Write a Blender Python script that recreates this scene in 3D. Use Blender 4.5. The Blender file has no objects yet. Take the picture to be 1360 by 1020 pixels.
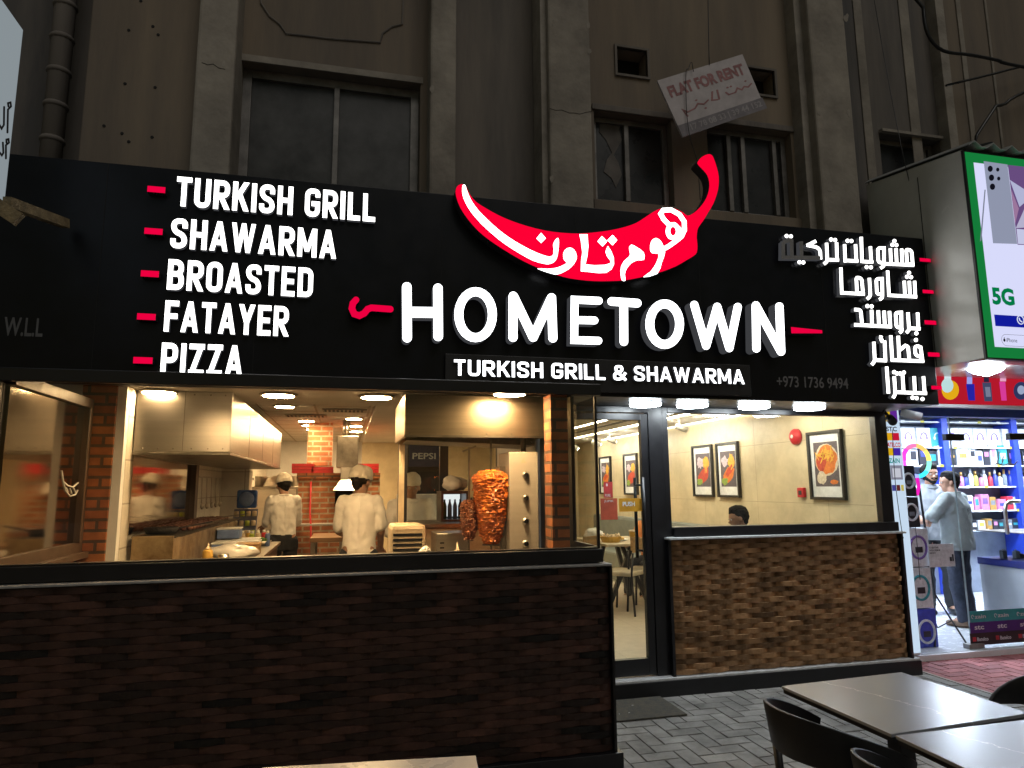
import bpy, bmesh, math, random
import numpy as np
from mathutils import Vector, Matrix
R = math.radians
random.seed(7)
SC = bpy.context.scene
COL = SC.collection

# ------------------------------------------------------------------ camera, world, sun, exposure
F = 904.0                                    # focal length in pixels of a 1360 px wide picture
_n = lambda v: v / np.linalg.norm(v)
_X = _n(np.array([4429 - 680, 615 - 510, F]))
_Z = np.array([650 - 680, -6000., F]); _Z = _n(_Z - _Z.dot(_X) * _X)
_Y = np.cross(_Z, _X)
MW = np.array([_X, _Y, _Z])                  # camera (right, down, forward) -> world
EYE = np.array([0, 0, 1.6])
cam = bpy.data.cameras.new('camera'); camo = bpy.data.objects.new('camera', cam); COL.objects.link(camo)
cam.sensor_width = 36; cam.lens = F / 1360 * 36; cam.clip_end = 500; cam.clip_start = .05
_m = Matrix.Identity(4)
for _i in range(3):
    _m[_i][0] = MW[_i][0]; _m[_i][1] = -MW[_i][1]; _m[_i][2] = -MW[_i][2]; _m[_i][3] = EYE[_i]
camo.matrix_world = _m
SC.camera = camo

W = bpy.data.worlds.new('World'); SC.world = W; W.use_nodes = True
_nt = W.node_tree; _bg = _nt.nodes['Background']
_sky = _nt.nodes.new('ShaderNodeTexSky'); _sky.sky_type = 'NISHITA'; _sky.sun_disc = False
_sky.sun_elevation = R(2.0); _sky.sun_rotation = R(20); _sky.air_density = 1.2; _sky.dust_density = 1
_nt.links.new(_sky.outputs[0], _bg.inputs[0]); _bg.inputs[1].default_value = .075
sun = bpy.data.lights.new('sun', 'SUN'); suno = bpy.data.objects.new('sun', sun); COL.objects.link(suno)
sun.energy = .55; sun.angle = R(40); sun.color = (1, .93, .85)
suno.rotation_euler = (R(38), 0, R(18))
SC.view_settings.view_transform = 'Standard'; SC.view_settings.look = 'None'
SC.view_settings.exposure = 0; SC.view_settings.gamma = 1
SC.render.engine = 'CYCLES'
SC.cycles.use_denoising = True
try: SC.cycles.denoiser = 'OPENIMAGEDENOISE'
except Exception: pass
SC.cycles.max_bounces = 8; SC.cycles.diffuse_bounces = 3; SC.cycles.glossy_bounces = 4
SC.cycles.transparent_max_bounces = 24; SC.cycles.transmission_bounces = 4
SC.cycles.caustics_reflective = False; SC.cycles.caustics_refractive = False
SC.cycles.sample_clamp_indirect = 4

# ------------------------------------------------------------------ points, meshes, tags
def P(px, py, Y=None, X=None, Z=None):
    """the point of the place seen at a pixel of the 1360x1020 photograph, on a plane of the place"""
    d = MW @ np.array([px - 680, py - 510, F])
    if Y is not None: t = (Y - EYE[1]) / d[1]
    elif X is not None: t = (X - EYE[0]) / d[0]
    else: t = (Z - EYE[2]) / d[2]
    return Vector(EYE + d * t)

def tag(o, label=None, cat=None, group=None, kind=None):
    if label: o['label'] = label
    if cat: o['category'] = cat
    if group: o['group'] = group
    if kind: o['kind'] = kind
    return o

def thing(name, label, cat, loc=(0, 0, 0), group=None, rz=0):
    o = bpy.data.objects.new(name, None); COL.objects.link(o); o.empty_display_size = .1
    o.location = loc; o.rotation_euler = (0, 0, rz)
    return tag(o, label, cat, group)

def origin(o):
    v = Vector((0, 0, 0))
    while o is not None:
        v = v + o.location; o = o.parent
    return v

class MB:
    def __init__(s): s.v = []; s.f = []; s.m = []; s.c = []
    def face(s, idx, mi=0, c=.5): s.f.append(list(idx)); s.m.append(mi); s.c.append(c)
    def pts(s, ps):
        n = len(s.v); s.v += [tuple(p) for p in ps]; return list(range(n, n + len(ps)))
    def hexa(s, p, mi=0, c=.5):              # 4 bottom + 4 top points, both counter-clockwise from above
        a = s.pts(p)
        for q in ((3, 2, 1, 0), (4, 5, 6, 7), (0, 1, 5, 4), (1, 2, 6, 5), (2, 3, 7, 6), (3, 0, 4, 7)):
            s.face([a[i] for i in q], mi, c)
    def box(s, x0, x1, y0, y1, z0, z1, mi=0, c=.5, rz=0, piv=None):
        p = [(x0, y0, z0), (x1, y0, z0), (x1, y1, z0), (x0, y1, z0), (x0, y0, z1), (x1, y0, z1), (x1, y1, z1), (x0, y1, z1)]
        if rz:
            cx, cy = piv or ((x0 + x1) / 2, (y0 + y1) / 2); ca, sa = math.cos(rz), math.sin(rz)
            p = [(cx + (x - cx) * ca - (y - cy) * sa, cy + (x - cx) * sa + (y - cy) * ca, z) for x, y, z in p]
        s.hexa(p, mi, c); return s
    def bar(s, a, b, w, h=None, up=(0, 0, 1), mi=0, c=.5):
        a, b = Vector(a), Vector(b); h = h or w; d = (b - a).normalized(); u = Vector(up)
        if abs(d.dot(u)) > .98: u = Vector((0, 1, 0))
        r = d.cross(u).normalized() * w / 2; t = r.cross(d).normalized() * h / 2
        s.hexa([a - r - t, b - r - t, b + r - t, a + r - t, a - r + t, b - r + t, b + r + t, a + r + t], mi, c); return s
    def prism(s, pts, off, mi=0, c=.5, back=True, side=None):   # flat outline pushed along off
        off = Vector(off); n = len(pts); a = s.pts(pts); b = s.pts([Vector(p) + off for p in pts])
        s.face(a, mi, c)
        if back: s.face(b[::-1], mi if side is None else side, c)
        for i in range(n):
            j = (i + 1) % n; s.face((a[j], a[i], b[i], b[j]), mi if side is None else side, c)
        return s
    def tube(s, pts, r, n=8, mi=0, c=.5, closed=False, cap=True):
        pts = [Vector(p) for p in pts]; m = len(pts)
        rr = [r] * m if not hasattr(r, '__len__') else r
        rings = []; u = None
        for i in range(m):
            if closed: d = pts[(i + 1) % m] - pts[i - 1]
            else: d = pts[min(i + 1, m - 1)] - pts[max(i - 1, 0)]
            d = d.normalized() if d.length > 1e-9 else Vector((0, 0, 1))
            if u is None:
                u = d.cross(Vector((0, 0, 1)) if abs(d.z) < .9 else Vector((1, 0, 0))).normalized()
            u = (u - d * u.dot(d)); u = u.normalized() if u.length > 1e-6 else d.orthogonal().normalized()
            w = d.cross(u)
            rings.append(s.pts([pts[i] + (u * math.cos(2 * math.pi * k / n) + w * math.sin(2 * math.pi * k / n)) * rr[i] for k in range(n)]))
        for i in range(m if closed else m - 1):
            A, B = rings[i], rings[(i + 1) % m]
            for k in range(n): s.face((A[k], A[(k + 1) % n], B[(k + 1) % n], B[k]), mi, c)
        if cap and not closed: s.face(rings[0][::-1], mi, c); s.face(rings[-1], mi, c)
        return s
    def lathe(s, prof, ctr=(0, 0, 0), n=20, mi=0, c=.5, axis='Z'):
        rings = []
        for r, z in prof:
            ps = []
            for k in range(n):
                a = 2 * math.pi * k / n; x, y = r * math.cos(a), r * math.sin(a)
                q = (x, y, z) if axis == 'Z' else ((x, z, y) if axis == 'Y' else (z, x, y))
                ps.append((ctr[0] + q[0], ctr[1] + q[1], ctr[2] + q[2]))
            rings.append(s.pts(ps))
        for A, B in zip(rings, rings[1:]):
            for k in range(n): s.face((A[k], A[(k + 1) % n], B[(k + 1) % n], B[k]), mi, c)
        s.face(rings[0][::-1], mi, c); s.face(rings[-1], mi, c); return s
    def ball(s, ctr, r, n=12, mi=0, c=.5):
        rx, ry, rz = (r, r, r) if not hasattr(r, '__len__') else r
        h = n // 2; rings = []
        for i in range(1, h):
            t = math.pi * i / h
            rings.append(s.pts([(ctr[0] + rx * math.sin(t) * math.cos(2 * math.pi * k / n), ctr[1] + ry * math.sin(t) * math.sin(2 * math.pi * k / n), ctr[2] - rz * math.cos(t)) for k in range(n)]))
        b = s.pts([(ctr[0], ctr[1], ctr[2] - rz), (ctr[0], ctr[1], ctr[2] + rz)])
        for A, B in zip(rings, rings[1:]):
            for k in range(n): s.face((A[k], A[(k + 1) % n], B[(k + 1) % n], B[k]), mi, c)
        for k in range(n):
            s.face((b[0], rings[0][(k + 1) % n], rings[0][k]), mi, c); s.face((b[1], rings[-1][k], rings[-1][(k + 1) % n]), mi, c)
        return s
    def build(s, name, mats, parent=None, smooth=False, bevel=0, norm=True):
        me = bpy.data.meshes.new(name); o0 = origin(parent) if parent else Vector((0, 0, 0))
        me.from_pydata([(p[0] - o0.x, p[1] - o0.y, p[2] - o0.z) for p in s.v], [], s.f)
        if not isinstance(mats, (list, tuple)): mats = [mats]
        for m in mats: me.materials.append(m)
        me.polygons.foreach_set('material_index', s.m)
        at = me.attributes.new('tone', 'FLOAT', 'FACE'); at.data.foreach_set('value', s.c)
        if smooth: me.polygons.foreach_set('use_smooth', [True] * len(s.f))
        if norm:
            bm = bmesh.new(); bm.from_mesh(me); bmesh.ops.recalc_face_normals(bm, faces=bm.faces); bm.to_mesh(me); bm.free()
        me.update()
        o = bpy.data.objects.new(name, me); COL.objects.link(o)
        if parent: o.parent = parent
        if bevel:
            b = o.modifiers.new('bevel', 'BEVEL'); b.width = bevel; b.segments = 2; b.limit_method = 'ANGLE'; b.angle_limit = R(40)
        return o

def copy_tree(o, parent=None):
    c = o.copy(); COL.objects.link(c)
    if parent: c.parent = parent
    for ch in list(o.children): copy_tree(ch, c)
    return c

# ------------------------------------------------------------------ materials
def mat(name, col, rough=.5, metal=0, var=.25, vs=6, bump=0, bs=40, spec=.5, tone=0, streak=0, col2=None, rv=.12):
    m = bpy.data.materials.new(name); m.use_nodes = True; nt = m.node_tree; b = nt.nodes['Principled BSDF']
    L = nt.links.new; N = nt.nodes.new
    b.inputs['Roughness'].default_value = rough; b.inputs['Metallic'].default_value = metal
    b.inputs['Specular IOR Level'].default_value = spec
    tc = N('ShaderNodeTexCoord'); mp = N('ShaderNodeMapping'); L(tc.outputs['Object'], mp.inputs[0])
    if streak == 1: mp.inputs['Scale'].default_value = (1, 1, .12)
    if streak == 2: mp.inputs['Scale'].default_value = (.05, .05, 2)
    nz = N('ShaderNodeTexNoise'); nz.inputs['Scale'].default_value = vs; nz.inputs['Detail'].default_value = 6; nz.inputs['Roughness'].default_value = .65
    L(mp.outputs[0], nz.inputs['Vector'])
    mx = N('ShaderNodeMix'); mx.data_type = 'RGBA'; mx.blend_type = 'MIX'
    c2 = col2 or tuple(c * (1 - var) for c in col); c1 = col if col2 else tuple(min(1, c * (1 + var * .6)) for c in col)
    mx.inputs[6].default_value = (*c1, 1); mx.inputs[7].default_value = (*c2, 1)
    rp = N('ShaderNodeMapRange'); rp.inputs[1].default_value = .32; rp.inputs[2].default_value = .68
    L(nz.outputs[0], rp.inputs[0]); L(rp.outputs[0], mx.inputs[0]); out = mx.outputs[2]
    if tone:
        at = N('ShaderNodeAttribute'); at.attribute_name = 'tone'
        mr = N('ShaderNodeMapRange'); mr.inputs[3].default_value = 1 - tone; mr.inputs[4].default_value = 1 + tone
        L(at.outputs['Fac'], mr.inputs[0])
        hs = N('ShaderNodeVectorMath'); hs.operation = 'SCALE'; L(out, hs.inputs[0]); L(mr.outputs[0], hs.inputs['Scale']); out = hs.outputs[0]
    L(out, b.inputs['Base Color'])
    rr = N('ShaderNodeMapRange'); rr.inputs[3].default_value = max(0, rough - rv); rr.inputs[4].default_value = min(1, rough + rv)
    n2 = N('ShaderNodeTexNoise'); n2.inputs['Scale'].default_value = vs * 2.3; n2.inputs['Detail'].default_value = 4
    L(mp.outputs[0], n2.inputs['Vector']); L(n2.outputs[0], rr.inputs[0]); L(rr.outputs[0], b.inputs['Roughness'])
    if bump:
        n3 = N('ShaderNodeTexNoise'); n3.inputs['Scale'].default_value = bs; n3.inputs['Detail'].default_value = 5
        L(mp.outputs[0], n3.inputs['Vector'])
        bp = N('ShaderNodeBump'); bp.inputs['Strength'].default_value = bump; bp.inputs['Distance'].default_value = .01
        L(n3.outputs[0], bp.inputs['Height']); L(bp.outputs[0], b.inputs['Normal'])
    return m

def emis(name, col, s):
    m = bpy.data.materials.new(name); m.use_nodes = True; nt = m.node_tree
    nt.nodes.remove(nt.nodes['Principled BSDF'])
    e = nt.nodes.new('ShaderNodeEmission'); e.inputs[0].default_value = (*col, 1); e.inputs[1].default_value = s
    nt.links.new(e.outputs[0], nt.nodes['Material Output'].inputs[0]); return m

def glass(name, tint=(.93, .95, .94), refl=1.0, dirt=.02):
    """a thin pane: lets light straight through, mirrors at a slant, a little dust"""
    m = bpy.data.materials.new(name); m.use_nodes = True; nt = m.node_tree; N = nt.nodes.new; L = nt.links.new
    nt.nodes.remove(nt.nodes['Principled BSDF'])
    t = N('ShaderNodeBsdfTransparent'); t.inputs[0].default_value = (*tint, 1)
    g = N('ShaderNodeBsdfGlossy'); g.inputs['Roughness'].default_value = .01
    fr = N('ShaderNodeFresnel'); fr.inputs[0].default_value = 1.5
    mu = N('ShaderNodeMath'); mu.operation = 'MULTIPLY'; mu.inputs[1].default_value = refl; mu.use_clamp = True
    ge = N('ShaderNodeNewGeometry'); iv = N('ShaderNodeMath'); iv.operation = 'SUBTRACT'; iv.inputs[0].default_value = 1; L(ge.outputs['Backfacing'], iv.inputs[1]); m0 = N('ShaderNodeMath'); m0.operation = 'MULTIPLY'; L(fr.outputs[0], m0.inputs[0]); L(iv.outputs[0], m0.inputs[1])
    mx = N('ShaderNodeMixShader'); L(m0.outputs[0], mu.inputs[0]); L(mu.outputs[0], mx.inputs[0]); L(t.outputs[0], mx.inputs[1]); L(g.outputs[0], mx.inputs[2])
    d = N('ShaderNodeBsdfDiffuse'); d.inputs[0].default_value = (.5, .5, .5, 1)
    nz = N('ShaderNodeTexNoise'); nz.inputs['Scale'].default_value = 3; nz.inputs['Detail'].default_value = 6
    mr = N('ShaderNodeMapRange'); mr.inputs[1].default_value = .4; mr.inputs[2].default_value = .8; mr.inputs[4].default_value = dirt
    tc = N('ShaderNodeTexCoord'); L(tc.outputs['Object'], nz.inputs[0]); L(nz.outputs[0], mr.inputs[0])
    m2 = N('ShaderNodeMixShader'); L(mr.outputs[0], m2.inputs[0]); L(mx.outputs[0], m2.inputs[1]); L(d.outputs[0], m2.inputs[2])
    L(m2.outputs[0], nt.nodes['Material Output'].inputs[0]); return m

def bricks(name, c1, c2, cm, w, h, mortar=.012, rough=.75, plane='XZ', bumpd=.006, off=.5, squash=None, var=.3):
    m = bpy.data.materials.new(name); m.use_nodes = True; nt = m.node_tree; N = nt.nodes.new; L = nt.links.new
    b = nt.nodes['Principled BSDF']; b.inputs['Roughness'].default_value = rough
    tc = N('ShaderNodeTexCoord'); sp = N('ShaderNodeSeparateXYZ'); cb = N('ShaderNodeCombineXYZ'); L(tc.outputs['Object'], sp.inputs[0])
    if plane == 'BOTH':
        ad = N('ShaderNodeMath'); ad.operation = 'ADD'; L(sp.outputs['X'], ad.inputs[0]); L(sp.outputs['Y'], ad.inputs[1])
        L(ad.outputs[0], cb.inputs[0]); L(sp.outputs['Z'], cb.inputs[1])
    else: L(sp.outputs[plane[0]], cb.inputs[0]); L(sp.outputs[plane[1]], cb.inputs[1])
    br = N('ShaderNodeTexBrick'); br.inputs['Scale'].default_value = 1
    br.inputs['Color1'].default_value = (*c1, 1); br.inputs['Color2'].default_value = (*c2, 1); br.inputs['Mortar'].default_value = (*cm, 1)
    br.inputs['Brick Width'].default_value = w; br.inputs['Row Height'].default_value = h; br.inputs['Mortar Size'].default_value = mortar
    br.inputs['Mortar Smooth'].default_value = .2; br.offset = off
    L(cb.outputs[0], br.inputs['Vector'])
    nz = N('ShaderNodeTexNoise'); nz.inputs['Scale'].default_value = 9; nz.inputs['Detail'].default_value = 8; L(tc.outputs['Object'], nz.inputs[0])
    mr = N('ShaderNodeMapRange'); mr.inputs[1].default_value = .3; mr.inputs[2].default_value = .7; mr.inputs[3].default_value = 1 - var; mr.inputs[4].default_value = 1 + var
    L(nz.outputs[0], mr.inputs[0])
    vm = N('ShaderNodeVectorMath'); vm.operation = 'SCALE'; L(br.outputs['Color'], vm.inputs[0]); L(mr.outputs[0], vm.inputs['Scale'])
    L(vm.outputs[0], b.inputs['Base Color'])
    bp = N('ShaderNodeBump'); bp.inputs['Strength'].default_value = .8; bp.inputs['Distance'].default_value = bumpd; bp.invert = True
    ad2 = N('ShaderNodeMath'); ad2.operation = 'SUBTRACT'; L(br.outputs['Fac'], ad2.inputs[0])
    m3 = N('ShaderNodeMath'); m3.operation = 'MULTIPLY'; m3.inputs[1].default_value = .5; L(nz.outputs[0], m3.inputs[0]); L(m3.outputs[0], ad2.inputs[1])
    L(ad2.outputs[0], bp.inputs['Height']); L(bp.outputs[0], b.inputs['Normal'])
    return m

M = {}
M['concrete'] = mat('concrete', (.33, .30, .26), .9, var=.4, vs=2.5, bump=.5, bs=30, streak=0)
M['plaster'] = mat('stained_plaster', (.215, .19, .165), .92, vs=2.2, bump=.4, bs=25, streak=1, col2=(.085, .082, .082))
M['plaster_tan'] = mat('tan_plaster', (.255, .205, .15), .92, vs=1.8, bump=.35, bs=25, streak=1, col2=(.13, .112, .098))
M['pillar'] = mat('weathered_pillar', (.37, .335, .285), .9, vs=2.4, bump=.6, bs=20, col2=(.20, .18, .155))
M['oldframe'] = mat('dull_aluminium', (.22, .21, .2), .5, .4, var=.4)
M['dirtyglass'] = mat('dusty_dark_glass', (.06, .06, .06), .35, var=.6, vs=4, spec=.5)
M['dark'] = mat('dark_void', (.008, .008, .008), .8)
M['black'] = mat('black_metal', (.008, .008, .010), .35, .0, var=.3, vs=8)
M['blackgloss'] = mat('black_sign_panel', (.0035, .0045, .0085), .34, var=.5, vs=3, spec=.28)
M['darkgrey'] = mat('dark_grey_panel', (.022, .022, .026), .4)
M['return'] = emis('letter_side_spill_light', (.8, .82, .9), .055)  # weak emission stands in for light falling from neighbouring letters
M['return_dk'] = mat('dark_letter_return', (.05, .045, .05), .5, .2, var=.2)
M['steel'] = mat('brushed_steel', (.62, .58, .52), .30, 1, var=.10, vs=14, bump=.02, bs=60, streak=2, rv=.04)
M['steel_dk'] = mat('greasy_steel', (.3, .27, .23), .35, 1, var=.4, vs=6)
M['mirror'] = mat('polished_panel', (.62, .55, .45), .03, 1, var=.15, vs=2)
M['white'] = mat('white_paint', (.78, .78, .76), .5, var=.08)
M['whitetile'] = bricks('cream_wall_tile', (.72, .68, .6), (.68, .64, .55), (.4, .36, .3), .3, .3, .006, .3, 'BOTH', .002, 0, var=.08)
M['brick'] = bricks('orange_brick', (.42, .15, .05), (.27, .08, .03), (.10, .06, .04), .22, .07, .011, .8, 'BOTH', .012)
M['brick_l'] = bricks('pale_mortar_brick', (.46, .17, .07), (.36, .12, .05), (.42, .34, .24), .22, .07, .012, .8, 'BOTH', .01)
M['red'] = mat('red_paint', (.55, .02, .03), .45, var=.15)
M['wood'] = mat('brown_wood', (.28, .15, .07), .5, vs=8, streak=2, var=.45)
M['glass'] = glass('window_glass')
M['glass_k'] = glass('kitchen_window_glass', (.93, .91, .86), 1.0, .035)
# ------------------------------------------------------------------ ground
M['paver'] = mat('grey_paver', (.25, .24, .225), .85, var=.45, vs=4, bump=.4, bs=120, tone=.2)
M['joint'] = mat('paver_joint', (.25, .24, .22), .95, vs=30)
M['redpaver'] = mat('red_paver', (.36, .12, .12), .8, var=.3, vs=14, bump=.3, bs=90, tone=.25)
def herring(name, x0, x1, y0, y1, u, m, jm, z=0):
    mb = MB(); rnd = random.Random(3)
    for i in range(int(x0 / u) - 2, int(x1 / u) + 2):
        for j in range(int(y0 / u) - 2, int(y1 / u) + 2):
            d = (i - j) % 4
            if d == 0: a, b, w, h = i * u, j * u, 2 * u, u
            elif d == 3: a, b, w, h = i * u, j * u, u, 2 * u
            else: continue
            X0, X1, Y0, Y1 = max(a, x0), min(a + w, x1), max(b, y0), min(b + h, y1)
            if X1 - X0 < .015 or Y1 - Y0 < .015: continue
            g = .0022; dz = rnd.uniform(-.0015, .0015); e = .004
            lo = [(X0 + g, Y0 + g, z - .012), (X1 - g, Y0 + g, z - .012), (X1 - g, Y1 - g, z - .012), (X0 + g, Y1 - g, z - .012)]
            hi = [(X0 + g + e, Y0 + g + e, z + dz), (X1 - g - e, Y0 + g + e, z + dz), (X1 - g - e, Y1 - g - e, z + dz), (X0 + g + e, Y1 - g - e, z + dz)]
            mb.hexa(lo + hi, 0, rnd.random())
    return tag(mb.build(name, m), kind='structure')
mb = MB(); a = mb.pts([(-40, -30, -.008), (60, -30, -.008), (60, 40, -.008), (-40, 40, -.008)]); mb.face(a)
tag(mb.build('ground', M['joint']), kind='structure')
herring('pavement', -1.2, 4.83, .6, 5.1, .11, M['paver'], M['joint'])
herring('red_pavement', 4.86, 9.5, 2.2, 5.44, .105, M['redpaver'], M['joint'])
mb = MB(); mb.box(4.832, 4.858, .6, 5.42, -.03, .004); tag(mb.build('paving_edge_strip', M['concrete']), kind='structure')

# ------------------------------------------------------------------ stone cladding
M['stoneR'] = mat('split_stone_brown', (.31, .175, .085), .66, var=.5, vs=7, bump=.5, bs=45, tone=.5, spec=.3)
M['stoneL'] = mat('split_stone_shaded', (.042, .018, .0125), .6, var=.5, vs=6, bump=.35, bs=40, tone=.95, spec=.45)  # same stone as the right wall; its shade is put into the colour
def cladding(name, x0, x1, z0, z1, y, w, h, dep, m, parent, seed, wave=True, rag=.0):
    mb = MB(); rnd = random.Random(seed); nr = round((z1 - z0) / h); hh = (z1 - z0) / nr
    for r in range(nr):
        za, zb = z0 + r * hh + .0008, z0 + (r + 1) * hh - .0008
        x = x0 - (w * .5 if r % 2 else 0) - (rnd.random() * w if rag else 0); k = 0
        while x < x1 - .004:
            ww = w * (1 + rag * rnd.uniform(-.6, 1.0)); a, b = max(x, x0), min(x + ww, x1); k += 1
            if b - a > .006:
                pr = dep * (.6 + .4 * rnd.random()); c = min(1, max(0, rnd.gauss(.5, .25)))
                if wave:
                    n = 8; top = []; bot = []
                    for i in range(n + 1):
                        t = i / n; xx = a + (b - a) * t
                        bul = math.sin(math.pi * t) ** 1.15
                        top.append(y - (.004 + pr * bul)); bot.append(y - (.003 + pr * .86 * bul))
                    vt = mb.pts([(a + (b - a) * i / n, top[i], zb) for i in range(n + 1)])
                    vb = mb.pts([(a + (b - a) * i / n, bot[i], za) for i in range(n + 1)])
                    kt = mb.pts([(a + (b - a) * i / n, y + .004, zb) for i in range(n + 1)])
                    kb = mb.pts([(a + (b - a) * i / n, y + .004, za) for i in range(n + 1)])
                    for i in range(n):
                        mb.face((vb[i], vb[i + 1], vt[i + 1], vt[i]), 0, c); mb.face((vt[i], vt[i + 1], kt[i + 1], kt[i]), 0, c)
                        mb.face((kb[i], kb[i + 1], vb[i + 1], vb[i]), 0, c)
                    mb.face((kb[0], vb[0], vt[0], kt[0]), 0, c); mb.face((vb[n], kb[n], kt[n], vt[n]), 0, c)
                else:
                    q = rnd.uniform(-.003, .003); s_ = rnd.uniform(-.003, .003)
                    f1, f2, f3, f4 = y - pr + q, y - pr - q, y - pr + s_, y - pr - s_
                    mb.hexa([(a + .001, f1, za), (b - .001, f2, za), (b - .001, y + .003, za), (a + .001, y + .003, za), (a + .001, f3, zb), (b - .001, f4, zb), (b - .001, y + .003, zb), (a + .001, y + .003, zb)], 0, c)
            x += ww
    return mb.build(name, m, parent, norm=False)

M['ledge'] = mat('pale_ledge_stone', (.5, .5, .5), .35, var=.2, vs=20)
t = thing('wall', 'dark stone clad counter wall below the kitchen window', 'wall', (-.5, 3.9, 0))
mb = MB(); mb.box(-2.9, 1.53, 3.89, 4.02, .0, 1.13); mb.build('wall_core', M['black'], t)
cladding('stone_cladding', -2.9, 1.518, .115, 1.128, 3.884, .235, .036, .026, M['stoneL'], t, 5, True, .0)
mb = MB(); mb.box(1.519, 1.534, 3.85, 3.889, .113, 1.131); mb.build('edge_trim', M['black'], t)
mb = MB(); mb.box(-2.9, 1.565, 3.835, 4.02, -.01, .112); mb.build('plinth', M['black'], t, bevel=.003)
mb = MB(); mb.box(-2.9, 1.532, 3.845, 4.03, 1.132, 1.146); mb.build('ledge', mat('grey_ledge_stone', (.28, .28, .28), .45, var=.3, vs=20), t, bevel=.004)
t = thing('wall', 'brown stone clad low wall below the dining room window', 'wall', (3.6, 5.2, 0))
mb = MB(); mb.box(2.53, 4.72, 5.13, 5.24, .131, 1.165); mb.build('wall_core', M['black'], t)
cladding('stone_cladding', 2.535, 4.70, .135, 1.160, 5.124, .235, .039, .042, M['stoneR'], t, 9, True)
mb = MB(); mb.box(1.57, 4.785, 5.06, 5.24, -.01, .112); mb.build('plinth', M['black'], t, bevel=.003)
mb = MB(); mb.box(1.57, 4.780, 5.064, 5.235, .1125, .13); mb.build('plinth_top', M['ledge'], t, bevel=.003)
mb = MB(); mb.box(2.5, 4.745, 5.055, 5.25, 1.166, 1.184); mb.build('ledge', M['ledge'], t, bevel=.004)
mb = MB(); mb.box(4.702, 4.725, 5.075, 5.13, .13, 1.165); mb.build('edge_trim', M['black'], t)
mb = MB(); mb.box(2.51, 2.533, 5.09, 5.13, .13, 1.165); mb.build('edge_trim', M['black'], t)

# ------------------------------------------------------------------ apartment building above
YB = 5.3
t = thing('apartment_building', 'old weathered apartment building with broken windows rising above the shop sign', 'building', (1, 5.6, 0))
def px(x, y, Y=YB): return P(x, y, Y=Y)
ZT, Z0 = 8.2, 3.0
def wall_panel(x0, x1, z0, z1, y, m, name='wall', th=.14, holes=()):
    """a wall slab with rectangular openings cut out of it (butted pieces)"""
    xs = sorted({x0, x1, *[h[0] for h in holes], *[h[1] for h in holes]}); zs = sorted({z0, z1, *[h[2] for h in holes], *[h[3] for h in holes]})
    mb = MB()
    for i in range(len(xs) - 1):
        for j in range(len(zs) - 1):
            cx, cz = (xs[i] + xs[i + 1]) / 2, (zs[j] + zs[j + 1]) / 2
            if any(h[0] < cx < h[1] and h[2] < cz < h[3] for h in holes): continue
            a = mb.pts([(xs[i], y, zs[j]), (xs[i + 1], y, zs[j]), (xs[i + 1], y, zs[j + 1]), (xs[i], y, zs[j + 1])]); mb.face(a)
            a = mb.pts([(xs[i], y + th, zs[j]), (xs[i + 1], y + th, zs[j]), (xs[i + 1], y + th, zs[j + 1]), (xs[i], y + th, zs[j + 1])]); mb.face(a[::-1])
    for h in holes:
        p = [(h[0], h[2]), (h[1], h[2]), (h[1], h[3]), (h[0], h[3])]
        for k in range(4):
            q, w_ = p[k], p[(k + 1) % 4]; a = mb.pts([(q[0], y, q[1]), (w_[0], y, w_[1]), (w_[0], y + th, w_[1]), (q[0], y + th, q[1])]); mb.face(a)
    return mb.build(name, m, t, norm=False)
def pillar(pxl, pxr, y, m, proud, bev=.02, ref=140):
    x0, x1 = px(pxl, ref, y).x, px(pxr, ref, y).x
    mb = MB(); mb.box(x0, x1, y, y + proud, Z0, ZT); return mb.build('pillar', m, t, bevel=bev)
X_ = lambda x, y=140, Y=YB: px(x, y, Y).x
Zz = lambda x, y, Y=YB: px(x, y, Y).z
# far left: dark recess with the drain pipe, then the pilaster with bolt holes
wall_panel(-6, X_(125), Z0, ZT, 5.7, M['plaster'])
x0, x1 = X_(112, 120, 5.18), X_(262, 120, 5.18)
mb = MB(); mb.box(x0, x1, 5.18, 5.66, Z0, ZT); mb.build('wall', M['plaster_tan'], t, bevel=.01)
for (hx, hy) in [(187, 1), (171, 40), (203, 35), (210, 46), (166, 111), (206, 116), (162, 177), (202, 182), (171, 188), (138, 167)]:
    q = px(hx, hy, 5.178); hb = MB(); hb.lathe([(.011, -.004), (.013, .004)], (q.x, 5.180, q.z), 8, axis='Y'); hb.build('bolt_hole', M['dark'], t)
pillar(256, 309, 5.02, M['pillar'], .40)
# big window bay
wx0, wx1 = X_(316, 160), X_(558, 160); wz1 = Zz(440, 96)
wall_panel(X_(300), X_(580), Z0, ZT, YB, M['plaster_tan'], holes=[(wx0, wx1, 3.3, wz1)])
def upwin(x0, x1, z0, z1, y, mull, pane=M['dirtyglass'], fw=.05, name='window'):
    f = MB(); f.box(x0, x0 + fw, y, y + .06, z0, z1); f.box(x1 - fw, x1, y, y + .06, z0, z1); f.box(x0 + fw, x1 - fw, y, y + .06, z1 - fw, z1); f.box(x0 + fw, x1 - fw, y, y + .06, z0, z0 + fw)
    for m_ in mull: f.box(m_ - .022, m_ + .022, y - .01, y + .05, z0 + fw, z1 - fw)
    w = f.build(name, M['oldframe'], t, bevel=.004)
    p = MB(); p.box(x0 + fw, x1 - fw, y + .031, y + .037, z0 + fw, z1 - fw); p.build('pane', pane, w)
    return w
upwin(wx0 + .002, wx1 - .002, 3.302, wz1 - .002, YB + .10, [X_(446, 160)], fw=.07)
mb = MB(); mb.box(wx0 - .02, wx1 + .02, YB - .012, YB - .001, wz1 + .0, wz1 + .055); mb.build('window_head', M['pillar'], t)
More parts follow.
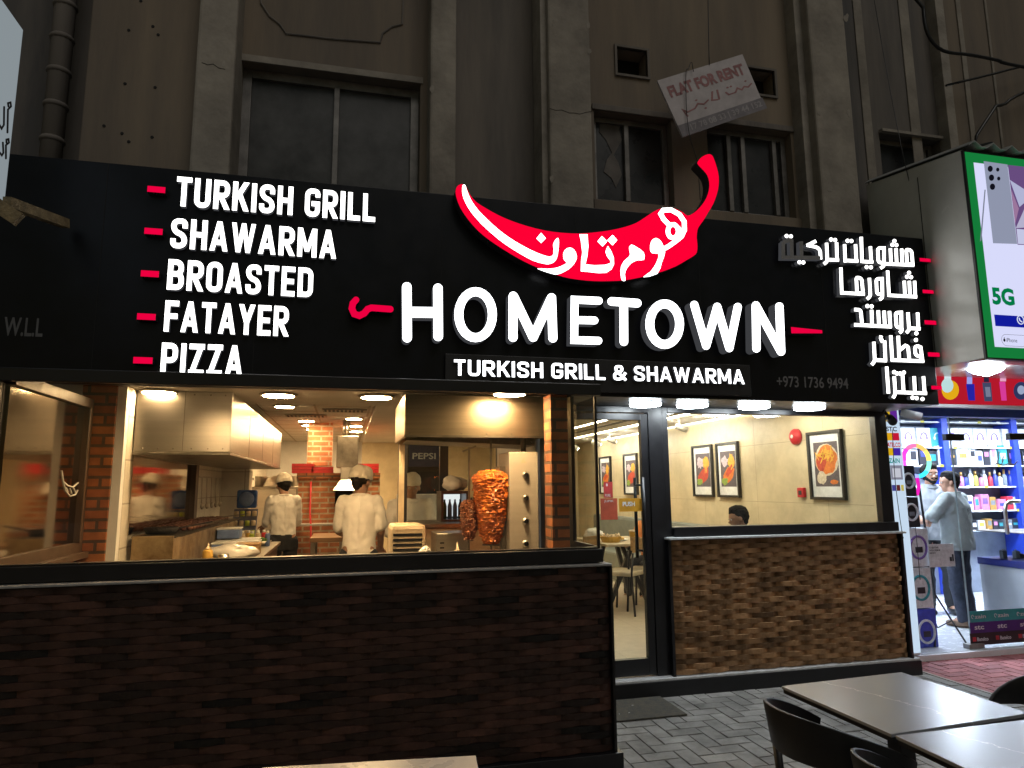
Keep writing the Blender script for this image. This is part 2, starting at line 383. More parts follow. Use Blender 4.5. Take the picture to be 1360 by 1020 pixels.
# plaster moulding: a framed panel with scooped corners above the window
path = [px(*q) for q in [(345, -30), (347, 5), (358, 22), (372, 33), (380, 45), (440, 52), (505, 57), (508, 45), (520, 36), (534, 33), (537, -30)]]
mb = MB(); mb.tube([(p.x, YB - .004, p.z) for p in path], .009, 6); mb.build('plaster_moulding', M['plaster'], t)
pillar(571, 606, 5.10, M['pillar'], .32)
wall_panel(X_(575), X_(735), Z0, ZT, 5.42, M['plaster'])
pillar(719, 729, 5.16, M['concrete'], .25, .004)
pillar(729.5, 786, 5.10, M['pillar'], .32)
# bay with two vents and two windows
ax0, ax1, az1 = X_(790, 200), X_(893, 200), Zz(840, 153); bx0, bx1 = X_(941, 220), X_(1053, 220); bz1 = Zz(1000, 170); az0 = Zz(840, 270); bz0 = Zz(1000, 285)
v1 = (X_(819, 85), X_(859, 85), Zz(840, 101), Zz(840, 66)); v2 = (X_(992, 110), X_(1028, 110), Zz(1010, 126), Zz(1010, 93))
wall_panel(X_(780), X_(1075), Z0, ZT, YB, M['plaster_tan'], th=.2, holes=[(ax0, ax1, az0, az1), (bx0, bx1, bz0, bz1), v1, v2])
for v in (v1, v2):
    f = MB(); w = .022
    f.box(v[0] - w, v[0], YB - .02, YB + .02, v[2] - w, v[3] + w); f.box(v[1], v[1] + w, YB - .02, YB + .02, v[2] - w, v[3] + w)
    f.box(v[0], v[1], YB - .02, YB + .02, v[3], v[3] + w); f.box(v[0], v[1], YB - .02, YB + .02, v[2] - w, v[2])
    o = f.build('vent', M['plaster'], t); b = MB(); b.box(v[0] + .001, v[1] - .001, YB + .17, YB + .19, v[2] + .001, v[3] - .001); b.build('vent_back', M['dark'], o)
M['voidglass'] = mat('grimy_pane', (.032, .032, .034), .3, var=.5, vs=3)
wa = upwin(ax0 + .002, ax1 - .002, az0 + .002, az1 - .002, YB + .09, [X_(838, 210)], M['voidglass'])
# torn paper / broken pale pane in the left leaf
tp = [(797, 160), (828, 152), (822, 172), (826, 186), (815, 206), (821, 215), (826, 232), (818, 249), (812, 236), (802, 228), (806, 212), (813, 203), (805, 186), (796, 175)]
mb = MB(); mb.prism([px(a_, b_, YB + .115) for a_, b_ in tp], (0, .003, 0)); mb.build('torn_paper', mat('old_paper', (.16, .15, .14), .9, var=.3), wa)
wb = upwin(bx0 + .002, bx1 - .002, bz0 + .002, bz1 - .002, YB + .09, [X_(976, 220), X_(995, 220), X_(1037, 220)], M['voidglass'])
mb = MB(); mb.box(ax0 - .03, bx1 + .06, YB - .03, YB - .001, az0 - .11, az0 - .004); mb.build('window_sill', M['plaster_tan'], t, bevel=.005)
for (a0, a1, zz) in ((ax0, ax1, az1), (bx0, bx1, bz1)):
    mb = MB(); mb.box(a0 - .02, a1 + .03, YB - .02, YB - .001, zz + .002, zz + .06); mb.build('window_head', M['plaster'], t, bevel=.006)
pillar(1064, 1082, 5.16, M['concrete'], .25, .004)
pillar(1082.5, 1132, 5.06, M['pillar'], .36)
for (Yc, pts) in ((5.099, [(730, 144), (738, 146.5), (746, 146), (756, 150), (763, 150), (770, 151.5), (779, 149), (786, 148)]), (5.019, [(268, 83), (276, 86), (283, 85), (290, 90), (299, 92)])):
    mb = MB(); mb.tube([px(a_, b_, Yc) for a_, b_ in pts], .0022, 5); mb.build('crack', M['dark'], t)
for (Yc, x_, y_, r_2) in ((5.098, 781, 34, 5), (5.098, 783, 68, 4), (5.098, 574, 118, 5), (5.098, 735, 30, 4), (5.098, 733, 238, 5), (5.058, 1124, 24, 6), (5.058, 1102, 250, 7), (5.058, 1088, 150, 4), (5.058, 1128, 150, 5), (5.018, 297, 84, 4)):
    ps = [px(x_ + r_2 * random.uniform(.6, 1.2) * .6 * math.cos(a_), y_ + r_2 * random.uniform(.6, 1.3) * math.sin(a_), Yc) for a_ in [k * math.pi / 5 for k in range(10)]]
    mb = MB(); mb.prism(ps, (0, .004, 0)); mb.build('spalled_patch', M['concrete'], t)
# right bays
sx0, sx1, sz0, sz1 = X_(1172, 205), X_(1252, 205), 3.7, Zz(1210, 181)
wall_panel(X_(1120), X_(1268), Z0, ZT, YB + .02, M['plaster'], holes=[(sx0, sx1, sz0, sz1)])
upwin(sx0 + .002, sx1 - .002, sz0 + .002, sz1 - .002, YB + .12, [X_(1240, 205)], M['voidglass'])
mb = MB(); mb.box(sx0, sx1 + .03, YB - .03, YB + .018, sz1 + .002, sz1 + .03); mb.build('window_head', M['concrete'], t)
pillar(1257, 1268, 5.2, M['concrete'], .25, .004)
wall_panel(px(1265, 140, 5.22).x, 12, Z0, ZT, 5.22, M['plaster_tan'])
for (a_, b_, w_) in ((1145, 5.31, .05), (1207, 5.31, .06), (1281, 5.21, .03), (1318, 5.21, .015)):
    xx = X_(a_, 80, b_); mb = MB(); mb.box(xx - w_, xx + w_, b_ - .003, b_ + .008, 4.4, ZT); mb.build('plaster_patch', M['pillar'], t, bevel=.006)
# body of the building behind the panels
mb = MB(); mb.box(-6, 12, 5.85, 6.1, 2.75, ZT); mb.build('back_wall', M['dark'], t)

# drain pipe
t = thing('drain_pipe', 'ribbed grey drain pipe running down the dark wall at the far left', 'pipe', (X_(80, 100, 5.5), 5.5, 3))
xa = X_(78, 100, 5.5); mb = MB(); mb.tube([(xa, 5.5, 3.0), (xa, 5.5, ZT)], .075, 14); mb.build('pipe', M['plaster'], t, smooth=True)
for k in range(14): mb = MB(); mb.lathe([(.076, 0), (.086, .012), (.086, .03), (.076, .042)], (xa, 5.5, 3.35 + k * .28), 14); mb.build('pipe_ring', M['plaster'], t, smooth=True)
# ------------------------------------------------------------------ restaurant front: kitchen box, door, window
sf = thing('restaurant_facade', 'black framed glazed restaurant front with kitchen window and glass door', 'facade', (1.5, 5.1, 0))
mb = MB(); mb.box(-1.75, 1.50, 3.86, 3.898, 2.142, 2.21); mb.build('fascia', M['black'], sf, bevel=.004)
mb = MB(); mb.hexa([(-1.75, 3.90, 2.18), (1.50, 3.90, 2.18), (1.50, 4.598, 2.245), (-1.75, 4.598, 2.245), (-1.75, 3.90, 2.20), (1.50, 3.90, 2.20), (1.50, 4.598, 2.262), (-1.75, 4.598, 2.262)]); mb.build('box_roof', M['darkgrey'], sf)
mb = MB(); mb.box(-2.9, -1.755, 3.88, 4.58, 1.152, 2.21); mb.build('side_panel', M['black'], sf)
mb = MB(); mb.box(-2.9, 1.495, 3.885, 4.0, 1.1515, 1.228); mb.build('curb', M['black'], sf, bevel=.003)
# kitchen window
f = MB(); f.box(-1.752, -1.70, 3.90, 3.96, 1.229, 2.14); f.box(-1.7, 1.47, 3.90, 3.96, 1.229, 1.237); f.box(1.478, 1.492, 3.925, 3.945, 1.229, 2.14)
w = f.build('window', M['black'], sf)
mb = MB(); mb.box(-1.70, 1.477, 3.93, 3.938, 1.238, 2.139); mb.build('pane', M['glass_k'], w)
f = MB(); f.box(1.47, 1.495, 4.36, 4.43, 1.20, 2.2); f.box(1.47, 1.495, 3.95, 4.36, 1.20, 1.24)
w = f.build('window', M['black'], sf)
mb = MB(); mb.box(1.480, 1.487, 3.95, 4.36, 1.241, 2.139); mb.build('pane', M['glass'], w)
mb = MB(); mb.box(1.47, 1.50, 4.43, 5.13, .13, 2.235); mb.build('side_wall', M['black'], sf)
mb = MB(); mb.box(1.47, 1.50, 4.03, 4.43, .0, 1.199); mb.build('side_wall', M['black'], sf)
# door and its frame
f = MB(); f.box(1.503, 1.56, 5.14, 5.22, .132, 2.235); f.box(2.40, 2.525, 5.14, 5.22, .132, 2.235); f.box(1.56, 2.40, 5.14, 5.22, 2.185, 2.235)
f.build('door_frame', M['black'], sf, bevel=.003)
d = MB(); d.box(1.563, 1.63, 5.15, 5.20, .14, 2.18); d.box(2.335, 2.397, 5.15, 5.20, .14, 2.18); d.box(1.63, 2.335, 5.15, 5.20, 2.125, 2.18); d.box(1.63, 2.335, 5.15, 5.20, .14, .265)
d = d.build('door', M['black'], sf, bevel=.003)
mb = MB(); mb.box(1.63, 2.335, 5.172, 5.180, .266, 2.124); mb.build('pane', M['glass'], d)
mb = MB(); hx = 2.31
for yy in (5.09, 5.245):
    mb.tube([(hx, yy, 1.02), (hx, yy, 1.66)], .014, 10)
    for zz in (1.08, 1.6): mb.tube([(hx + .03, 5.16, zz), (hx, yy, zz)], .009, 8)
mb.build('handle', M['black'], d, smooth=True)
# dining window
f = MB(); f.box(2.526, 2.575, 5.145, 5.215, 1.186, 2.235); f.box(4.60, 4.72, 5.145, 5.215, 1.186, 2.235); f.box(2.575, 4.60, 5.145, 5.215, 2.19, 2.235); f.box(2.575, 4.60, 5.10, 5.215, 1.186, 1.262); f.box(4.60, 4.715, 5.10, 5.144, 1.186, 1.262)
w = f.build('window', M['black'], sf, bevel=.003)
mb = MB(); mb.box(2.575, 4.60, 5.176, 5.184, 1.263, 2.189); mb.build('pane', M['glass'], w)

# ------------------------------------------------------------------ sign board
SY = 4.6
sb = thing('sign_board', 'long black illuminated restaurant sign with white lettering and a red chilli', 'sign', (1.5, 4.6, 2.9))
mb = MB(); mb.box(-3.6, 4.757, SY, 4.65, 2.236, 3.672); mb.build('board', M['blackgloss'], sb, bevel=.004)
for xx in (-1.53, -.6, .62, 1.62, 2.62, 3.72): mb = MB(); mb.box(xx - .0018, xx + .0018, SY - .0016, SY + .001, 2.24, 3.668); mb.build('panel_joint', M['dark'], sb)
M['Lw'] = emis('lit_white_letter', (1, .985, .95), 3.2)
M['Lw2'] = emis('lit_cool_letter', (.96, .98, 1), 3.6)
M['Lr'] = emis('lit_red_letter', (1, .0, .035), 1.0)
M['Lrd'] = emis('lit_red_dash', (1, .0, .06), .85)
M['unlit'] = mat('unlit_letter', (.30, .30, .31), .5, var=.2)
M['greytext'] = mat('grey_vinyl_text', (.17, .17, .18), .6)

def cap_round(p, d, r0, n=5):
    return [(p + d * r0 * math.sin(math.pi / 2 * k / n), r0 * math.cos(math.pi / 2 * k / n)) for k in range(1, n + 1)]
def stroke(pts, w, cap='b', closed=False):
    """list of quads (as outlines in 2D) that follow a polyline of width w (one number or one per point)"""
    V = [Vector((p[0], p[1])) for p in pts]; n = len(V)
    ww = [w / 2] * n if not hasattr(w, '__len__') else [x / 2 for x in w]
    A = []
    for i in range(n):
        if closed: a, b = (V[i] - V[i - 1]), (V[(i + 1) % n] - V[i])
        else: a = V[i] - V[i - 1] if i > 0 else V[1] - V[0]; b = V[i + 1] - V[i] if i < n - 1 else V[-1] - V[-2]
        a = a.normalized(); b = b.normalized(); nn = Vector((-a.y, a.x)) + Vector((-b.y, b.x))
        nn = nn.normalized() if nn.length > 1e-6 else Vector((-a.y, a.x))
        k = max(.45, nn.dot(Vector((-a.y, a.x)))); A.append((V[i], nn, ww[i] / k))
    L = [(p + q * r, p - q * r) for p, q, r in A]
    if not closed and cap != 'b':
        d0 = (V[0] - V[1]).normalized(); d1 = (V[-1] - V[-2]).normalized()
        if cap == 's':
            L[0] = tuple(p + d0 * ww[0] for p in L[0]); L[-1] = tuple(p + d1 * ww[-1] for p in L[-1])
        if cap == 'r':
            n0, n1 = A[0][1], A[-1][1]
            pre = [(c + n0 * r, c - n0 * r) for c, r in cap_round(V[0], d0, ww[0])][::-1]
            post = [(c + n1 * r, c - n1 * r) for c, r in cap_round(V[-1], d1, ww[-1])]
            L = pre + L + post
    return L, closed
def add_stroke(mb, LL, mp, depth, k=0, mi=0, si=1):
    """LL from stroke(); mp maps 2D to the sign plane (front); side walls go back by depth along +Y"""
    L, closed = LL; off = Vector((0, depth, 0)); dz = Vector((0, -.0004 * (k % 9), 0))
    a = mb.pts([mp(*p[0]) + dz for p in L]); b = mb.pts([mp(*p[1]) + dz for p in L])
    A = mb.pts([mp(*p[0]) + off for p in L]); B = mb.pts([mp(*p[1]) + off for p in L]); n = len(L)
    for i in range(n if closed else n - 1):
        j = (i + 1) % n
        mb.face((a[i], a[j], b[j], b[i]), mi); mb.face((a[i], A[i], A[j], a[j]), si); mb.face((b[j], B[j], B[i], b[i]), si)
    if not closed:
        mb.face((a[0], b[0], B[0], A[0]), si); mb.face((b[-1], a[-1], A[-1], B[-1]), si)
def fillet(pts, closed=False, n=6):
    """rounds the corners of points given as (x, y, r)"""
    out = []; m = len(pts)
    for i, p in enumerate(pts):
        r = p[2] if len(p) > 2 else 0; v = Vector(p[:2])
        if r <= 0 or (not closed and i in (0, m - 1)): out.append(v); continue
        a = Vector(pts[i - 1][:2]) - v; b = Vector(pts[(i + 1) % m][:2]) - v
        r = min(r, a.length * .5, b.length * .5)
        s_, e = v + a.normalized() * r, v + b.normalized() * r
        for k in range(n + 1):
            u = k / n; q = s_ * (1 - u) ** 2 + v * (2 * u * (1 - u) * .78 + 0) + e * u ** 2 + (s_ + e) * (u * (1 - u) * .22)
            if not out or (q - out[-1]).length > 1e-4: out.append(q)
    if closed and (out[0] - out[-1]).length < 1e-4: out.pop()
    return out
r_ = .9
GL = {  # strokes on the unit box of the centre line; ('d',x0,y0,x1,y1) is a slanted bar cut level at both ends
 'T': (.9, [[(0, 1), (1, 1)], [(.5, 0), (.5, 1)]]), 'U': (1, [[(0, 1), (0, 0, r_), (1, 0, r_), (1, 1)]]),
 'R': (1, [[(0, 0), (0, 1), (1, 1, r_), (1, .47, r_), (0, .47)], ('d', .42, .45, 1.04, -.0)]), 'K': (1.02, [[(0, 0), (0, 1)], ('d', .12, .38, 1.0, 1), ('d', .4, .6, 1.04, 0)]),
 'I': (0, [[(0, 0), (0, 1)]]), 'S': (.98, [['b', (1, .72), (1, 1, r_), (0, 1, r_), (0, .58, r_), (1, .42, r_), (1, 0, r_), (0, 0, r_), (0, .28)]]),
 'H': (1, [[(0, 0), (0, 1)], [(1, 0), (1, 1)], [(0, .5), (1, .5)]]), 'G': (1, [['b', (1, .74), (1, 1, r_), (0, 1, r_), (0, 0, r_), (1, 0, r_), (1, .46), (.42, .46)]]),
 'L': (.78, [[(0, 1), (0, 0), (1, 0)]]), 'A': (1.12, [('d', -.02, 0, .5, 1), ('d', 1.02, 0, .5, 1), [(.2, .24), (.8, .24)]]),
 'W': (1.75, [('d', 0, 1, .25, 0), ('d', .5, 1, .25, 0), ('d', .5, 1, .75, 0), ('d', 1, 1, .75, 0)]), 'M': (1.35, [[(0, 0), (0, 1)], [(1, 0), (1, 1)], ('d', .02, 1, .5, 0.12), ('d', .98, 1, .5, .12)]),
 'B': (1, [[(0, .53), (0, 1), (.94, 1, r_), (.94, .53, r_), (0, .53)], [(0, .53), (1, .53, r_), (1, 0, r_), (0, 0), (0, .53)]]), 'O': (1, [('o',)]),
 'E': (.82, [[(1, 1), (0, 1), (0, 0), (1, 0)], [(0, .5), (.88, .5)]]), 'D': (1, [[(0, 0), (0, 1), (1, 1, r_), (1, 0, r_), (0, 0), (0, .3)]]), 'F': (.8, [[(0, 0), (0, 1), (1, 1)], [(0, .5), (.9, .5)]]),
 'Y': (1.1, [('d', 0, 1, .5, .36), ('d', 1, 1, .5, .36), [(.5, 0), (.5, .42)]]), 'P': (1, [[(0, 0), (0, 1), (1, 1, r_), (1, .44, r_), (0, .44)]]),
 'Z': (.92, [[(0, 1), (1, 1)], [(0, 0), (1, 0)], ('d', .02, 0, .98, 1)]), 'N': (1.05, [[(0, 0), (0, 1)], [(1, 0), (1, 1)], ('d', .02, 1, .98, 0)]),
 '&': (1.25, [[(1, 0), (.18, .66), (.14, 1, .6), (.72, 1, .6), (.72, .66, .5), (0, .4, .5), (0, 0, .8), (.62, 0, .8), (1, .45)]]),
}
def word(text, x0, x1, z0, h, y, name, parent, mats, depth, th=.2, gap=.16, em=.30, cap='s', slope=0):
    """channel lettering on the plane y, fitted between x0 and x1"""
    adv = []; x = 0
    for ch in text:
        if ch == ' ': x += .34; continue
        w = GL[ch][0] * em; adv.append((ch, x, w)); x += w + th + gap
    tot = x - gap; sx = (x1 - x0) / tot; mb = MB(); k = 0; t_ = th
    for ch, ax, w in adv:
        mp = lambda u, v: Vector((x0 + u * sx, y, z0 + v * h + slope * u))
        ox = ax + t_ / 2; H = 1 - t_
        for s_ in GL[ch][1]:
            k += 1; cp = cap; df = {'W': .84, 'M': .84, 'A': .92}.get(ch, .98)
            if s_[0] == 'b': s_ = s_[1:]; cp = 'b'
            if s_[0] == 'd':
                _, a, b, c, d = s_; p, q = Vector((ox + a * w, b if b in (0, 1) else t_ / 2 + b * H)), Vector((ox + c * w, d if d in (0, 1) else t_ / 2 + d * H))
                dd = q - p; hw = t_ / 2 * dd.length / max(.2, abs(dd.y)) * df
                add_stroke(mb, ([(p + Vector((-hw, 0)), p + Vector((hw, 0))), (q + Vector((-hw, 0)), q + Vector((hw, 0)))], False), mp, depth, k)
            elif s_[0] == 'o':
                add_stroke(mb, stroke(fillet([(ox, t_ / 2, .16), (ox + w, t_ / 2, .16), (ox + w, 1 - t_ / 2, .16), (ox, 1 - t_ / 2, .16)], True), t_, closed=True), mp, depth, k)
            else:
                pts = [(ox + p[0] * w, t_ / 2 + p[1] * H) + ((min(.16, w * .5) * p[2] / .9,) if len(p) > 2 else ()) for p in s_]
                add_stroke(mb, stroke(fillet(pts), t_, cp), mp, depth, k)
    return mb.build(name, mats, parent)

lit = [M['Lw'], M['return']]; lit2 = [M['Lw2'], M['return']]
D1 = .035
for text, (xa, ya), (xb, yb), (xc, yc) in (('TURKISH GRILL', (233, 273.2), (498, 294.8), (231, 235)), ('SHAWARMA', (225.5, 329.3), (446, 343.6), (226, 290)), ('BROASTED', (221.3, 384.4), (415, 395), (222, 347.5)),
                                           ('FATAYER', (217.2, 440.6), (382.5, 446.3), (218.5, 401.5)), ('PIZZA', (212.5, 497), (321, 500), (215, 459))):
    a, b = P(xa, ya, Y=SY - D1), P(xb, yb, Y=SY - D1); c = P(xc, yc, Y=SY - D1)
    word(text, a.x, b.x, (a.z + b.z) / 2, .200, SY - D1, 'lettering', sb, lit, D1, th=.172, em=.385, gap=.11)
a, b, c = P(603, 498.2, Y=SY - .06), P(988.6, 510.5, Y=SY - .06), P(603, 477, Y=SY - .06)
pa, pb, pc = P(591.5, 469.5, Y=SY - .035), P(995.5, 483, Y=SY - .035), P(996, 520, Y=SY - .035)
mb = MB(); mb.box(pa.x, pb.x, SY - .035, SY - .0005, 2.262, pa.z); sub = mb.build('name_panel', M['darkgrey'], sb, bevel=.003)
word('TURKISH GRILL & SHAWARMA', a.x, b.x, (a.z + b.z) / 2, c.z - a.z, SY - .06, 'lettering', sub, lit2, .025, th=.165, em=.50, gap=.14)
# red dashes
def dash(x0, y0, x1, y1, d=.05, m=None, w1=None, name='dash'):
    a, b = P(x0, (y0 + y1) / 2, Y=SY - d), P(x1, (y0 + y1) / 2 + (x1 - x0) * .05, Y=SY - d); h = abs(y1 - y0) / F * 4.6 * .98
    mb = MB(); zc = (a.z + b.z) / 2; h2 = h if w1 is None else h * w1
    mb.prism([(a.x, SY - d, zc - h / 2), (b.x, SY - d, zc - h2 / 2), (b.x, SY - d, zc + h2 / 2), (a.x, SY - d, zc + h / 2)], (0, d, 0), 0, side=1)
    return mb.build(name, [M['Lrd'], M['return_dk']], sb)
for q in ((195.7, 247, 219.5, 255), (191.7, 302.6, 215.9, 310.6), (187, 359, 211, 367), (182, 416, 206.6, 424), (177, 474, 202.5, 482)): dash(*q)
for q in ((1221.5, 342, 1236, 348), (1225.5, 384, 1240, 390), (1228, 424.5, 1243.5, 431.5), (1232.5, 467, 1248, 474), (1237, 511.5, 1251, 517.5)): dash(*q)
dash(1050.8, 433.5, 1092, 443.5, .08, None, .5)
def tr(ox, oy, s, y): return lambda u, v: P(ox + u / s, oy + v / s, Y=y)
def strokes(mb, mp, lst, w, depth, cap='b', k0=0):
    for k, s_ in enumerate(lst):
        cl = s_[0] == 'c'; pts = s_[1:] if cl else s_
        add_stroke(mb, stroke(fillet([p if len(p) > 2 else (p[0], p[1]) for p in pts], cl), w, cap, cl), mp, depth, k + k0)
def disc(mb, mp, x, y, r, depth, n=14, mi=0, si=1):
    c = [mp(x + r * math.cos(2 * math.pi * k / n), y + r * math.sin(2 * math.pi * k / n)) for k in range(n)]
    mb.prism(c, (0, depth, 0), mi, back=False, side=si)
# hook of the skewer
mb = MB(); mp = tr(450, 360, 4.387, SY - .07)
strokes(mb, mp, [[(100, 168), (82, 188), (76, 218), (90, 250), (120, 260), (148, 246), (168, 222), (190, 214), (300, 222)]], 38, .07, 'r'); mb.build('skewer_hook', [M['Lrd'], M['return_dk']], sb)
# HOMETOWN
mpA, mpB = tr(450, 360, 4.387, SY - .09), tr(750, 380, 3.487, SY - .09)
oval = lambda cx, cy, rx, ry, n=28: [(cx + rx * math.cos(2 * math.pi * k / n), cy + ry * math.sin(2 * math.pi * k / n)) for k in range(n)]
for mp, items in ((mpA, [([[(396, 93), (398, 388)], [(577, 101), (579, 380)]], 55, 'r', [[(396, 240), (578, 242)]], 62)]), (mpA, [([['c'] + oval(797, 254, 98, 134)], 51, 'r', [], 0)]),
                  (mpA, [([[(1016, 146), (1015, 386)], [(1239, 156), (1247, 390)], [(1018, 148), (1132, 386)], [(1238, 158), (1132, 386)]], 52, 'r', [], 0)]),
                  (mpB, [([[(158, 68), (46, 63), (44, 250), (156, 253)], [(46, 157), (138, 159)]], 35, 'r', [], 0)]), (mpB, [([[(218, 71), (336, 79)], [(273, 78), (274, 257)]], 39, 'r', [], 0)]),
                  (mpB, [([['c'] + oval(463, 176, 69, 94)], 40, 'r', [], 0)]), (mpB, [([[(600, 87), (655, 276)], [(655, 276), (706, 96)], [(706, 96), (762, 287)], [(762, 287), (801, 97)]], 37, 'r', [], 0)]),
                  (mpB, [([[(885, 90), (888, 288)], [(994, 95), (1002, 303)], [(885, 90), (1001, 303)]], 38, 'r', [], 0)])):
    mb = MB()
    for s1, w1, c1, s2, w2 in items:
        strokes(mb, mp, s1, w1, .09, c1)
        if s2: strokes(mb, mp, s2, w2, .09, 'b', 5)
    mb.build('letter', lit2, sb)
# chilli emblem
C1 = tr(590, 190, 5.1, SY - .10)
def sm(pts, n=3, closed=True):                       # Catmull-Rom through the traced points
    out = []; m = len(pts)
    for i in range(m):
        p0, p1, p2, p3 = (Vector(pts[(i + k - 1) % m]) for k in range(4))
        for k in range(n):
            t_ = k / n; out.append(.5 * ((2 * p1) + (p2 - p0) * t_ + (2 * p0 - 5 * p1 + 4 * p2 - p3) * t_ ** 2 + (3 * p1 - p0 - 3 * p2 + p3) * t_ ** 3))
    return out
o_ = 918
chl = [(88, 293), (115, 278), (142, 286), (155, 310), (175, 350), (215, 398), (280, 440), (360, 485), (450, 525), (560, 562), (680, 592), (800, 608), (920, 613), (100 + o_, 605), (200 + o_, 592), (300 + o_, 570), (380 + o_, 542), (440 + o_, 505), (500 + o_, 465), (545 + o_, 445), (600 + o_, 438), (650 + o_, 446), (700 + o_, 470), (730 + o_, 492), (770 + o_, 475), (810 + o_, 440), (845 + o_, 395), (868 + o_, 345), (878 + o_, 290), (872 + o_, 240), (855 + o_, 205), (825 + o_, 172), (797 + o_, 140), (805 + o_, 118), (830 + o_, 92), (870 + o_, 75), (895 + o_, 82), (910 + o_, 110), (928 + o_, 165), (941 + o_, 225), (940 + o_, 290), (930 + o_, 340), (905 + o_, 410), (870 + o_, 470), (840 + o_, 520), (808 + o_, 565), (797 + o_, 590), (792 + o_, 640), (797 + o_, 690), (793 + o_, 740), (770 + o_, 765), (720 + o_, 795), (650 + o_, 835), (560 + o_, 870), (480 + o_, 893), (400 + o_, 912), (300 + o_, 930), (200 + o_, 935), (100 + o_, 935), (900, 924), (800, 905), (700, 870), (600, 830), (500, 780), (400, 720), (310, 660), (230, 595), (160, 515), (110, 440), (83, 370), (77, 325)]
mb = MB(); mb.prism([C1(*p) for p in sm(chl, 2)], (0, .10, 0), 0, back=False, side=1); ch = mb.build('chilli_emblem', [M['Lr'], M['return_dk']], sb)
C2 = tr(590, 190, 5.1, SY - .1025)
S = lambda l: [(x + o_, y) for x, y in l]
mb = MB()
for pl in ([(128, 283), (142, 285), (150, 310), (165, 350), (190, 400), (235, 460), (290, 515), (360, 580), (440, 640), (530, 695), (620, 740), (690, 765), (720, 768), (738, 755), (742, 720), (738, 690), (750, 660), (770, 642), (777, 670), (772, 730), (762, 780), (740, 808), (705, 820), (670, 815), (600, 795), (500, 740), (400, 675), (320, 610), (250, 545), (185, 470), (145, 405), (125, 350), (122, 305)],
           [(850, 708), (880, 722), (898, 765), (890, 800), (860, 840), (815, 870), (770, 888), (730, 885), (630, 850), (700, 852), (760, 845), (810, 825), (830, 810), (812, 790), (806, 755), (820, 722)],
           S([(350, 688), (385, 705), (433, 740), (435, 790), (395, 792), (350, 812), (318, 850), (305, 890), (310, 930), (287, 930), (278, 890), (280, 840), (300, 800), (338, 765), (340, 740), (335, 710)]),
           S([(515, 643), (545, 660), (563, 690), (578, 740), (555, 810), (525, 885), (430, 908), (480, 870), (520, 810), (535, 750), (490, 745), (477, 715), (485, 665)])):
    mb.prism([C2(*p) for p in sm(pl, 2)], (0, .0022, 0), 0)
for pl in ([(657, 608), (688, 645), (657, 677), (625, 645)], S([(150, 630), (186, 665), (155, 700), (121, 665)]), S([(222, 622), (254, 657), (222, 692), (188, 657)]),
           S([(-2, 618), (52, 618), (58, 700), (50, 770), (38, 822), (100, 828), (170, 825), (205, 815), (211, 800), (185, 765), (175, 735), (190, 697), (212, 730), (230, 775), (232, 820), (215, 855), (180, 878), (130, 880), (60, 872), (8, 868), (10, 800), (18, 740), (8, 660)])):
    mb.prism([C2(*p) for p in pl], (0, .0022, 0), 0)
C3 = lambda u, v: C2(u + o_, v)
strokes(mb, C3, [[(607, 555), (568, 515), (548, 478), (566, 454), (620, 452), (676, 484), (708, 532), (710, 590), (690, 632), (650, 665), (600, 700), (560, 722)]], 30, .0022, 'r')
strokes(mb, C3, [['c'] + oval(632, 597, 35, 45, 20)], 28, .0022, 'r', 4)
strokes(mb, C3, [[(640, 545), (690, 590), (685, 612)]], 16, .0022, 'r', 6)
mb.build('arabic_lettering', M['Lw2'], ch)
# Arabic list, five lines
A3, A4 = tr(1020, 300, 6.1818, SY - .06), tr(1090, 390, 6.375, SY - .04)
def arab(mp, st, dots, w, rd, mats=lit, st2=()):
    mb = MB(); strokes(mb, mp, st, w, .04)
    for k, (x, y) in enumerate(dots): disc(mb, mp, x, y, rd, .04)
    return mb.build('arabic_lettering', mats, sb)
arab(A3, [[(395, 124), (318, 162)], [(318, 158), (405, 176, 20), (428, 200, 20), (432, 275)], [(480, 140), (487, 290, 14), (458, 314)], [(562, 136), (566, 292)], [(487, 277), (582, 281)],
          [(627, 152), (633, 300)], [(633, 284), (740, 290)], [(716, 152), (724, 298)], [(763, 92), (770, 304)], [(840, 168), (848, 308)], [(770, 292), (864, 297)],
          ['c', (900, 182, 20), (952, 182), (952, 302), (906, 302, 20)], [(950, 302), (952, 328, 14), (922, 348)], [(1003, 185), (1010, 320)], [(1049, 186), (1056, 322)], [(1095, 188), (1102, 324)], [(960, 312), (1198, 323)], ['c', (1132, 196, 10), (1176, 200, 22), (1186, 318), (1140, 316)]],
     [(153, 83), (188, 86), (258, 298), (290, 300), (518, 112), (551, 116), (653, 122), (685, 124), (810, 338), (845, 340), (1038, 124), (1021, 155), (1054, 158)], 26, 16)
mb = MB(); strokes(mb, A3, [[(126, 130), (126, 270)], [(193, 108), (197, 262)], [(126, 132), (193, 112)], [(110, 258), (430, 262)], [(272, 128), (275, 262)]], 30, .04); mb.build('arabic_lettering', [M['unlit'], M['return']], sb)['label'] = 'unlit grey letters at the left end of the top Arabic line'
arab(A3, [[(598, 342), (606, 562)], [(598, 549), (794, 560)], ['c', (724, 424, 12), (768, 428, 22), (780, 554), (730, 550)], [(831, 428), (840, 575, 14), (812, 602)], ['c', (887, 436, 18), (936, 434), (938, 562), (893, 560, 18)], [(936, 560), (938, 592, 14), (912, 606)],
          [(980, 368), (992, 580)], [(985, 570), (1222, 583)], [(1116, 452), (1122, 580)], [(1160, 452), (1166, 582)], [(1203, 452), (1209, 590)]], [(1158, 385), (1141, 418), (1175, 421)], 26, 16)
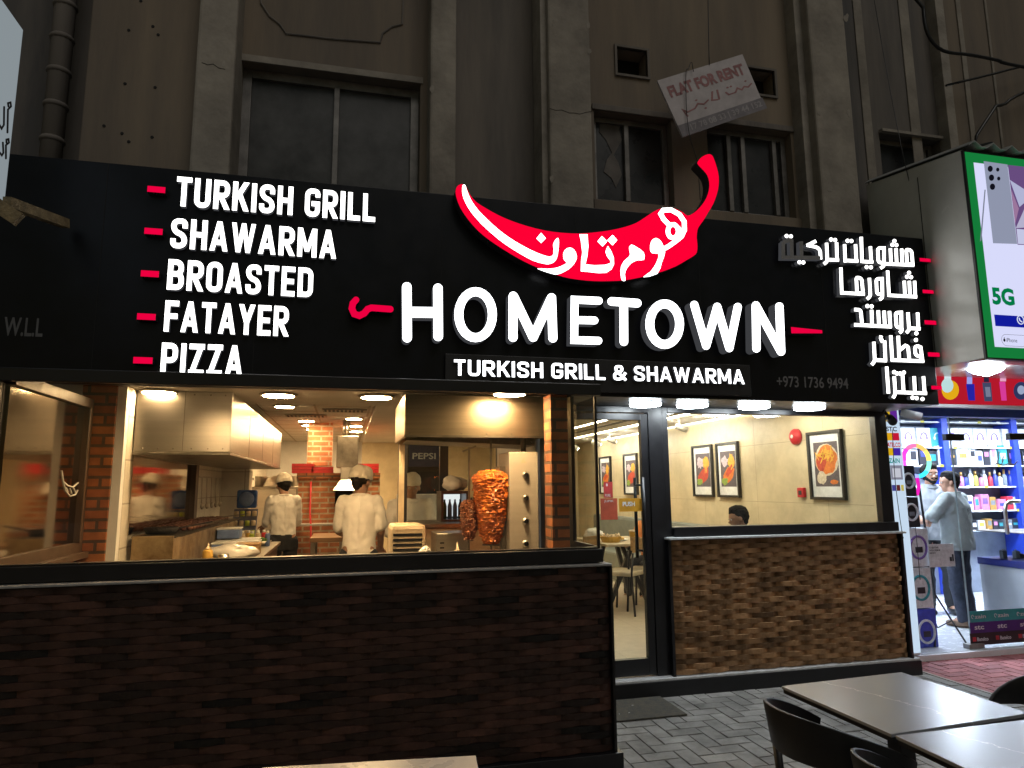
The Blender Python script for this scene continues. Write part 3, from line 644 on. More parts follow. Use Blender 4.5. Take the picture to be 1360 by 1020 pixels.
arab(A4, [[(284, 134), (338, 138, 18), (352, 275)], [(283, 263), (602, 280)], [(430, 138), (434, 272)], [(486, 142), (493, 275)], [(535, 145), (542, 278)], [(580, 148), (588, 290)], ['c', (632, 162, 18), (680, 160), (682, 288), (640, 286, 18)], [(680, 286), (688, 314, 14), (664, 332)],
          [(736, 160), (746, 308, 14), (722, 332)], [(820, 160), (828, 303)], [(745, 292), (845, 298)]], [(395, 105), (431, 108), (810, 336)], 28, 17)
arab(A4, [[(450, 408), (458, 570, 14), (432, 602)], [(540, 398), (548, 570)], [(458, 562), (560, 567)], [(592, 354), (605, 574)], [(655, 358), (664, 572)], [(660, 485), (715, 440), (738, 448, 14), (750, 572)], ['c', (795, 446, 20), (842, 444, 26), (856, 540), (800, 520, 20)], [(842, 444, 26), (862, 584)], [(592, 562), (872, 572)], [(512, 356), (508, 376), (520, 398), (506, 406)]],
     [(806, 392)], 28, 17)
arab(A4, [[(558, 618), (574, 846)], [(622, 700), (632, 848, 16), (612, 884)], [(692, 688), (702, 842)], [(790, 700), (797, 842)], [(868, 700), (880, 856)], [(632, 834), (898, 844)]], [(622, 664), (646, 676), (672, 676), (704, 668), (778, 880), (812, 884), (862, 892)], 28, 17)

# small printed text with the built-in face
def text(s_, p, h, mats, parent, name='printed_text', ax=(1, 0, 0), up=(0, 0, 1), width=None, bold=0, d=.0012, right=False):
    cu = bpy.data.curves.new(name, 'FONT'); cu.body = s_; cu.size = 1; cu.offset = bold; cu.extrude = 0; cu.resolution_u = 3
    ob = bpy.data.objects.new(name, cu); COL.objects.link(ob); bpy.context.view_layer.update()
    me = bpy.data.meshes.new_from_object(ob.evaluated_get(bpy.context.evaluated_depsgraph_get())); bpy.data.objects.remove(ob)
    vs = [v.co.copy() for v in me.vertices]; fs = [list(f.vertices) for f in me.polygons]; bpy.data.meshes.remove(me)
    if not vs: return None
    x0, x1 = min(v.x for v in vs), max(v.x for v in vs); y0, y1 = min(v.y for v in vs), max(v.y for v in vs)
    sy = h / (y1 - y0); sx = sy if width is None else width / (x1 - x0); ax, up = Vector(ax), Vector(up); nrm = ax.cross(up); p = Vector(p)
    mb = MB(); mb.pts([p + ax * ((v.x - x0) * sx) + up * ((v.y - y0) * sy) + nrm * d for v in vs])
    for f in fs: mb.face(f)
    return mb.build(name, mats, parent)
a, b, c = P(1032, 514, Y=SY), P(1127, 516.5, Y=SY), P(1126, 501, Y=SY)
text('+973 1736 9494', (a.x, SY, (a.z + b.z) / 2 - .0), .088, M['greytext'], sb, width=b.x - a.x, bold=.012)
a, b = P(4, 445, Y=SY), P(56, 448.5, Y=SY)
text('W.L.L', (a.x, SY, (a.z + b.z) / 2), .115, M['greytext'], sb, width=b.x - a.x, bold=.02)
# soffit lamps
M['lampC'] = emis('cool_lamp_face', (.86, .95, 1), 48)
for (x_, y_, lab) in ((870, 535, 'leftmost round white lamp under the sign, above the glass door'), (932, 537, 'round white lamp under the sign, just right of the door frame'), (1010, 540, 'round white lamp under the sign, above the middle of the dining window'), (1088, 541, 'rightmost round white lamp under the sign, near the end of the dining window')):
    q = P(x_, y_, Z=2.213); q.y = min(q.y, 4.93)
    l = thing('soffit_lamp', lab, 'lamp', (q.x, 4.88, 2.23), 'round lamps under the sign')
    mb = MB(); mb.lathe([(.125, .0), (.125, .006)], (q.x, 4.88, 2.229), 24); mb.build('lamp_rim', M['white'], l)
    mb = MB(); mb.lathe([(.105, -.022), (.12, -.017), (.122, 0)], (q.x, 4.88, 2.229), 24); mb.build('lamp_face', M['lampC'], l, smooth=True)
# ------------------------------------------------------------------ people: limbs and trunks melted into one skin
from mathutils import noise as mnoise
def capsule(mb, a, b, ra, rb, n=12):
    a, b = Vector(a), Vector(b); d = (b - a)
    if d.length < 1e-5: mb.ball(a, ra, n); return
    d = d.normalized(); P_, R_ = [], []
    for k in range(4, 0, -1):
        t_ = math.pi / 2 * k / 4.2; P_.append(a - d * ra * math.sin(t_)); R_.append(ra * math.cos(t_))
    P_ += [a, b]; R_ += [ra, rb]
    for k in range(1, 5):
        t_ = math.pi / 2 * k / 4.2; P_.append(b + d * rb * math.sin(t_)); R_.append(rb * math.cos(t_))
    mb.tube(P_, R_, n)
def melt(name, prims, m, parent, vox=.01, it=4, wr=0, ws=9, keep=None, sm=.6):
    mb = MB()
    for p in prims:
        if p[0] == 'c': capsule(mb, *p[1:])
        elif p[0] == 'e': mb.ball(p[1], p[2], 14)
        elif p[0] == 'l':
            rg = [mb.pts([(c[0] + rx * math.cos(2 * math.pi * k / 20), c[1] + ry * math.sin(2 * math.pi * k / 20), c[2]) for k in range(20)]) for c, rx, ry in p[1]]
            for A, B in zip(rg, rg[1:]):
                for k in range(20): mb.face((A[k], A[(k + 1) % 20], B[(k + 1) % 20], B[k]))
            mb.face(rg[0][::-1]); mb.face(rg[-1])
    me = bpy.data.meshes.new(name); me.from_pydata([tuple(v) for v in mb.v], [], mb.f)
    o = bpy.data.objects.new(name, me); COL.objects.link(o)
    rm = o.modifiers.new('r', 'REMESH'); rm.mode = 'VOXEL'; rm.voxel_size = vox
    s_ = o.modifiers.new('s', 'SMOOTH'); s_.iterations = it; s_.factor = sm
    bpy.context.view_layer.update()
    nm = bpy.data.meshes.new_from_object(o.evaluated_get(bpy.context.evaluated_depsgraph_get()))
    bpy.data.objects.remove(o); bpy.data.meshes.remove(me); nm.name = name
    bm = bmesh.new(); bm.from_mesh(nm)
    if keep:
        bmesh.ops.delete(bm, geom=[v for v in bm.verts if not keep(v.co)], context='VERTS')
    if wr:
        for v in bm.verts:
            q = v.co; c = Vector((q.x * ws * .55 + q.z * ws * .32 * (1 if q.x > 0 else -1), q.y * ws * .55, q.z * ws * .55 - abs(q.x) * ws * .5))
            k = 1 - 3.2 * abs(mnoise.noise(c)) + .7 * mnoise.noise(c * 2.3 + Vector((7, 0, 3)))       # ridged: soft cloth folds
            v.co += v.normal * wr * k
    for f in bm.faces: f.smooth = True
    bm.to_mesh(nm); bm.free(); nm.materials.clear(); nm.materials.append(m)
    ob = bpy.data.objects.new(name, nm); COL.objects.link(ob); ob.parent = parent; return ob
SKIN = mat('skin', (.36, .19, .12), .55, var=.12, vs=12); SKIN2 = mat('tan_skin', (.30, .155, .095), .55, var=.12, vs=12)
HAIR = mat('black_hair', (.010, .009, .008), .75, var=.5, vs=60, bump=.6, bs=150, spec=.15)
SHIRT_W = mat('white_uniform_cloth', (.74, .71, .66), .85, var=.10, vs=9, bump=.9, bs=9)
PANT = mat('black_trousers', (.018, .019, .022), .85, var=.3)
EYE_W = mat('eye', (.5, .48, .45), .3); EYE_D = mat('iris', (.02, .012, .008), .2)

def hand(prims, wr, dirv, curl=.5, side=1, palm=Vector((0, 0, -1))):
    """palm and five bent fingers rooted inside it"""
    d = Vector(dirv).normalized(); up = -Vector(palm); s_ = d.cross(up).normalized() * side; up = s_.cross(d).normalized() * side
    w = Vector(wr); pm = w + d * .045
    for k, off in enumerate((-.027, -.009, .009, .027)):
        prims.append(('c', w + s_ * off * .55, w + d * .085 + s_ * off, .016, .013, 8))
        ln = (.062, .075, .07, .055)[k]; b0 = w + d * .088 + s_ * off; a1 = d * math.cos(curl) - up * math.sin(curl); a2 = d * math.cos(curl * 2.1) - up * math.sin(curl * 2.1)
        b1 = b0 + a1 * ln * .55; prims += [('c', b0, b1, .0095, .009, 8), ('c', b1, b1 + a2 * ln * .5, .009, .0075, 8)]
    t0 = w + d * .03 + s_ * -.03; t1 = t0 + d * .03 - s_ * .022 - up * .012; t2 = t1 + d * .03 - s_ * .002 - up * .012
    prims += [('c', t0, t1, .013, .011, 8), ('c', t1, t2, .0105, .009, 8)]

def person(label, loc, rz, H=1.70, pose=None, shirt=None, pants=PANT, skin=SKIN, hair=HAIR, sleeves='short', group=None, lean=(0, 0), head_turn=0, nod=0, sit=False, shoes=None, beard=False, hat=None, hairlen=.0, build_=1.0, loose=.022, collar=True, hem=None):
    """stands at loc facing local +Y; joints are in metres for a 1.70 m figure"""
    t = thing('person', label, 'person', loc, group, rz); k = H / 1.70; t.scale = (k, k, k)
    J = dict(hip=.90, sh=1.415, ls=(-.185, 0, 1.40), rs=(.185, 0, 1.40), le=(-.25, .08, 1.13), re=(.25, .08, 1.13), lw=(-.19, .32, 1.08), rw=(.19, .32, 1.08),
             lk=(-.10, .02, .48), rk=(.10, .02, .48), la=(-.11, -.02, .08), ra=(.11, -.02, .08), lh=(-.09, 0, .90), rh=(.09, 0, .90))
    if pose: J.update(pose)
    V = {a: Vector(b) for a, b in J.items() if not isinstance(b, float)}
    lx, ly = lean
    def L(p, f=None):                           # the trunk leans above the hips
        p = Vector(p); a = max(0, (p.z - .9) / .8) if f is None else f; return p + Vector((lx * a, ly * a, 0))
    pel, wai, che, nek = L((0, 0, .95)), L((0, .005, 1.08)), L((0, .01, 1.28)), L((0, .0, 1.46)); hd = L((0, .025, 1.585))
    hd = hd + Vector((0, nod * .09, -abs(nod) * .03))
    for a in ('ls', 'rs'): V[a] = L(V[a])
    if not pose or not pose.get('abs'):
        for a in ('le', 're', 'lw', 'rw'): V[a] = L(V[a])
    ca, sa = math.cos(head_turn), math.sin(head_turn)
    def hp(x, y, z):                             # a point on the head
        y2 = y * math.cos(nod) + z * math.sin(nod); z2 = z * math.cos(nod) - y * math.sin(nod)
        return hd + Vector((x * ca - y2 * sa, x * sa + y2 * ca, z2))
    b = build_
    B = [('c', pel + Vector((-.06, 0, 0)), pel + Vector((.06, 0, 0)), .11 * b, .11 * b), ('c', wai + Vector((-.04, 0, 0)), wai + Vector((.04, 0, 0)), .095 * b, .095 * b), ('c', che + Vector((-.07, 0, 0)), che + Vector((.07, 0, 0)), .105 * b, .105 * b),
         ('c', pel, wai, .11 * b, .1 * b), ('c', wai, che, .105 * b, .115 * b), ('c', V['ls'] * .8 + che * .2, V['rs'] * .8 + che * .2, .065, .065), ('c', che, nek, .10, .055), ('c', nek, hd, .054, .05)]
    for s_ in 'lr':
        B += [('c', V[s_ + 's'], V[s_ + 'e'], .052, .041), ('c', V[s_ + 'e'], V[s_ + 'w'], .04, .027), ('c', V[s_ + 'h'], V[s_ + 'k'], .083, .055), ('c', V[s_ + 'k'], V[s_ + 'a'], .052, .036), ('c', V[s_ + 'a'], V[s_ + 'a'] + Vector((0, .13, -.045)), .038, .03)]
        hand(B, V[s_ + 'w'], (V[s_ + 'w'] - V[s_ + 'e']), .55, 1 if s_ == 'l' else -1)
    B += [('c', hp(0, -.02, .035), hp(0, .01, .03), .083, .082), ('c', hp(0, .03, -.02), hp(0, .045, -.065), .066, .045), ('c', hp(0, .085, .0), hp(0, .103, -.022), .010, .015), ('c', hp(-.035, .068, .022), hp(.035, .068, .022), .022, .022),
          ('c', hp(-.02, .083, -.052), hp(.02, .083, -.052), .010, .010), ('e', hp(-.082, .0, -.005), (.013, .02, .03)), ('e', hp(.082, 0, -.005), (.013, .02, .03))]
    melt('body', B, skin, t, .0095, 3)
    for sx in (-.032, .032):
        e = MB(); e.ball(hp(sx, .083, .008), .0115, 10); o = e.build('eye', EYE_W, None, True); o.parent = t
        e = MB(); e.ball(hp(sx, .0915, .008), .0055, 8); i_ = e.build('iris', EYE_D, None, True); i_.parent = o
    # hair, beard, hat
    if hair:
        hh = [('c', hp(0, -.034, .045), hp(0, .0, .062), .0865, .080), ('c', hp(0, -.052, .0), hp(0, -.047, -.035), .066, .05)]
        for s_ in (-1, 1): hh.append(('c', hp(s_ * .062, -.025, .0), hp(s_ * .062, .01, .045), .023, .024))
        hh.append(('c', hp(-.03, .045, .105), hp(.03, .045, .105), .022 + hairlen, .022 + hairlen)); melt('hair', hh, hair, t, .009, 2, .004, 40)
    if beard:
        bb = [('c', hp(-.055, .035, -.04), hp(0, .072, -.082), .022, .026), ('c', hp(.055, .035, -.04), hp(0, .072, -.082), .022, .026), ('c', hp(-.03, .089, -.036), hp(.03, .089, -.036), .009, .009), ('c', hp(-.068, .02, -.0), hp(-.055, .035, -.04), .014, .02), ('c', hp(.068, .02, -.0), hp(.055, .035, -.04), .014, .02)]
        melt('beard', bb, hair, t, .008, 2, .003, 60)
        bb = [('c', hp(s_ * .018, .0885, .031), hp(s_ * .048, .08, .03), .006, .005) for s_ in (-1, 1)]; melt('eyebrows', bb, hair, t, .004, 1)
    if hat:
        hh = [('c', hp(0, -.035, .055), hp(0, .01, .06), .098, .096), ('c', hp(-.01, -.03, .085), hp(.01, .02, .085), .088, .085)]
        if hat[1]: hh += [('c', hp(-.04, .09, .052), hp(.04, .09, .052), .02, .02), ('c', hp(-.03, .115, .044), hp(.03, .115, .044), .014, .014)]
        melt('cap', hh, hat[0], t, .009, 2, .004, 22, keep=lambda q: (q - hp(0, 0, .028)).dot(hp(0, 0, 1) - hp(0, 0, 0)) > -.0)
    # clothes
    g = loose
    LP_ = lambda z, dy=0: L((0, dy, z))
    T = [('l', [(LP_(.76), .168 * b + g, .118 * b + g), (LP_(.90), .165 * b + g, .118 * b + g), (LP_(1.05), .155 * b + g, .108 * b + g), (LP_(1.18, .008), .165 * b + g, .115 * b + g), (LP_(1.30, .005), .175 * b + g * .8, .12 * b + g * .7), (LP_(1.38), .165 * b + g * .6, .098 + g * .5), (LP_(1.435), .125, .08), (LP_(1.475), .072, .066)]),
         ('c', V['ls'] * .9 + che * .1, V['rs'] * .9 + che * .1, .066 + g * .4, .066 + g * .4)]
    for s_ in 'lr':
        sh, el, wr_ = V[s_ + 's'], V[s_ + 'e'], V[s_ + 'w']
        if sleeves == 'short': T.append(('c', sh, sh + (el - sh) * .82, .062 + g * .5, .062 + g * .6))
        elif sleeves == 'rolled': T += [('c', sh, el, .060 + g * .5, .052 + g * .4), ('c', el, el + (wr_ - el) * .25, .052 + g * .4, .05 + g * .3)]
        else: T += [('c', sh, el, .060 + g * .5, .052 + g * .4), ('c', el, el + (wr_ - el) * .93, .05 + g * .3, .036 + g * .2)]
    zc = hem or (.83 if not sit else .86)
    melt('shirt', T, shirt, t, .0105, 3, .0055, 13, keep=lambda q: q.z > zc and not ((q - nek).length < .062 and q.z > nek.z - .01))
    if collar:
        mb = MB(); c_ = nek + Vector((0, 0, -.012)); pts = [c_ + Vector((math.cos(a) * .073, math.sin(a) * .07 + .008, .018 * -math.sin(a))) for a in [2 * math.pi * i / 18 for i in range(18)]]
        mb.tube(pts, .017, 8, closed=True); o = mb.build('collar', shirt, None, True); o.parent = t
    Q = [('c', pel + Vector((-.065, 0, -.03)), pel + Vector((.065, 0, -.03)), .102 * b, .102 * b)]
    if hem: Q.append(('l', [(LP_(.80), .165 * b, .118 * b), (LP_(.92), .168 * b, .122 * b), (LP_(hem + .03), .165 * b + g, .118 * b + g)]))
    for s_ in 'lr':
        Q += [('c', V[s_ + 'h'], V[s_ + 'k'], .092, .07), ('c', V[s_ + 'k'], V[s_ + 'a'] + Vector((0, 0, .02)), .07, .062)]
    melt('trousers', Q, pants, t, .012, 3, .007, 11, keep=lambda q: q.z < (hem + .02 if hem else 1.0))
    if shoes:
        Q = []
        for s_ in 'lr': Q += [('c', V[s_ + 'a'] + Vector((0, -.02, -.03)), V[s_ + 'a'] + Vector((0, .15, -.05)), .048, .036)]
        melt('shoes', Q, shoes, t, .009, 3, keep=lambda q: q.z > .0)
    return t
# ------------------------------------------------------------------ kitchen behind the left window
KX, FZ = -1.47, .10
M['kfloor'] = mat('kitchen_floor_tile', (.30, .24, .18), .45, var=.25, vs=4)
M['kceil'] = mat('ceiling_board', (.60, .56, .50), .8, var=.1, vs=3)
def slab(name, x0, x1, y0, y1, z0, z1, m): mb = MB(); mb.box(x0, x1, y0, y1, z0, z1); return tag(mb.build(name, m), kind='structure')
slab('kitchen_floor', -2.6, 1.46, 4.05, 14, -.005, FZ, M['kfloor'])
slab('kitchen_ceiling', -2.6, 1.499, 4.655, 6.0, 2.3, 2.42, M['kceil'])
c_ = slab('kitchen_ceiling', -2.6, 1.55, 6.001, 14, 2.5, 2.6, M['kceil'])
M['grid'] = mat('ceiling_grid', (.33, .27, .2), .6)
mb = MB()
for xx in (-.95, -.35, .25, .85): mb.box(xx - .012, xx + .012, 6.003, 13.9, 2.494, 2.4995)
for yy in np.arange(6.6, 13.8, .6): mb.box(-1.45, 1.5, yy - .012, yy + .012, 2.4925, 2.4938)
tag(mb.build('ceiling_grid', M['grid']), kind='structure')
def wallbox(label, x0, x1, y0, y1, z0, z1, m, name='wall', cat='wall'):
    mb = MB(); mb.box(x0, x1, y0, y1, z0, z1); return tag(mb.build(name, m), label, cat)
wallbox('cream tiled kitchen wall behind the grill and the steel hood', KX - .2, KX, 5.2, 13.9, FZ, 2.5, M['whitetile'])
wallbox('pale back wall at the far end of the kitchen', -2.6, 1.5, 13.9, 14.1, FZ, 2.5, M['white'])
wallbox('narrow brick pier beside the left sash of the kitchen window', -1.74, -1.53, 5.11, 5.19, 1.0, 2.3, M['brick'], 'brick_pier', 'pier')
wallbox('narrow cream tiled pier between the brick pier and the steel hood', -1.529, -1.472, 5.13, 5.30, 1.0, 2.299, M['white'], 'tile_pier', 'pier')
wallbox('brick pier between the doner machine and the side glass of the kitchen', 1.305, 1.42, 4.28, 4.44, 1.0, 2.2, M['brick'], 'brick_pier', 'pier')
# left sash with its mirror-like glass
s_ = thing('sash_window', 'dark brown framed side window at the left end reflecting the kitchen', 'window', (-1.66, 4.5, 1.2))
M['brown'] = mat('dark_brown_frame', (.07, .042, .026), .4, .0, var=.3)
M['sashglass'] = mat('dark_reflecting_glass', (.42, .36, .29), .04, 1, var=.2, vs=2)
f = MB(); f.box(-1.72, -1.66, 3.97, 5.1, 1.16, 1.262); f.box(-1.72, -1.66, 3.97, 5.1, 2.135, 2.20); f.box(-1.72, -1.66, 5.02, 5.1, 1.262, 2.135); f.box(-1.70, -1.645, 5.0, 5.03, 1.262, 2.135); f.box(-1.655, -1.62, 4.0, 5.1, 1.16, 1.20)
f.build('frame', M['brown'], s_, bevel=.004)
mb = MB(); mb.box(-1.69, -1.684, 3.97, 5.02, 1.262, 2.135); mb.build('pane', M['sashglass'], s_)
dc = MB(); DX = -1.6825
def dmp(u, v): return P(u, v, X=DX)
lst = [[(82, 625), (84, 640), (87, 652), (93, 659), (100, 657), (106, 646)], [(84, 640), (90, 645), (97, 647), (104, 641)], [(88, 648), (90, 654)], [(93, 649), (95, 655)], [(98, 649), (100, 654)]]
for ln in lst: dc.tube([dmp(*q) + Vector((.001, 0, 0)) for q in ln], .0045, 6)
dc.build('chilli_decal', mat('white_decal', (.75, .75, .7), .6), s_)
# steel hood over the grill
def tapered(t, x0, x1, y0, y1, z0, z1, name='canopy', m=None):
    mb = MB(); mb.box(x0, x1, y0, y0 + .02, z0, z1); mb.box(x1 - .02, x1, y0 + .02, y1, z0, z1); mb.box(x0, x0 + .02, y0 + .02, y1, z0, z1); mb.box(x0 + .02, x1 - .02, y1 - .02, y1, z0, z1); mb.box(x0 + .02, x1 - .02, y0 + .02, y1 - .02, z0 + .16, z0 + .18)
    return mb.build(name, m or M['steel'], t, bevel=.004)
hd = thing('extractor_hood', 'long stainless steel extractor hood over the charcoal grill', 'hood', (-1.1, 7, 2))
tapered(hd, -1.46, -.82, 5.31, 9.3, 1.86, 2.298)
mb = MB(); mb.box(-1.465, -.815, 5.302, 9.31, 1.838, 1.858); mb.build('rim', M['steel_dk'], hd, bevel=.003)
mb = MB()
for k in range(7):
    y0 = 5.4 + k * .55
    for j in range(9): mb.box(-1.37, -.85, y0 + j * .055, y0 + j * .055 + .03, 1.93, 1.95)
mb.build('grease_filter', M['steel_dk'], hd)
mb = MB(); mb.box(-1.469, -1.462, 5.35, 7.25, 1.28, 1.83); tag(mb.build('mirror_panel', M['mirror']), 'polished reflecting panel on the wall behind the grill', 'panel')
mb = MB(); mb.box(-1.469, -1.42, 7.27, 7.40, FZ, 1.83); tag(mb.build('post', M['brown']), 'dark post on the tiled wall beyond the reflecting panel', 'post')
mb = MB(); mb.box(-1.469, -1.15, 9.0, 9.3, FZ, 1.83); tag(mb.build('tile_column', M['whitetile']), 'cream tiled column behind the far end of the grill', 'column')
# grill
M['stain'] = mat('scorched_steel', (.50, .38, .22), .45, .6, vs=5, col2=(.16, .085, .03), bump=.2)
M['char'] = mat('charcoal', (.012, .011, .011), .8, var=.6, vs=40, bump=.8, bs=60)
M['meat'] = mat('grilled_meat', (.20, .07, .03), .5, vs=30, col2=(.06, .02, .01), bump=.7, bs=60)
g = thing('charcoal_grill', 'stained steel charcoal grill trough running back along the left wall', 'grill', (-1.3, 6.4, 1))
mb = MB(); mb.box(-1.44, -1.17, 5.36, 5.375, .6, 1.27); mb.box(-1.185, -1.17, 5.375, 8.2, .6, 1.25); mb.box(-1.44, -1.425, 5.375, 8.2, .6, 1.27); mb.box(-1.425, -1.185, 8.185, 8.2, .6, 1.25); mb.build('trough', M['stain'], g, bevel=.003)
mb = MB(); rnd = random.Random(2); mb.box(-1.424, -1.186, 5.376, 8.18, 1.15, 1.19)
for k in range(420): mb.ball((rnd.uniform(-1.41, -1.2), rnd.uniform(5.4, 8.1), 1.2 + rnd.uniform(0, .03)), (rnd.uniform(.015, .035), rnd.uniform(.015, .035), .02), 6)
mb.build('charcoal_bed', M['char'], g)
mb = MB(); 
for yy in np.arange(5.42, 8.1, .07): mb.bar((-1.46, yy, 1.262), (-1.12, yy, 1.262), .006)
mb.build('grate', M['steel_dk'], g)
for i in range(16):
    yy = 6.0 + i * .115 + rnd.uniform(-.02, .02); ln = 'skewer of meat on the grill, %s from the front' % ['nearest', 'second', 'third', 'fourth', 'fifth', 'sixth', 'seventh', 'eighth', 'ninth', 'tenth', 'eleventh', 'twelfth', 'thirteenth', 'fourteenth', 'fifteenth', 'sixteenth'][i]
    k_ = thing('kebab_skewer', ln, 'skewer', (-1.3, yy, 1.28), 'kebab skewers on the grill')
    mb = MB(); mb.bar((-1.44, yy, 1.285), (-.98, yy + rnd.uniform(-.03, .03), 1.30 + rnd.uniform(0, .05)), .009, .004); mb.build('spike', M['steel_dk'], k_)
    mb = MB()
    for j in range(6): mb.ball((-1.42 + j * .045, yy, 1.292), (.026, .024 + rnd.uniform(0, .008), .021 + rnd.uniform(0, .008)), 8)
    mb.build('meat', M['meat'], k_, True)
pn = thing('black_pan', 'black cast pan lying on the near end of the grill', 'pan', (-1.3, 5.6, 1.28)); mb = MB(); mb.lathe([(.0, 0), (.10, 0), (.12, .045), (.113, .045), (.095, .008), (0, .008)], (-1.31, 5.6, 1.275), 20); mb.build('bowl', M['char'], pn, True); mb = MB(); mb.bar((-1.2, 5.62, 1.31), (-.98, 5.7, 1.35), .022, .01); mb.build('handle', M['black'], pn)
# long counter beside the grill
ct = thing('counter', 'steel topped work counter crowded with trays beside the grill', 'counter', (-.95, 6.6, 0))
mb = MB(); mb.box(-1.165, -.70, 5.38, 8.0, FZ + .1, .985); mb.build('cabinet', M['steel_dk'], ct)
mb = MB(); mb.box(-1.168, -.67, 5.36, 8.02, .987, 1.02); mb.build('worktop', M['steel'], ct, bevel=.004)
M['cream'] = mat('cream_plastic', (.62, .50, .34), .45); M['plastic'] = mat('thin_clear_plastic', (.62, .60, .56), .2, var=.15, bump=.6, bs=14); M['bread'] = mat('flat_bread', (.52, .33, .15), .8, var=.35, vs=14)
M['yellow'] = mat('yellow_sauce', (.55, .33, .06), .4); M['blue'] = mat('blue_plastic', (.03, .10, .35), .3); M['ltblue'] = mat('pale_blue_box', (.16, .24, .48), .5, var=.3); M['green'] = mat('leafy_green', (.14, .28, .06), .7, var=.5, vs=20)
M['lime'] = mat('lime_label', (.45, .55, .05), .5)
def bottle(label, x, y, z, r, h, m, capm, nozzle=True, cat='bottle'):
    t = thing('squeeze_bottle', label, cat, (x, y, z)); mb = MB(); mb.lathe([(r * .9, 0), (r, .01), (r, h * .7), (r * .8, h * .78), (r * .55, h * .8)], (x, y, z), 16); mb.build('bottle_body', m, t, True)
    mb = MB(); mb.lathe([(r * .62, h * .8), (r * .62, h * .86)] + ([(r * .25, h * .9), (r * .12, h * 1.1)] if nozzle else [(r * .55, h * .95)]), (x, y, z), 12); mb.build('cap', capm, t, True); return t
bottle('yellow sauce bottle standing at the near end of the counter by the grill', -.985, 5.62, 1.02, .038, .16, M['yellow'], M['cream'])
cu = thing('steel_cup', 'small steel cup holding tongs near the yellow sauce bottle', 'cup', (-.88, 5.6, 1.02)); mb = MB(); mb.lathe([(.03, 0), (.04, .09), (.037, .09), (.028, .006)], (-.87, 5.6, 1.021), 18); mb.build('cup_body', M['steel'], cu, True)
def lump(name, label, cat, ctr, rad, m, n=14, amp=.25, sq=4, seed=1):
    mb = MB(); mb.ball(ctr, rad, 22); 
    for i, p in enumerate(mb.v):
        d = Vector(p) - Vector(ctr); k = 1 + amp * mnoise.noise(Vector(p) * sq * 3 + Vector((seed, 0, 0))) + amp * .5 * mnoise.noise(Vector(p) * sq * 8); mb.v[i] = tuple(Vector(ctr) + d * k)
    return tag(mb.build(name, m, None, True), label, cat)
lump('bread_pile', 'pile of bread under crumpled clear plastic on the counter', 'bread', (-.90, 6.15, 1.075), (.19, .2, .075), M['plastic'], amp=.3)
lump('dough_tray', 'low pile of flat bread at the very front of the counter', 'bread', (-.90, 5.48, 1.045), (.1, .08, .035), M['bread'], amp=.35)
for i, (x, y, z, m, lb) in enumerate(((-1.04, 6.75, 1.02, 'ltblue', 'blue lidded food box at the back of the counter'), (-.86, 6.9, 1.02, 'cream', 'cream lidded food box beside the blue one'), (-1.06, 7.1, 1.02, 'ltblue', 'pale blue box behind the lidded food boxes'), (-1.06, 7.1, 1.13, 'ltblue', 'pale blue box stacked on another pale blue box'), (-.9, 7.2, 1.02, 'lime', 'lime green packet standing against the boxes'), (-.82, 6.55, 1.02, 'bread', 'shallow tray of bread rolls on the counter'))):
    t = thing('food_box', lb, 'box', (x, y, z)); mb = MB(); mb.box(x - .1, x + .1, y - .1, y + .1, z, z + .085); mb.build('box_body', M[m], t, bevel=.01); mb = MB(); mb.box(x - .106, x + .106, y - .106, y + .106, z + .086, z + .1); mb.build('lid', M['white'] if m != 'bread' else M['bread'], t, bevel=.004)
t = thing('display_stand', 'tilted grey rack of lidded jars with a round blue dial box on top', 'rack', (-1.0, 7.5, 1.02))
mb = MB(); mb.box(-1.25, -.97, 8.25, 8.75, FZ, 1.0); mb.prism([(-1.24, 8.35, 1.0), (-.98, 8.35, 1.0), (-.98, 8.55, 1.36), (-1.24, 8.55, 1.36)], (0, .06, 0)); mb.build('rack_panel', mat('grey_blue', (.13, .14, .22), .5), t)
for r in range(3):
    for c in range(4):
        mb = MB(); x = -1.205 + c * .065; z = 1.07 + r * .105; y = 8.365 + r * .062; mb.lathe([(.026, 0), (.026, .055), (.015, .06)], (x, y, z), 10); mb.build('jar', M['cream'] if (r + c) % 3 else M['lime'], t, True)
t = thing('dial_box', 'square blue box with a round dial above the jar rack', 'box', (-.98, 7.6, 1.37)); mb = MB(); mb.box(-1.22, -1.0, 8.55, 8.66, 1.37, 1.58); mb.build('case', M['blue'], t, bevel=.02); mb = MB(); mb.lathe([(.085, 0), (.07, -.015), (.035, -.02)], (-1.11, 8.548, 1.475), 24, axis='Y'); mb.build('dial', M['ltblue'], t, True)
# far end of the kitchen: steel cabinets
t = thing('steel_cabinet', 'tall grey steel cabinet at the back left of the kitchen', 'cabinet', (-1, 11, 0)); mb = MB(); mb.box(-1.44, -.66, 10.6, 11.2, FZ, 1.62); mb.build('cabinet_body', M['steel_dk'], t, bevel=.01)
mb = MB(); mb.box(-1.4, -.7, 10.585, 10.598, 1.0, 1.58); mb.build('cabinet_door', M['steel'], t, bevel=.004)
t = thing('mixing_bowl', 'upturned steel mixing bowl on the tall cabinet', 'bowl', (-.95, 10.8, 1.63)); mb = MB(); mb.lathe([(.2, 0), (.2, .01), (.16, .11), (.06, .16)], (-.98, 10.8, 1.621), 20); mb.build('bowl', M['steel'], t, True)
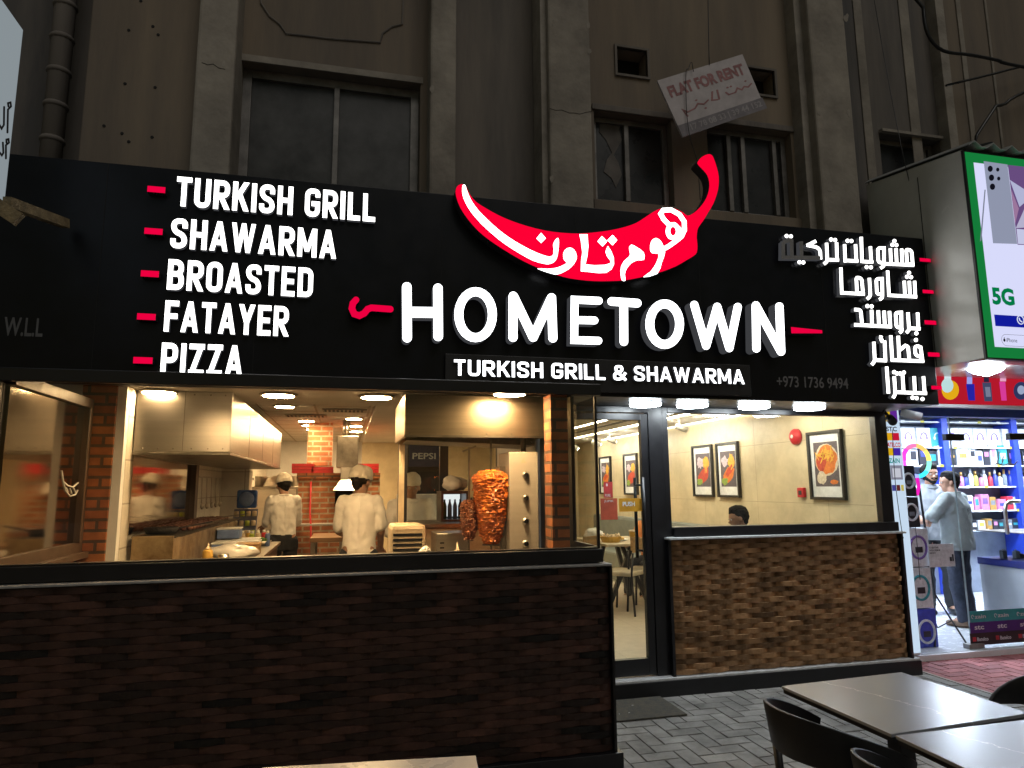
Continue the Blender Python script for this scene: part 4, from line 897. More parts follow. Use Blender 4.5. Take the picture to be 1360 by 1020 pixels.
# brick oven
OY = 9.5
ov = thing('brick_oven', 'orange brick pizza oven with a dark mouth and steel flue', 'oven', (-.1, OY, 0))
m_ox0, m_ox1, m_z0, m_z1 = -.13, .11, 1.16, 1.56
mb = MB(); mb.box(-.60, m_ox0, OY, OY + 1.4, 1.14, 1.72); mb.box(m_ox1, .46, OY, OY + 1.4, 1.14, 1.72); mb.box(m_ox0, m_ox1, OY, OY + 1.4, m_z1, 1.72); mb.box(m_ox0, m_ox1, OY + .3, OY + 1.4, 1.14, m_z1); mb.build('oven_dome', M['brick_l'], ov)
mb = MB(); mb.box(-.72, .46, OY - .25, OY + 1.4, FZ, 1.12); mb.build('oven_base', M['brick_l'], ov); mb = MB(); mb.box(-.73, .46, OY - .26, OY + 1.4, 1.121, 1.139); mb.build('hearth', M['ledge'], ov)
mb = MB(); mb.box(-.62, .46, OY - .04, OY + 1.4, 1.721, 1.79); mb.build('cornice', M['brick'], ov); mb = MB(); mb.box(m_ox0 + .005, m_ox1 - .005, OY + .28, OY + .299, 1.14, 1.55); mb.build('oven_mouth', M['dark'], ov)
mb = MB(); mb.box(-.52, -.19, OY + .35, OY + .7, 1.9, 2.5); mb.build('chimney_breast', M['brick_l'], ov)
mb = MB(); mb.hexa([(-.15, OY - .28, 1.56), (.13, OY - .28, 1.56), (.13, OY - .01, 1.56), (-.15, OY - .01, 1.56), (-.06, OY - .16, 1.70), (.10, OY - .16, 1.70), (.10, OY - .01, 1.70), (-.06, OY - .01, 1.70)]); mb.box(-.06, .10, OY - .16, OY - .045, 1.702, 1.86); mb.build('smoke_canopy', M['steel'], ov, bevel=.004)
mb = MB(); mb.box(-.12, .16, OY - .16, OY + .2, 1.862, 2.28); mb.build('flue_box', M['steel_dk'], ov, bevel=.006); mb = MB(); mb.tube([(.0, OY, 2.281), (.0, OY, 2.499)], .05, 14); mb.build('flue_pipe', M['steel'], ov, True)
mb = MB(); mb.tube([(-.37, OY - .262, FZ + .02), (-.40, OY - .27, .7), (-.41, OY - .27, 1.1), (-.44, OY - .02, 1.3), (-.44, OY - .02, 1.68)], .012, 8); tag(mb.build('red_hose', M['red'], None, True), 'thin red hose running down the front of the brick oven', 'hose')
for i, (x, z, n) in enumerate(((-.55, 1.895, 3), (-.30, 1.895, 2), (.30, 1.80, 3))):
    for k in range(n):
        t = thing('pizza_box', '%s red pizza box of the %s stack on the oven' % (['bottom', 'middle', 'top'][k if n == 3 else (0, 2)[k]], ['left', 'middle', 'right'][i]), 'box', (x, OY + .1, z), 'red pizza boxes on the oven')
        zz = 1.792 + k * .042; mb = MB(); mb.box(x - .14, x + .14, OY - .03, OY + .3, zz, zz + .036); mb.build('box_base', M['red'], t, bevel=.004); mb = MB(); mb.box(x - .142, x + .142, OY - .032, OY + .302, zz + .0365, zz + .0405); mb.build('lid', mat('pizza_box_lid', (.5, .10, .07), .6), t)
t = thing('work_table', 'wooden topped work table in front of the brick oven', 'table', (-.2, 8.4, 0)); mb = MB(); mb.box(-.36, .02, 8.0, 8.8, 1.0, 1.05); mb.build('tabletop', M['wood'], t, bevel=.005)
for x, y in ((-.33, 8.04), (-.02, 8.04), (-.33, 8.76), (-.02, 8.76)): mb = MB(); mb.box(x - .025, x + .025, y - .025, y + .025, FZ, .998); mb.build('leg', M['steel_dk'], t)
# glazed partition and things towards the dining room
pt = thing('glass_partition', 'steel framed glass partition between the kitchen and the dining room', 'partition', (.45, 6.5, 0))
mb = MB(); mb.box(.42, .46, 5.55, 5.62, FZ, 2.49); mb.build('white_post', M['cream'], pt); mb = MB()
for a in ((.46, .54, 6.2, 6.26), (.88, .96, 6.55, 6.61), (1.44, 1.5, 6.55, 6.61)): mb.box(*a, FZ, 2.49)
mb.box(.54, .88, 6.56, 6.6, 1.2, 1.26); mb.box(.96, 1.44, 6.56, 6.6, 1.2, 1.26); mb.build('frame', M['darkgrey'], pt)
mb = MB(); mb.box(.54, .88, 6.57, 6.576, 1.26, 2.45); mb.build('pane', M['glass'], pt); mb = MB(); mb.box(.96, 1.44, 6.57, 6.576, 1.26, 2.45); mb.build('pane', M['glass'], pt)
mb = MB(); mb.box(.54, .88, 6.56, 6.6, FZ, 1.195); mb.box(.96, 1.44, 6.56, 6.6, FZ, 1.195); mb.build('low_panel', M['white'], pt)
wallbox('white side wall between the kitchen and the dining room', 1.44, 1.50, 5.14, 6.54, FZ, 2.49, M['white'])
t = thing('drinks_fridge', 'tall dark drinks fridge with a lit sign, behind the glass partition', 'fridge', (.98, 8.6, 0)); mb = MB(); mb.box(.72, 1.12, 8.3, 8.9, .13, 2.15); mb.build('fridge_body', M['black'], t, bevel=.01); mb = MB(); mb.box(.745, 1.095, 8.286, 8.298, .3, 1.78); mb.build('fridge_door', mat('fridge_glass', (.03, .035, .04), .1), t)
mb = MB(); mb.box(.74, 1.1, 8.284, 8.298, 1.84, 2.1); hdx = mb.build('fridge_sign', mat('dark_blue_sign', (.02, .03, .09), .4), t); text('PEPSI', (.78, 8.283, 1.93), .075, mat('pale_sign_text', (.5, .55, .6), .5), hdx, width=.28, bold=.02)
t = thing('white_counter', 'white service counter behind the glass partition', 'counter', (.9, 7.6, 0)); mb = MB(); mb.box(.56, 1.05, 7.4, 7.8, .13, 1.52); mb.build('counter_body', M['white'], t, bevel=.01)
t = thing('bottle_cooler', 'small lit bottle cooler behind the doner spits', 'cooler', (.95, 6.2, 1.2)); mb = MB(); x0, x1, y0 = .82, 1.06, 6.0
mb.box(x0, x1, y0 + .3, y0 + .32, 1.30, 1.56); mb.box(x0, x0 + .02, y0, y0 + .3, 1.30, 1.56); mb.box(x1 - .02, x1, y0, y0 + .3, 1.30, 1.56); mb.box(x0 + .02, x1 - .02, y0, y0 + .3, 1.54, 1.56); mb.box(x0 + .02, x1 - .02, y0, y0 + .3, 1.30, 1.315); mb.build('cooler_body', M['black'], t)
mb = MB(); mb.box(x0 + .03, x1 - .03, y0 + .28, y0 + .29, 1.33, 1.53); mb.build('light_panel', emis('cooler_light', (.8, .9, 1), 1.2), t)
for k, c in enumerate(('green', 'ltblue', 'ltblue', 'black')): mb = MB(); mb.lathe([(.02, 0), (.02, .11), (.008, .15), (.008, .17)], (x0 + .05 + k * .047, y0 + .15, 1.316), 10); mb.build('bottle', M[c], t, True)
t = thing('back_counter', 'steel back counter with the cooler and bags behind the doner spits', 'counter', (.9, 6.1, 0)); mb = MB(); mb.box(.55, 1.43, 5.7, 6.4, FZ, 1.26); mb.build('cabinet', M['cream'], t, bevel=.006); mb = MB(); mb.box(.53, 1.435, 5.68, 6.42, 1.262, 1.298); mb.build('worktop', M['steel_dk'], t, bevel=.004)
lump('plastic_bag', 'crumpled white plastic bag on top of the bottle cooler', 'bag', (.95, 6.15, 1.62), (.11, .1, .065), M['plastic'], amp=.5, seed=4)
t = thing('toaster', 'cream toaster oven with dark louvres beside the chef', 'toaster', (.5, 5.3, 1.0)); mb = MB(); mb.box(.34, .60, 5.2, 5.6, 1.0, 1.32); mb.build('toaster_body', M['cream'], t, bevel=.03)
for k in range(6): mb = MB(); mb.box(.355, .57, 5.192, 5.199, 1.06 + k * .036, 1.078 + k * .036); mb.build('louvre', M['black'], t)
t = thing('front_counter', 'steel service counter under the doner spits', 'counter', (.8, 4.9, 0)); mb = MB(); mb.box(.28, 1.30, 4.15, 5.66, FZ, .97); mb.build('cabinet', M['steel_dk'], t); mb = MB(); mb.box(.26, 1.302, 4.12, 5.67, .972, 1.0); mb.build('worktop', M['steel'], t, bevel=.004)
t = thing('steel_bin', 'slotted steel food container on the service counter', 'container', (.72, 5.2, 1.0)); mb = MB(); mb.box(.66, .90, 5.1, 5.4, 1.0, 1.26); mb.build('container', M['steel'], t, bevel=.006)
mb = MB()
for k in range(4): mb.box(.69, .72, 5.096, 5.099, 1.08 + k * .035, 1.09 + k * .035)
mb.build('slot', M['dark'], t)
lump('salad_bag', 'clear bag of green salad leaves on the service counter', 'bag', (.535, 4.75, 1.09), (.07, .06, .095), M['plastic'], amp=.4, seed=9)
lump('salad_leaves', 'green lettuce leaves beside the clear salad bag', 'salad', (.50, 4.70, 1.10), (.025, .03, .06), M['green'], amp=.5, seed=3)
bottle('cream sauce squeeze bottle standing in front of the small dark doner', .73, 4.55, 1.0, .036, .215, M['cream'], M['cream'])
# doner station
hd = thing('extractor_hood', 'short stainless steel hood above the doner spits', 'hood', (.9, 4.9, 2))
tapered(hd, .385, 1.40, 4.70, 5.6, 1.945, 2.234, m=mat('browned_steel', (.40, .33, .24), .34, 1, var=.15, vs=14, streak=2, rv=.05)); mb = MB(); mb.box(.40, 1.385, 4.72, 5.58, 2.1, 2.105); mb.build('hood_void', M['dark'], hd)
mb = MB(); mb.prism([(.42, 4.9, 1.93), (.9, 4.95, 2.06), (1.2, 4.95, 2.06), (1.38, 4.95, 1.9)], (0, .5, 0)); mb.build('grease_filter', M['steel_dk'], hd)
mc = thing('doner_machine', 'upright steel doner burner cabinet with four dark knobs', 'machine', (1.2, 4.8, 1))
ma, mb_ = P(676, 600, Y=4.75), P(714.5, 600, Y=4.75)
mb = MB(); mb.box(ma.x, mb_.x, 4.75, 5.1, 1.0, ma.z); mb.build('cabinet', mat('satin_steel', (.58, .52, .44), .5, .45, var=.08, vs=12, streak=2, rv=.04), mc, bevel=.006); mb = MB(); mb.tube([(mb_.x - .07, 4.9, ma.z), (mb_.x - .07, 4.9, 2.05)], .02, 10); mb.build('gas_pipe', M['steel_dk'], mc, True)
for yy in (631, 661.5, 692, 722):
    q = P(698, yy, Y=4.75); mb = MB(); mb.lathe([(.024, 0), (.024, -.008)], (q.x, 4.749, q.z), 20, axis='Y'); kb = mb.build('knob', M['steel'], mc, True); mb = MB(); mb.lathe([(.017, 0), (.015, -.022)], (q.x, 4.7405, q.z), 18, axis='Y'); mb.box(q.x - .004, q.x + .004, 4.708, 4.718, q.z - .014, q.z + .014); mb.build('grip', M['black'], kb)
q = P(695, 612, Y=4.75); mb = MB(); mb.prism([(q.x - .022, 4.7485, q.z - .016), (q.x + .022, 4.7485, q.z - .016), (q.x, 4.7485, q.z + .022)], (0, .001, 0)); mb.build('warning_sticker', M['cream'], mc)
mb = MB(); mb.box(ma.x - .045, ma.x - .003, 4.86, 5.06, 1.05, ma.z - .1); mb.build('burner_frame', M['steel_dk'], mc); mb = MB(); mb.hexa([(ma.x - .115, 5.03, 1.3), (ma.x - .052, 4.97, 1.3), (ma.x - .046, 4.99, 1.3), (ma.x - .11, 5.05, 1.3), (ma.x - .115, 5.03, 1.72), (ma.x - .052, 4.97, 1.72), (ma.x - .046, 4.99, 1.72), (ma.x - .11, 5.05, 1.72)]); mb.build('added_glow_panel', emis('reflection_glow', (1, .22, .03), 9), mc)  # added glowing panel in place of an orange reflection in the glass
M['doner'] = mat('roast_doner_meat', (.82, .24, .03), .36, vs=14, col2=(.40, .075, .015), bump=.35, bs=50, tone=.32)
M['doner_dk'] = mat('dark_doner_meat', (.34, .11, .035), .5, vs=18, col2=(.15, .04, .016), bump=.5, bs=60, tone=.45)
def doner(label, px_, ytop, ybot, wtop, wmid, wbot, Y, m, seed, spit_top):
    """a stack of thin uneven meat slices on a spit"""
    a, b = P(px_, ytop, Y=Y), P(px_, ybot, Y=Y); s_ = Y / F * 1.0; rnd = random.Random(seed)
    t = thing('doner_kebab', label, 'doner', (a.x, Y, b.z)); H_ = a.z - b.z; mb = MB(); n = 54; x = a.x
    prof = lambda u: (wbot + (wmid - wbot) * min(1, u / .35) ** .8) * s_ / 2 if u < .35 else ((wmid + (wtop - wmid) * (u - .35) / .5) if u < .85 else wtop * math.sqrt(max(.02, 1 - ((u - .85) / .16) ** 2 * .8))) * s_ / 2
    nr, ns = 110, 84; rings = []
    for i in range(nr + 1):                            # a dense carved mass: thin uneven layers, gouges and hanging flaps
        u = i / nr; z = b.z + H_ * u; r = prof(u); row = []
        lay = .5 + .5 * math.sin(u * 150 + 2.2 * math.sin(u * 31))
        for k in range(ns):
            an = 2 * math.pi * k / ns; cx_, cy_ = math.cos(an), math.sin(an)
            n1 = mnoise.noise(Vector((cx_ * 2.2, cy_ * 2.2, z * 9 + seed))); n2 = mnoise.noise(Vector((cx_ * 4.5 + 3, cy_ * 4.5, z * 60 + seed))); n3 = mnoise.noise(Vector((cx_ * 9, cy_ * 9 + 5, z * 130 + seed)))
            rr = r * (1 + .07 * n1) + .010 * n2 + .006 * n3 + .0035 * lay * (1 + n2)
            row.append((x + cx_ * rr, Y + cy_ * rr, z + .005 * n2))
        rings.append((mb.pts(row), row))
    for i in range(nr):
        A, B = rings[i][0], rings[i + 1][0]
        for k in range(ns):
            an = 2 * math.pi * k / ns; v_ = mnoise.noise(Vector((math.cos(an) * 5, math.sin(an) * 5, i * .55 + seed))) * .7 + mnoise.noise(Vector((math.cos(an) * 2, math.sin(an) * 2, i * .12 + seed))) * .7
            mb.face((A[k], A[(k + 1) % ns], B[(k + 1) % ns], B[k]), 0, min(1, max(0, .5 + v_)))
    mb.face(rings[0][0][::-1]); mb.face(rings[-1][0])
    for i in range(70):                               # curled flakes
        u = rnd.uniform(.03, .93); an = rnd.uniform(0, 6.283); r = prof(u) * 1.03; w = rnd.uniform(.012, .03) / r; dz = rnd.uniform(.006, .015); z = b.z + H_ * u; c = rnd.random()
        q0 = [(x + math.cos(an + w * f) * (r - .006), Y + math.sin(an + w * f) * (r - .006), z + dz) for f in (-.5, 0, .5)]; q1 = [(x + math.cos(an + w * f) * (r + rnd.uniform(.004, .014)), Y + math.sin(an + w * f) * (r + .008), z - dz + rnd.uniform(-.004, .004)) for f in (-.6, 0, .4)]
        A, B = mb.pts(q0), mb.pts(q1)
        for k in (0, 1): mb.face((A[k], A[k + 1], B[k + 1], B[k]), 0, c)
    mb.build('meat', m, t)
    mb = MB(); mb.tube([(x, Y, 1.0), (x, Y, spit_top)], .008, 8); mb.bar((x - .05, Y, spit_top - .03), (x + .05, Y, spit_top + .01), .012); mb.build('spit', M['steel_dk'], t)
    mb = MB(); mb.lathe([(prof(.02) * 1.1, b.z - .012), (prof(.02) * 1.1, b.z - .004)], (x, Y, 0), 20); mb.build('spit_plate', M['steel_dk'], t)
    return t
doner('large bright orange doner kebab on the right hand spit', 652, 625, 722, 50, 38, 20, 4.86, M['doner'], 3, 1.98)
doner('small dark doner kebab on the left hand spit', 623, 664, 716, 21, 21, 10, 4.90, M['doner_dk'], 8, 1.88)
# lamps in the kitchen ceiling
M['lampK'] = emis('warm_lamp_face', (1, .69, .36), 225)
def klamp(x, y, z, r, lab):
    t = thing('ceiling_lamp', lab, 'lamp', (x, y, z), 'round ceiling lamps in the kitchen')
    mb = MB(); mb.lathe([(r * 1.22, -.001), (r * 1.2, -.012), (r * 1.0, -.016)], (x, y, z), 24); mb.build('lamp_ring', M['steel_dk'], t, True)
    mb = MB(); mb.lathe([(r, -.0165), (r * .98, -.019)], (x, y, z), 24); mb.build('lamp_face', M['lampK'], t)
for a, lab in (((212, 521), 'leftmost large round lamp near the kitchen window, above the grill hood'), ((370, 525), 'second large round lamp near the kitchen window'), ((500, 527.5), 'third large round lamp near the kitchen window'), ):
    q = P(*a, Z=2.29); klamp(q.x, q.y, 2.3, .115, lab)
for xx, lb in ((-1.05, 'left large lamp just inside the kitchen window'), (-.15, 'right large lamp just inside the kitchen window')): klamp(xx, 4.04, 2.195, .075, lb)
klamp(1.06, 4.42, 2.225, .105, 'large round lamp in front of the doner hood')
o5 = ['nearest', 'second', 'third', 'fourth', 'fifth', 'sixth', 'seventh', 'eighth']
for i, a in enumerate(((378, 540), (407, 559), (411, 565), (416, 570), (419, 573.5), (423, 577), (427, 580))): q = P(*a, Z=2.49); klamp(q.x, q.y, 2.5, .10, o5[i] + ' small round lamp of the left ceiling row in the kitchen')
for i, a in enumerate(((470, 556), (471.5, 566), (473, 573))): q = P(*a, Z=2.49); klamp(q.x, q.y, 2.5, .10, o5[i] + ' small round lamp of the right ceiling row in the kitchen')
for i, a in enumerate(((458, 545), (407, 552))):
    q = P(*a, Z=2.49); t = thing('ceiling_vent', ['long slotted air vent between the ceiling lamps', 'square air vent left of the slotted one'][i], 'vent', (q.x, q.y, 2.49)); mb = MB(); mb.box(q.x - .25, q.x + .25, q.y - .12, q.y + .12, 2.482, 2.4915); mb.build('vent_frame', M['grid'], t)
    for k in range(10): mb = MB(); mb.box(q.x - .23 + k * .046, q.x - .205 + k * .046, q.y - .1, q.y + .1, 2.479, 2.4815); mb.build('slot', M['dark'], t)
# chefs
CAP = mat('cream_cap_cloth', (.62, .56, .46), .85, var=.15)
person('chef in white short sleeved shirt and peaked cap seen from behind at the kitchen window', (.14, 6.6, FZ), R(-6), 1.66, dict(ls=(-.155, 0, 1.40), rs=(.155, 0, 1.40), le=(-.195, .08, 1.12), re=(.20, .02, 1.12), lw=(-.13, .30, 1.05), rw=(.19, .22, .95)), SHIRT_W, PANT, SKIN2, HAIR, 'short', None, (.0, .03), R(-35), .15, hat=(CAP, True), shoes=M['black'], build_=.90, loose=.012)
person('chef in white long sleeved shirt and black trousers working at the counter by the oven', (-.70, 8.7, FZ), R(14), 1.64, dict(ls=(-.15, 0, 1.40), rs=(.15, 0, 1.40), le=(-.185, .10, 1.13), re=(.185, .10, 1.13)), SHIRT_W, PANT, SKIN2, HAIR, 'rolled', None, (.0, .06), R(10), .25, hat=(CAP, False), shoes=M['black'], build_=.88, loose=.012, hem=.98)
person('chef in white jacket facing the window behind the glass partition', (.66, 7.1, .1), R(180), 1.60, None, SHIRT_W, PANT, SKIN2, HAIR, 'long', None, (0, .03), 0, .12, hat=(CAP, False), shoes=M['black'])

# seams, rivets and small kit
hl = [o for o in bpy.data.objects if o.name.startswith('extractor_hood') and 'long' in o['label']][0]
for xx in (-1.14,): mb = MB(); mb.box(xx - .002, xx + .002, 5.3085, 5.3105, 1.87, 2.295); mb.build('panel_seam', M['steel_dk'], hl)
for yy in (6.3, 7.3, 8.3): mb = MB(); mb.box(-.8205, -.8185, yy - .003, yy + .003, 1.87, 2.295); mb.build('panel_seam', M['steel_dk'], hl)
for xx in (-1.40, -1.30, -1.2, -1.08, -.97, -.87):
    for zz in (1.885, 2.275): mb = MB(); mb.lathe([(.006, 0), (.004, -.003)], (xx, 5.3095, zz), 8, axis='Y'); mb.build('rivet', M['steel_dk'], hl)
hs = [o for o in bpy.data.objects if o.name.startswith('extractor_hood') and 'short' in o['label']][0]
for xx in (.42, .6, .78, .96, 1.14, 1.35): mb = MB(); mb.lathe([(.005, 0), (.0035, -.003)], (xx, 4.6995, 1.965), 8, axis='Y'); mb.build('rivet', M['steel_dk'], hs)
mb = MB(); mb.box(.383, 1.402, 4.694, 4.6985, 1.938, 1.952); mb.build('rim', M['steel_dk'], hs)
M['tomato'] = mat('tomato', (.45, .05, .02), .3, var=.2); M['onion'] = mat('onion_slices', (.6, .5, .45), .5, var=.2); M['greasepaper'] = mat('paper_wrap', (.6, .55, .46), .7, var=.2)
def bowl(x, y, z, r, m, fill, lab):
    t = thing('steel_bowl', lab, 'bowl', (x, y, z)); mb = MB(); mb.lathe([(r * .6, 0), (r, r * .55), (r * .95, r * .55), (r * .55, .008)], (x, y, z + .001), 20); mb.build('bowl_body', M['steel'], t, True); mb = MB(); rn = random.Random(int(x * 100))
    for k in range(26): a = rn.uniform(0, 6.28); q = r * .8 * rn.random() ** .5; mb.ball((x + q * math.cos(a), y + q * math.sin(a), z + r * .5 + rn.uniform(0, .02)), rn.uniform(.012, .022), 8)
    mb.build('filling', M[fill], t, True)
bowl(-.84, 6.42, 1.02, .09, 'steel', 'tomato', 'steel bowl of chopped tomato on the counter by the grill'); bowl(-.80, 6.62, 1.02, .08, 'steel', 'onion', 'steel bowl of sliced onion behind the tomato bowl'); bowl(-.8, 7.5, 1.02, .09, 'steel', 'green', 'steel bowl of green leaves at the far end of the counter'); bowl(-1.0, 7.75, 1.02, .11, 'steel', 'bread', 'wide steel bowl of bread rolls at the far end of the counter')
for i in range(7):
    x, y = -1.05 + .05 * i, 7.25 + .07 * (i % 3); bottle('%s bottle in the far counter row, %s from the left' % (['red', 'cream', 'yellow', 'lime', 'cream', 'red', 'pale blue'][i], o5[i]), x, y + .2, 1.02, .025, .16, M[['red', 'cream', 'yellow', 'lime', 'cream', 'red', 'ltblue'][i]], M['white'], False)
t = thing('wall_rack', 'steel rail with hanging ladles on the tiled wall beyond the grill', 'rack', (KX + .03, 7.8, 1.7)); mb = MB(); mb.tube([(KX + .03, 7.5, 1.72), (KX + .03, 8.9, 1.72)], .007, 8); mb.build('rail', M['steel'], t, True)
for k in range(5): y = 7.65 + k * .26; mb = MB(); mb.tube([(KX + .035, y, 1.72), (KX + .04, y, 1.45)], .005, 6); mb.ball((KX + .05, y, 1.42), (.02, .035, .035), 10); mb.build('ladle', M['steel'], t, True)
for k, (x, z, lab) in enumerate(((-1.2, 1.66, 'left steel pot on top of the tall cabinet'), (-.72, 1.62, 'right steel pot on top of the tall cabinet'))): t = thing('steel_pot', lab, 'pot', (x, 10.9, 1.621)); mb = MB(); mb.lathe([(.1, 0), (.1, .15), (.105, .155), (.095, .155), (.09, .01)], (x - .02, 10.95, 1.621), 18); mb.build('pot_body', M['steel'], t, True); mb = MB(); mb.tube([(x - .13, 10.95, 1.72), (x - .16, 10.95, 1.74), (x - .13, 10.95, 1.75)], .008, 6); mb.build('pot_handle', M['black'], t, True)
t = thing('microwave', 'dark steel microwave on the back counter beside the cooler', 'microwave', (1.25, 6.1, 1.3)); mb = MB(); mb.box(1.09, 1.42, 6.0, 6.32, 1.299, 1.50); mb.build('case', M['steel_dk'], t, bevel=.006); mb = MB(); mb.box(1.10, 1.33, 5.994, 5.9995, 1.315, 1.485); mb.build('microwave_door', M['black'], t)
lump('wrapped_bread', 'pile of paper wrapped bread beside the cream squeeze bottle', 'bread', (.86, 4.62, 1.04), (.07, .06, .045), M['greasepaper'], amp=.4, seed=12)
# ------------------------------------------------------------------ dining room behind the door and the right window
DX_, DC = 4.65, 2.45
M['dwall'] = mat('beige_stone_wall', (.62, .52, .34), .45, var=.22, vs=2.2, bump=.05)
M['dfloor'] = bricks('beige_floor_tile', (.58, .50, .38), (.55, .47, .35), (.42, .36, .27), .6, .6, .004, .35, 'XY', .001, 0, var=.08)
slab('dining_floor', 1.501, DX_, 5.24, 13.4, .0, .125, M['dfloor']); slab('dining_floor', .3, 1.5, 6.61, 13.4, .0, .125, M['dfloor'])
slab('dining_ceiling', .3, DX_ + .1, 5.24, 13.4, DC, DC + .1, M['kceil'])
slab('soffit', 1.502, 4.75, 4.652, 5.23, 2.237, 2.44, M['darkgrey'])
wallbox('beige stone dining room wall hung with framed food pictures', DX_, DX_ + .1, 5.25, 13.4, .126, DC, M['dwall'])
wallbox('beige back wall of the dining room', .3, DX_, 13.4, 13.5, .126, DC, M['dwall'])
wallbox('beige pillar standing out of the dining room back wall', 2.75, 3.15, 12.4, 12.8, .126, DC, M['dwall'])
M['joint_d'] = mat('tile_joint', (.36, .30, .21), .7)
mb = MB()
for zz in (.75, 1.4, 2.05): mb.box(DX_ - .0008, DX_ + .001, 5.3, 13.3, zz - .002, zz + .002)
for yy in np.arange(5.9, 13, 1.2): mb.box(DX_ - .0008, DX_ + .001, yy - .002, yy + .002, .2, 2.4)
tag(mb.build('wall_joint', M['joint_d']), 'thin joints between the slabs of the beige picture wall', 'joints')
M['lampD'] = emis('linear_lamp', (1, .86, .60), 36)
for i, (a, lab) in enumerate((((790, 561), 'left long ceiling strip lamp in the dining room'), ((835, 566), 'middle long ceiling strip lamp in the dining room'), ((900, 566), 'right long ceiling strip lamp in the dining room'))):
    q = P(*a, Z=DC - .01); t = thing('strip_lamp', lab, 'lamp', (q.x, 8.4, DC), 'ceiling strip lamps in the dining room')
    mb = MB(); mb.box(q.x - .04, q.x + .04, 5.8, 12, DC - .014, DC - .001); mb.build('housing', M['white'], t); mb = MB(); mb.box(q.x - .03, q.x + .03, 5.82, 11.98, DC - .018, DC - .0145); mb.build('lamp_face', M['lampD'], t)
q = P(820, 562, Z=DC - .01); t = thing('ceiling_vent', 'dark slotted air vent along the dining room ceiling', 'vent', (q.x, 8, DC)); mb = MB(); mb.box(q.x - .06, q.x + .06, 6.6, 10.5, DC - .006, DC - .001); mb.build('vent_frame', M['white'], t)
for k in range(30): mb = MB(); mb.box(q.x - .05, q.x + .05, 6.65 + k * .13, 6.72 + k * .13, DC - .009, DC - .0065); mb.build('slot', M['dark'], t)
# track spots along the picture wall
M['spot'] = emis('spot_bulb', (1, .92, .78), 700)
TX = 4.05
t = thing('lamp_track', 'white lamp track along the dining room ceiling', 'track', (TX, 8, DC)); mb = MB(); mb.box(TX - .018, TX + .018, 5.5, 12.5, DC - .03, DC - .001); mb.build('track', M['white'], t)
def spot(y, tgt, lab):
    t = thing('track_spot', lab, 'lamp', (TX, y, DC), 'white track spots'); a = Vector((TX, y, DC - .14)); d = (Vector(tgt) - a).normalized()
    mb = MB(); mb.tube([(TX, y, DC - .031), (TX, y, DC - .12)], .012, 8); mb.build('stem', M['white'], t)
    mb = MB(); mb.tube([a - d * .05, a + d * .1], .038, 14); mb.build('spot_head', M['white'], t, True); mb = MB(); mb.tube([a + d * .1005, a + d * .102], .03, 14); mb.build('bulb', M['spot'], t)
pics = [((1058, 580), (1107, 575), 5.62, 6.12, 'framed picture of chips and red stew, the nearest and largest on the dining wall'), (None, None, 7.42, 7.92, 'framed picture of grilled meat with chips, right one of the middle pair'), (None, None, 8.03, 8.55, 'framed picture of a kebab platter, left one of the middle pair'), (None, None, 9.75, 10.25, 'framed food picture seen at the right edge of the door glass'), (None, None, 10.4, 10.95, 'framed picture of food on a plate seen through the middle of the door'), (None, None, 11.55, 12.1, 'framed food picture seen farthest left through the door')]
M['frame_b'] = mat('black_picture_frame', (.015, .014, .013), .4); M['mount'] = mat('white_mount', (.74, .74, .72), .6)
FC = {k: mat('print_' + k, c, .6, var=.3, vs=40) for k, c in dict(slate=(.10, .08, .09), orange=(.62, .16, .02), chips=(.72, .38, .04), red=(.45, .05, .02), rice=(.62, .52, .38), green=(.22, .32, .05), onion=(.5, .4, .45)).items()}
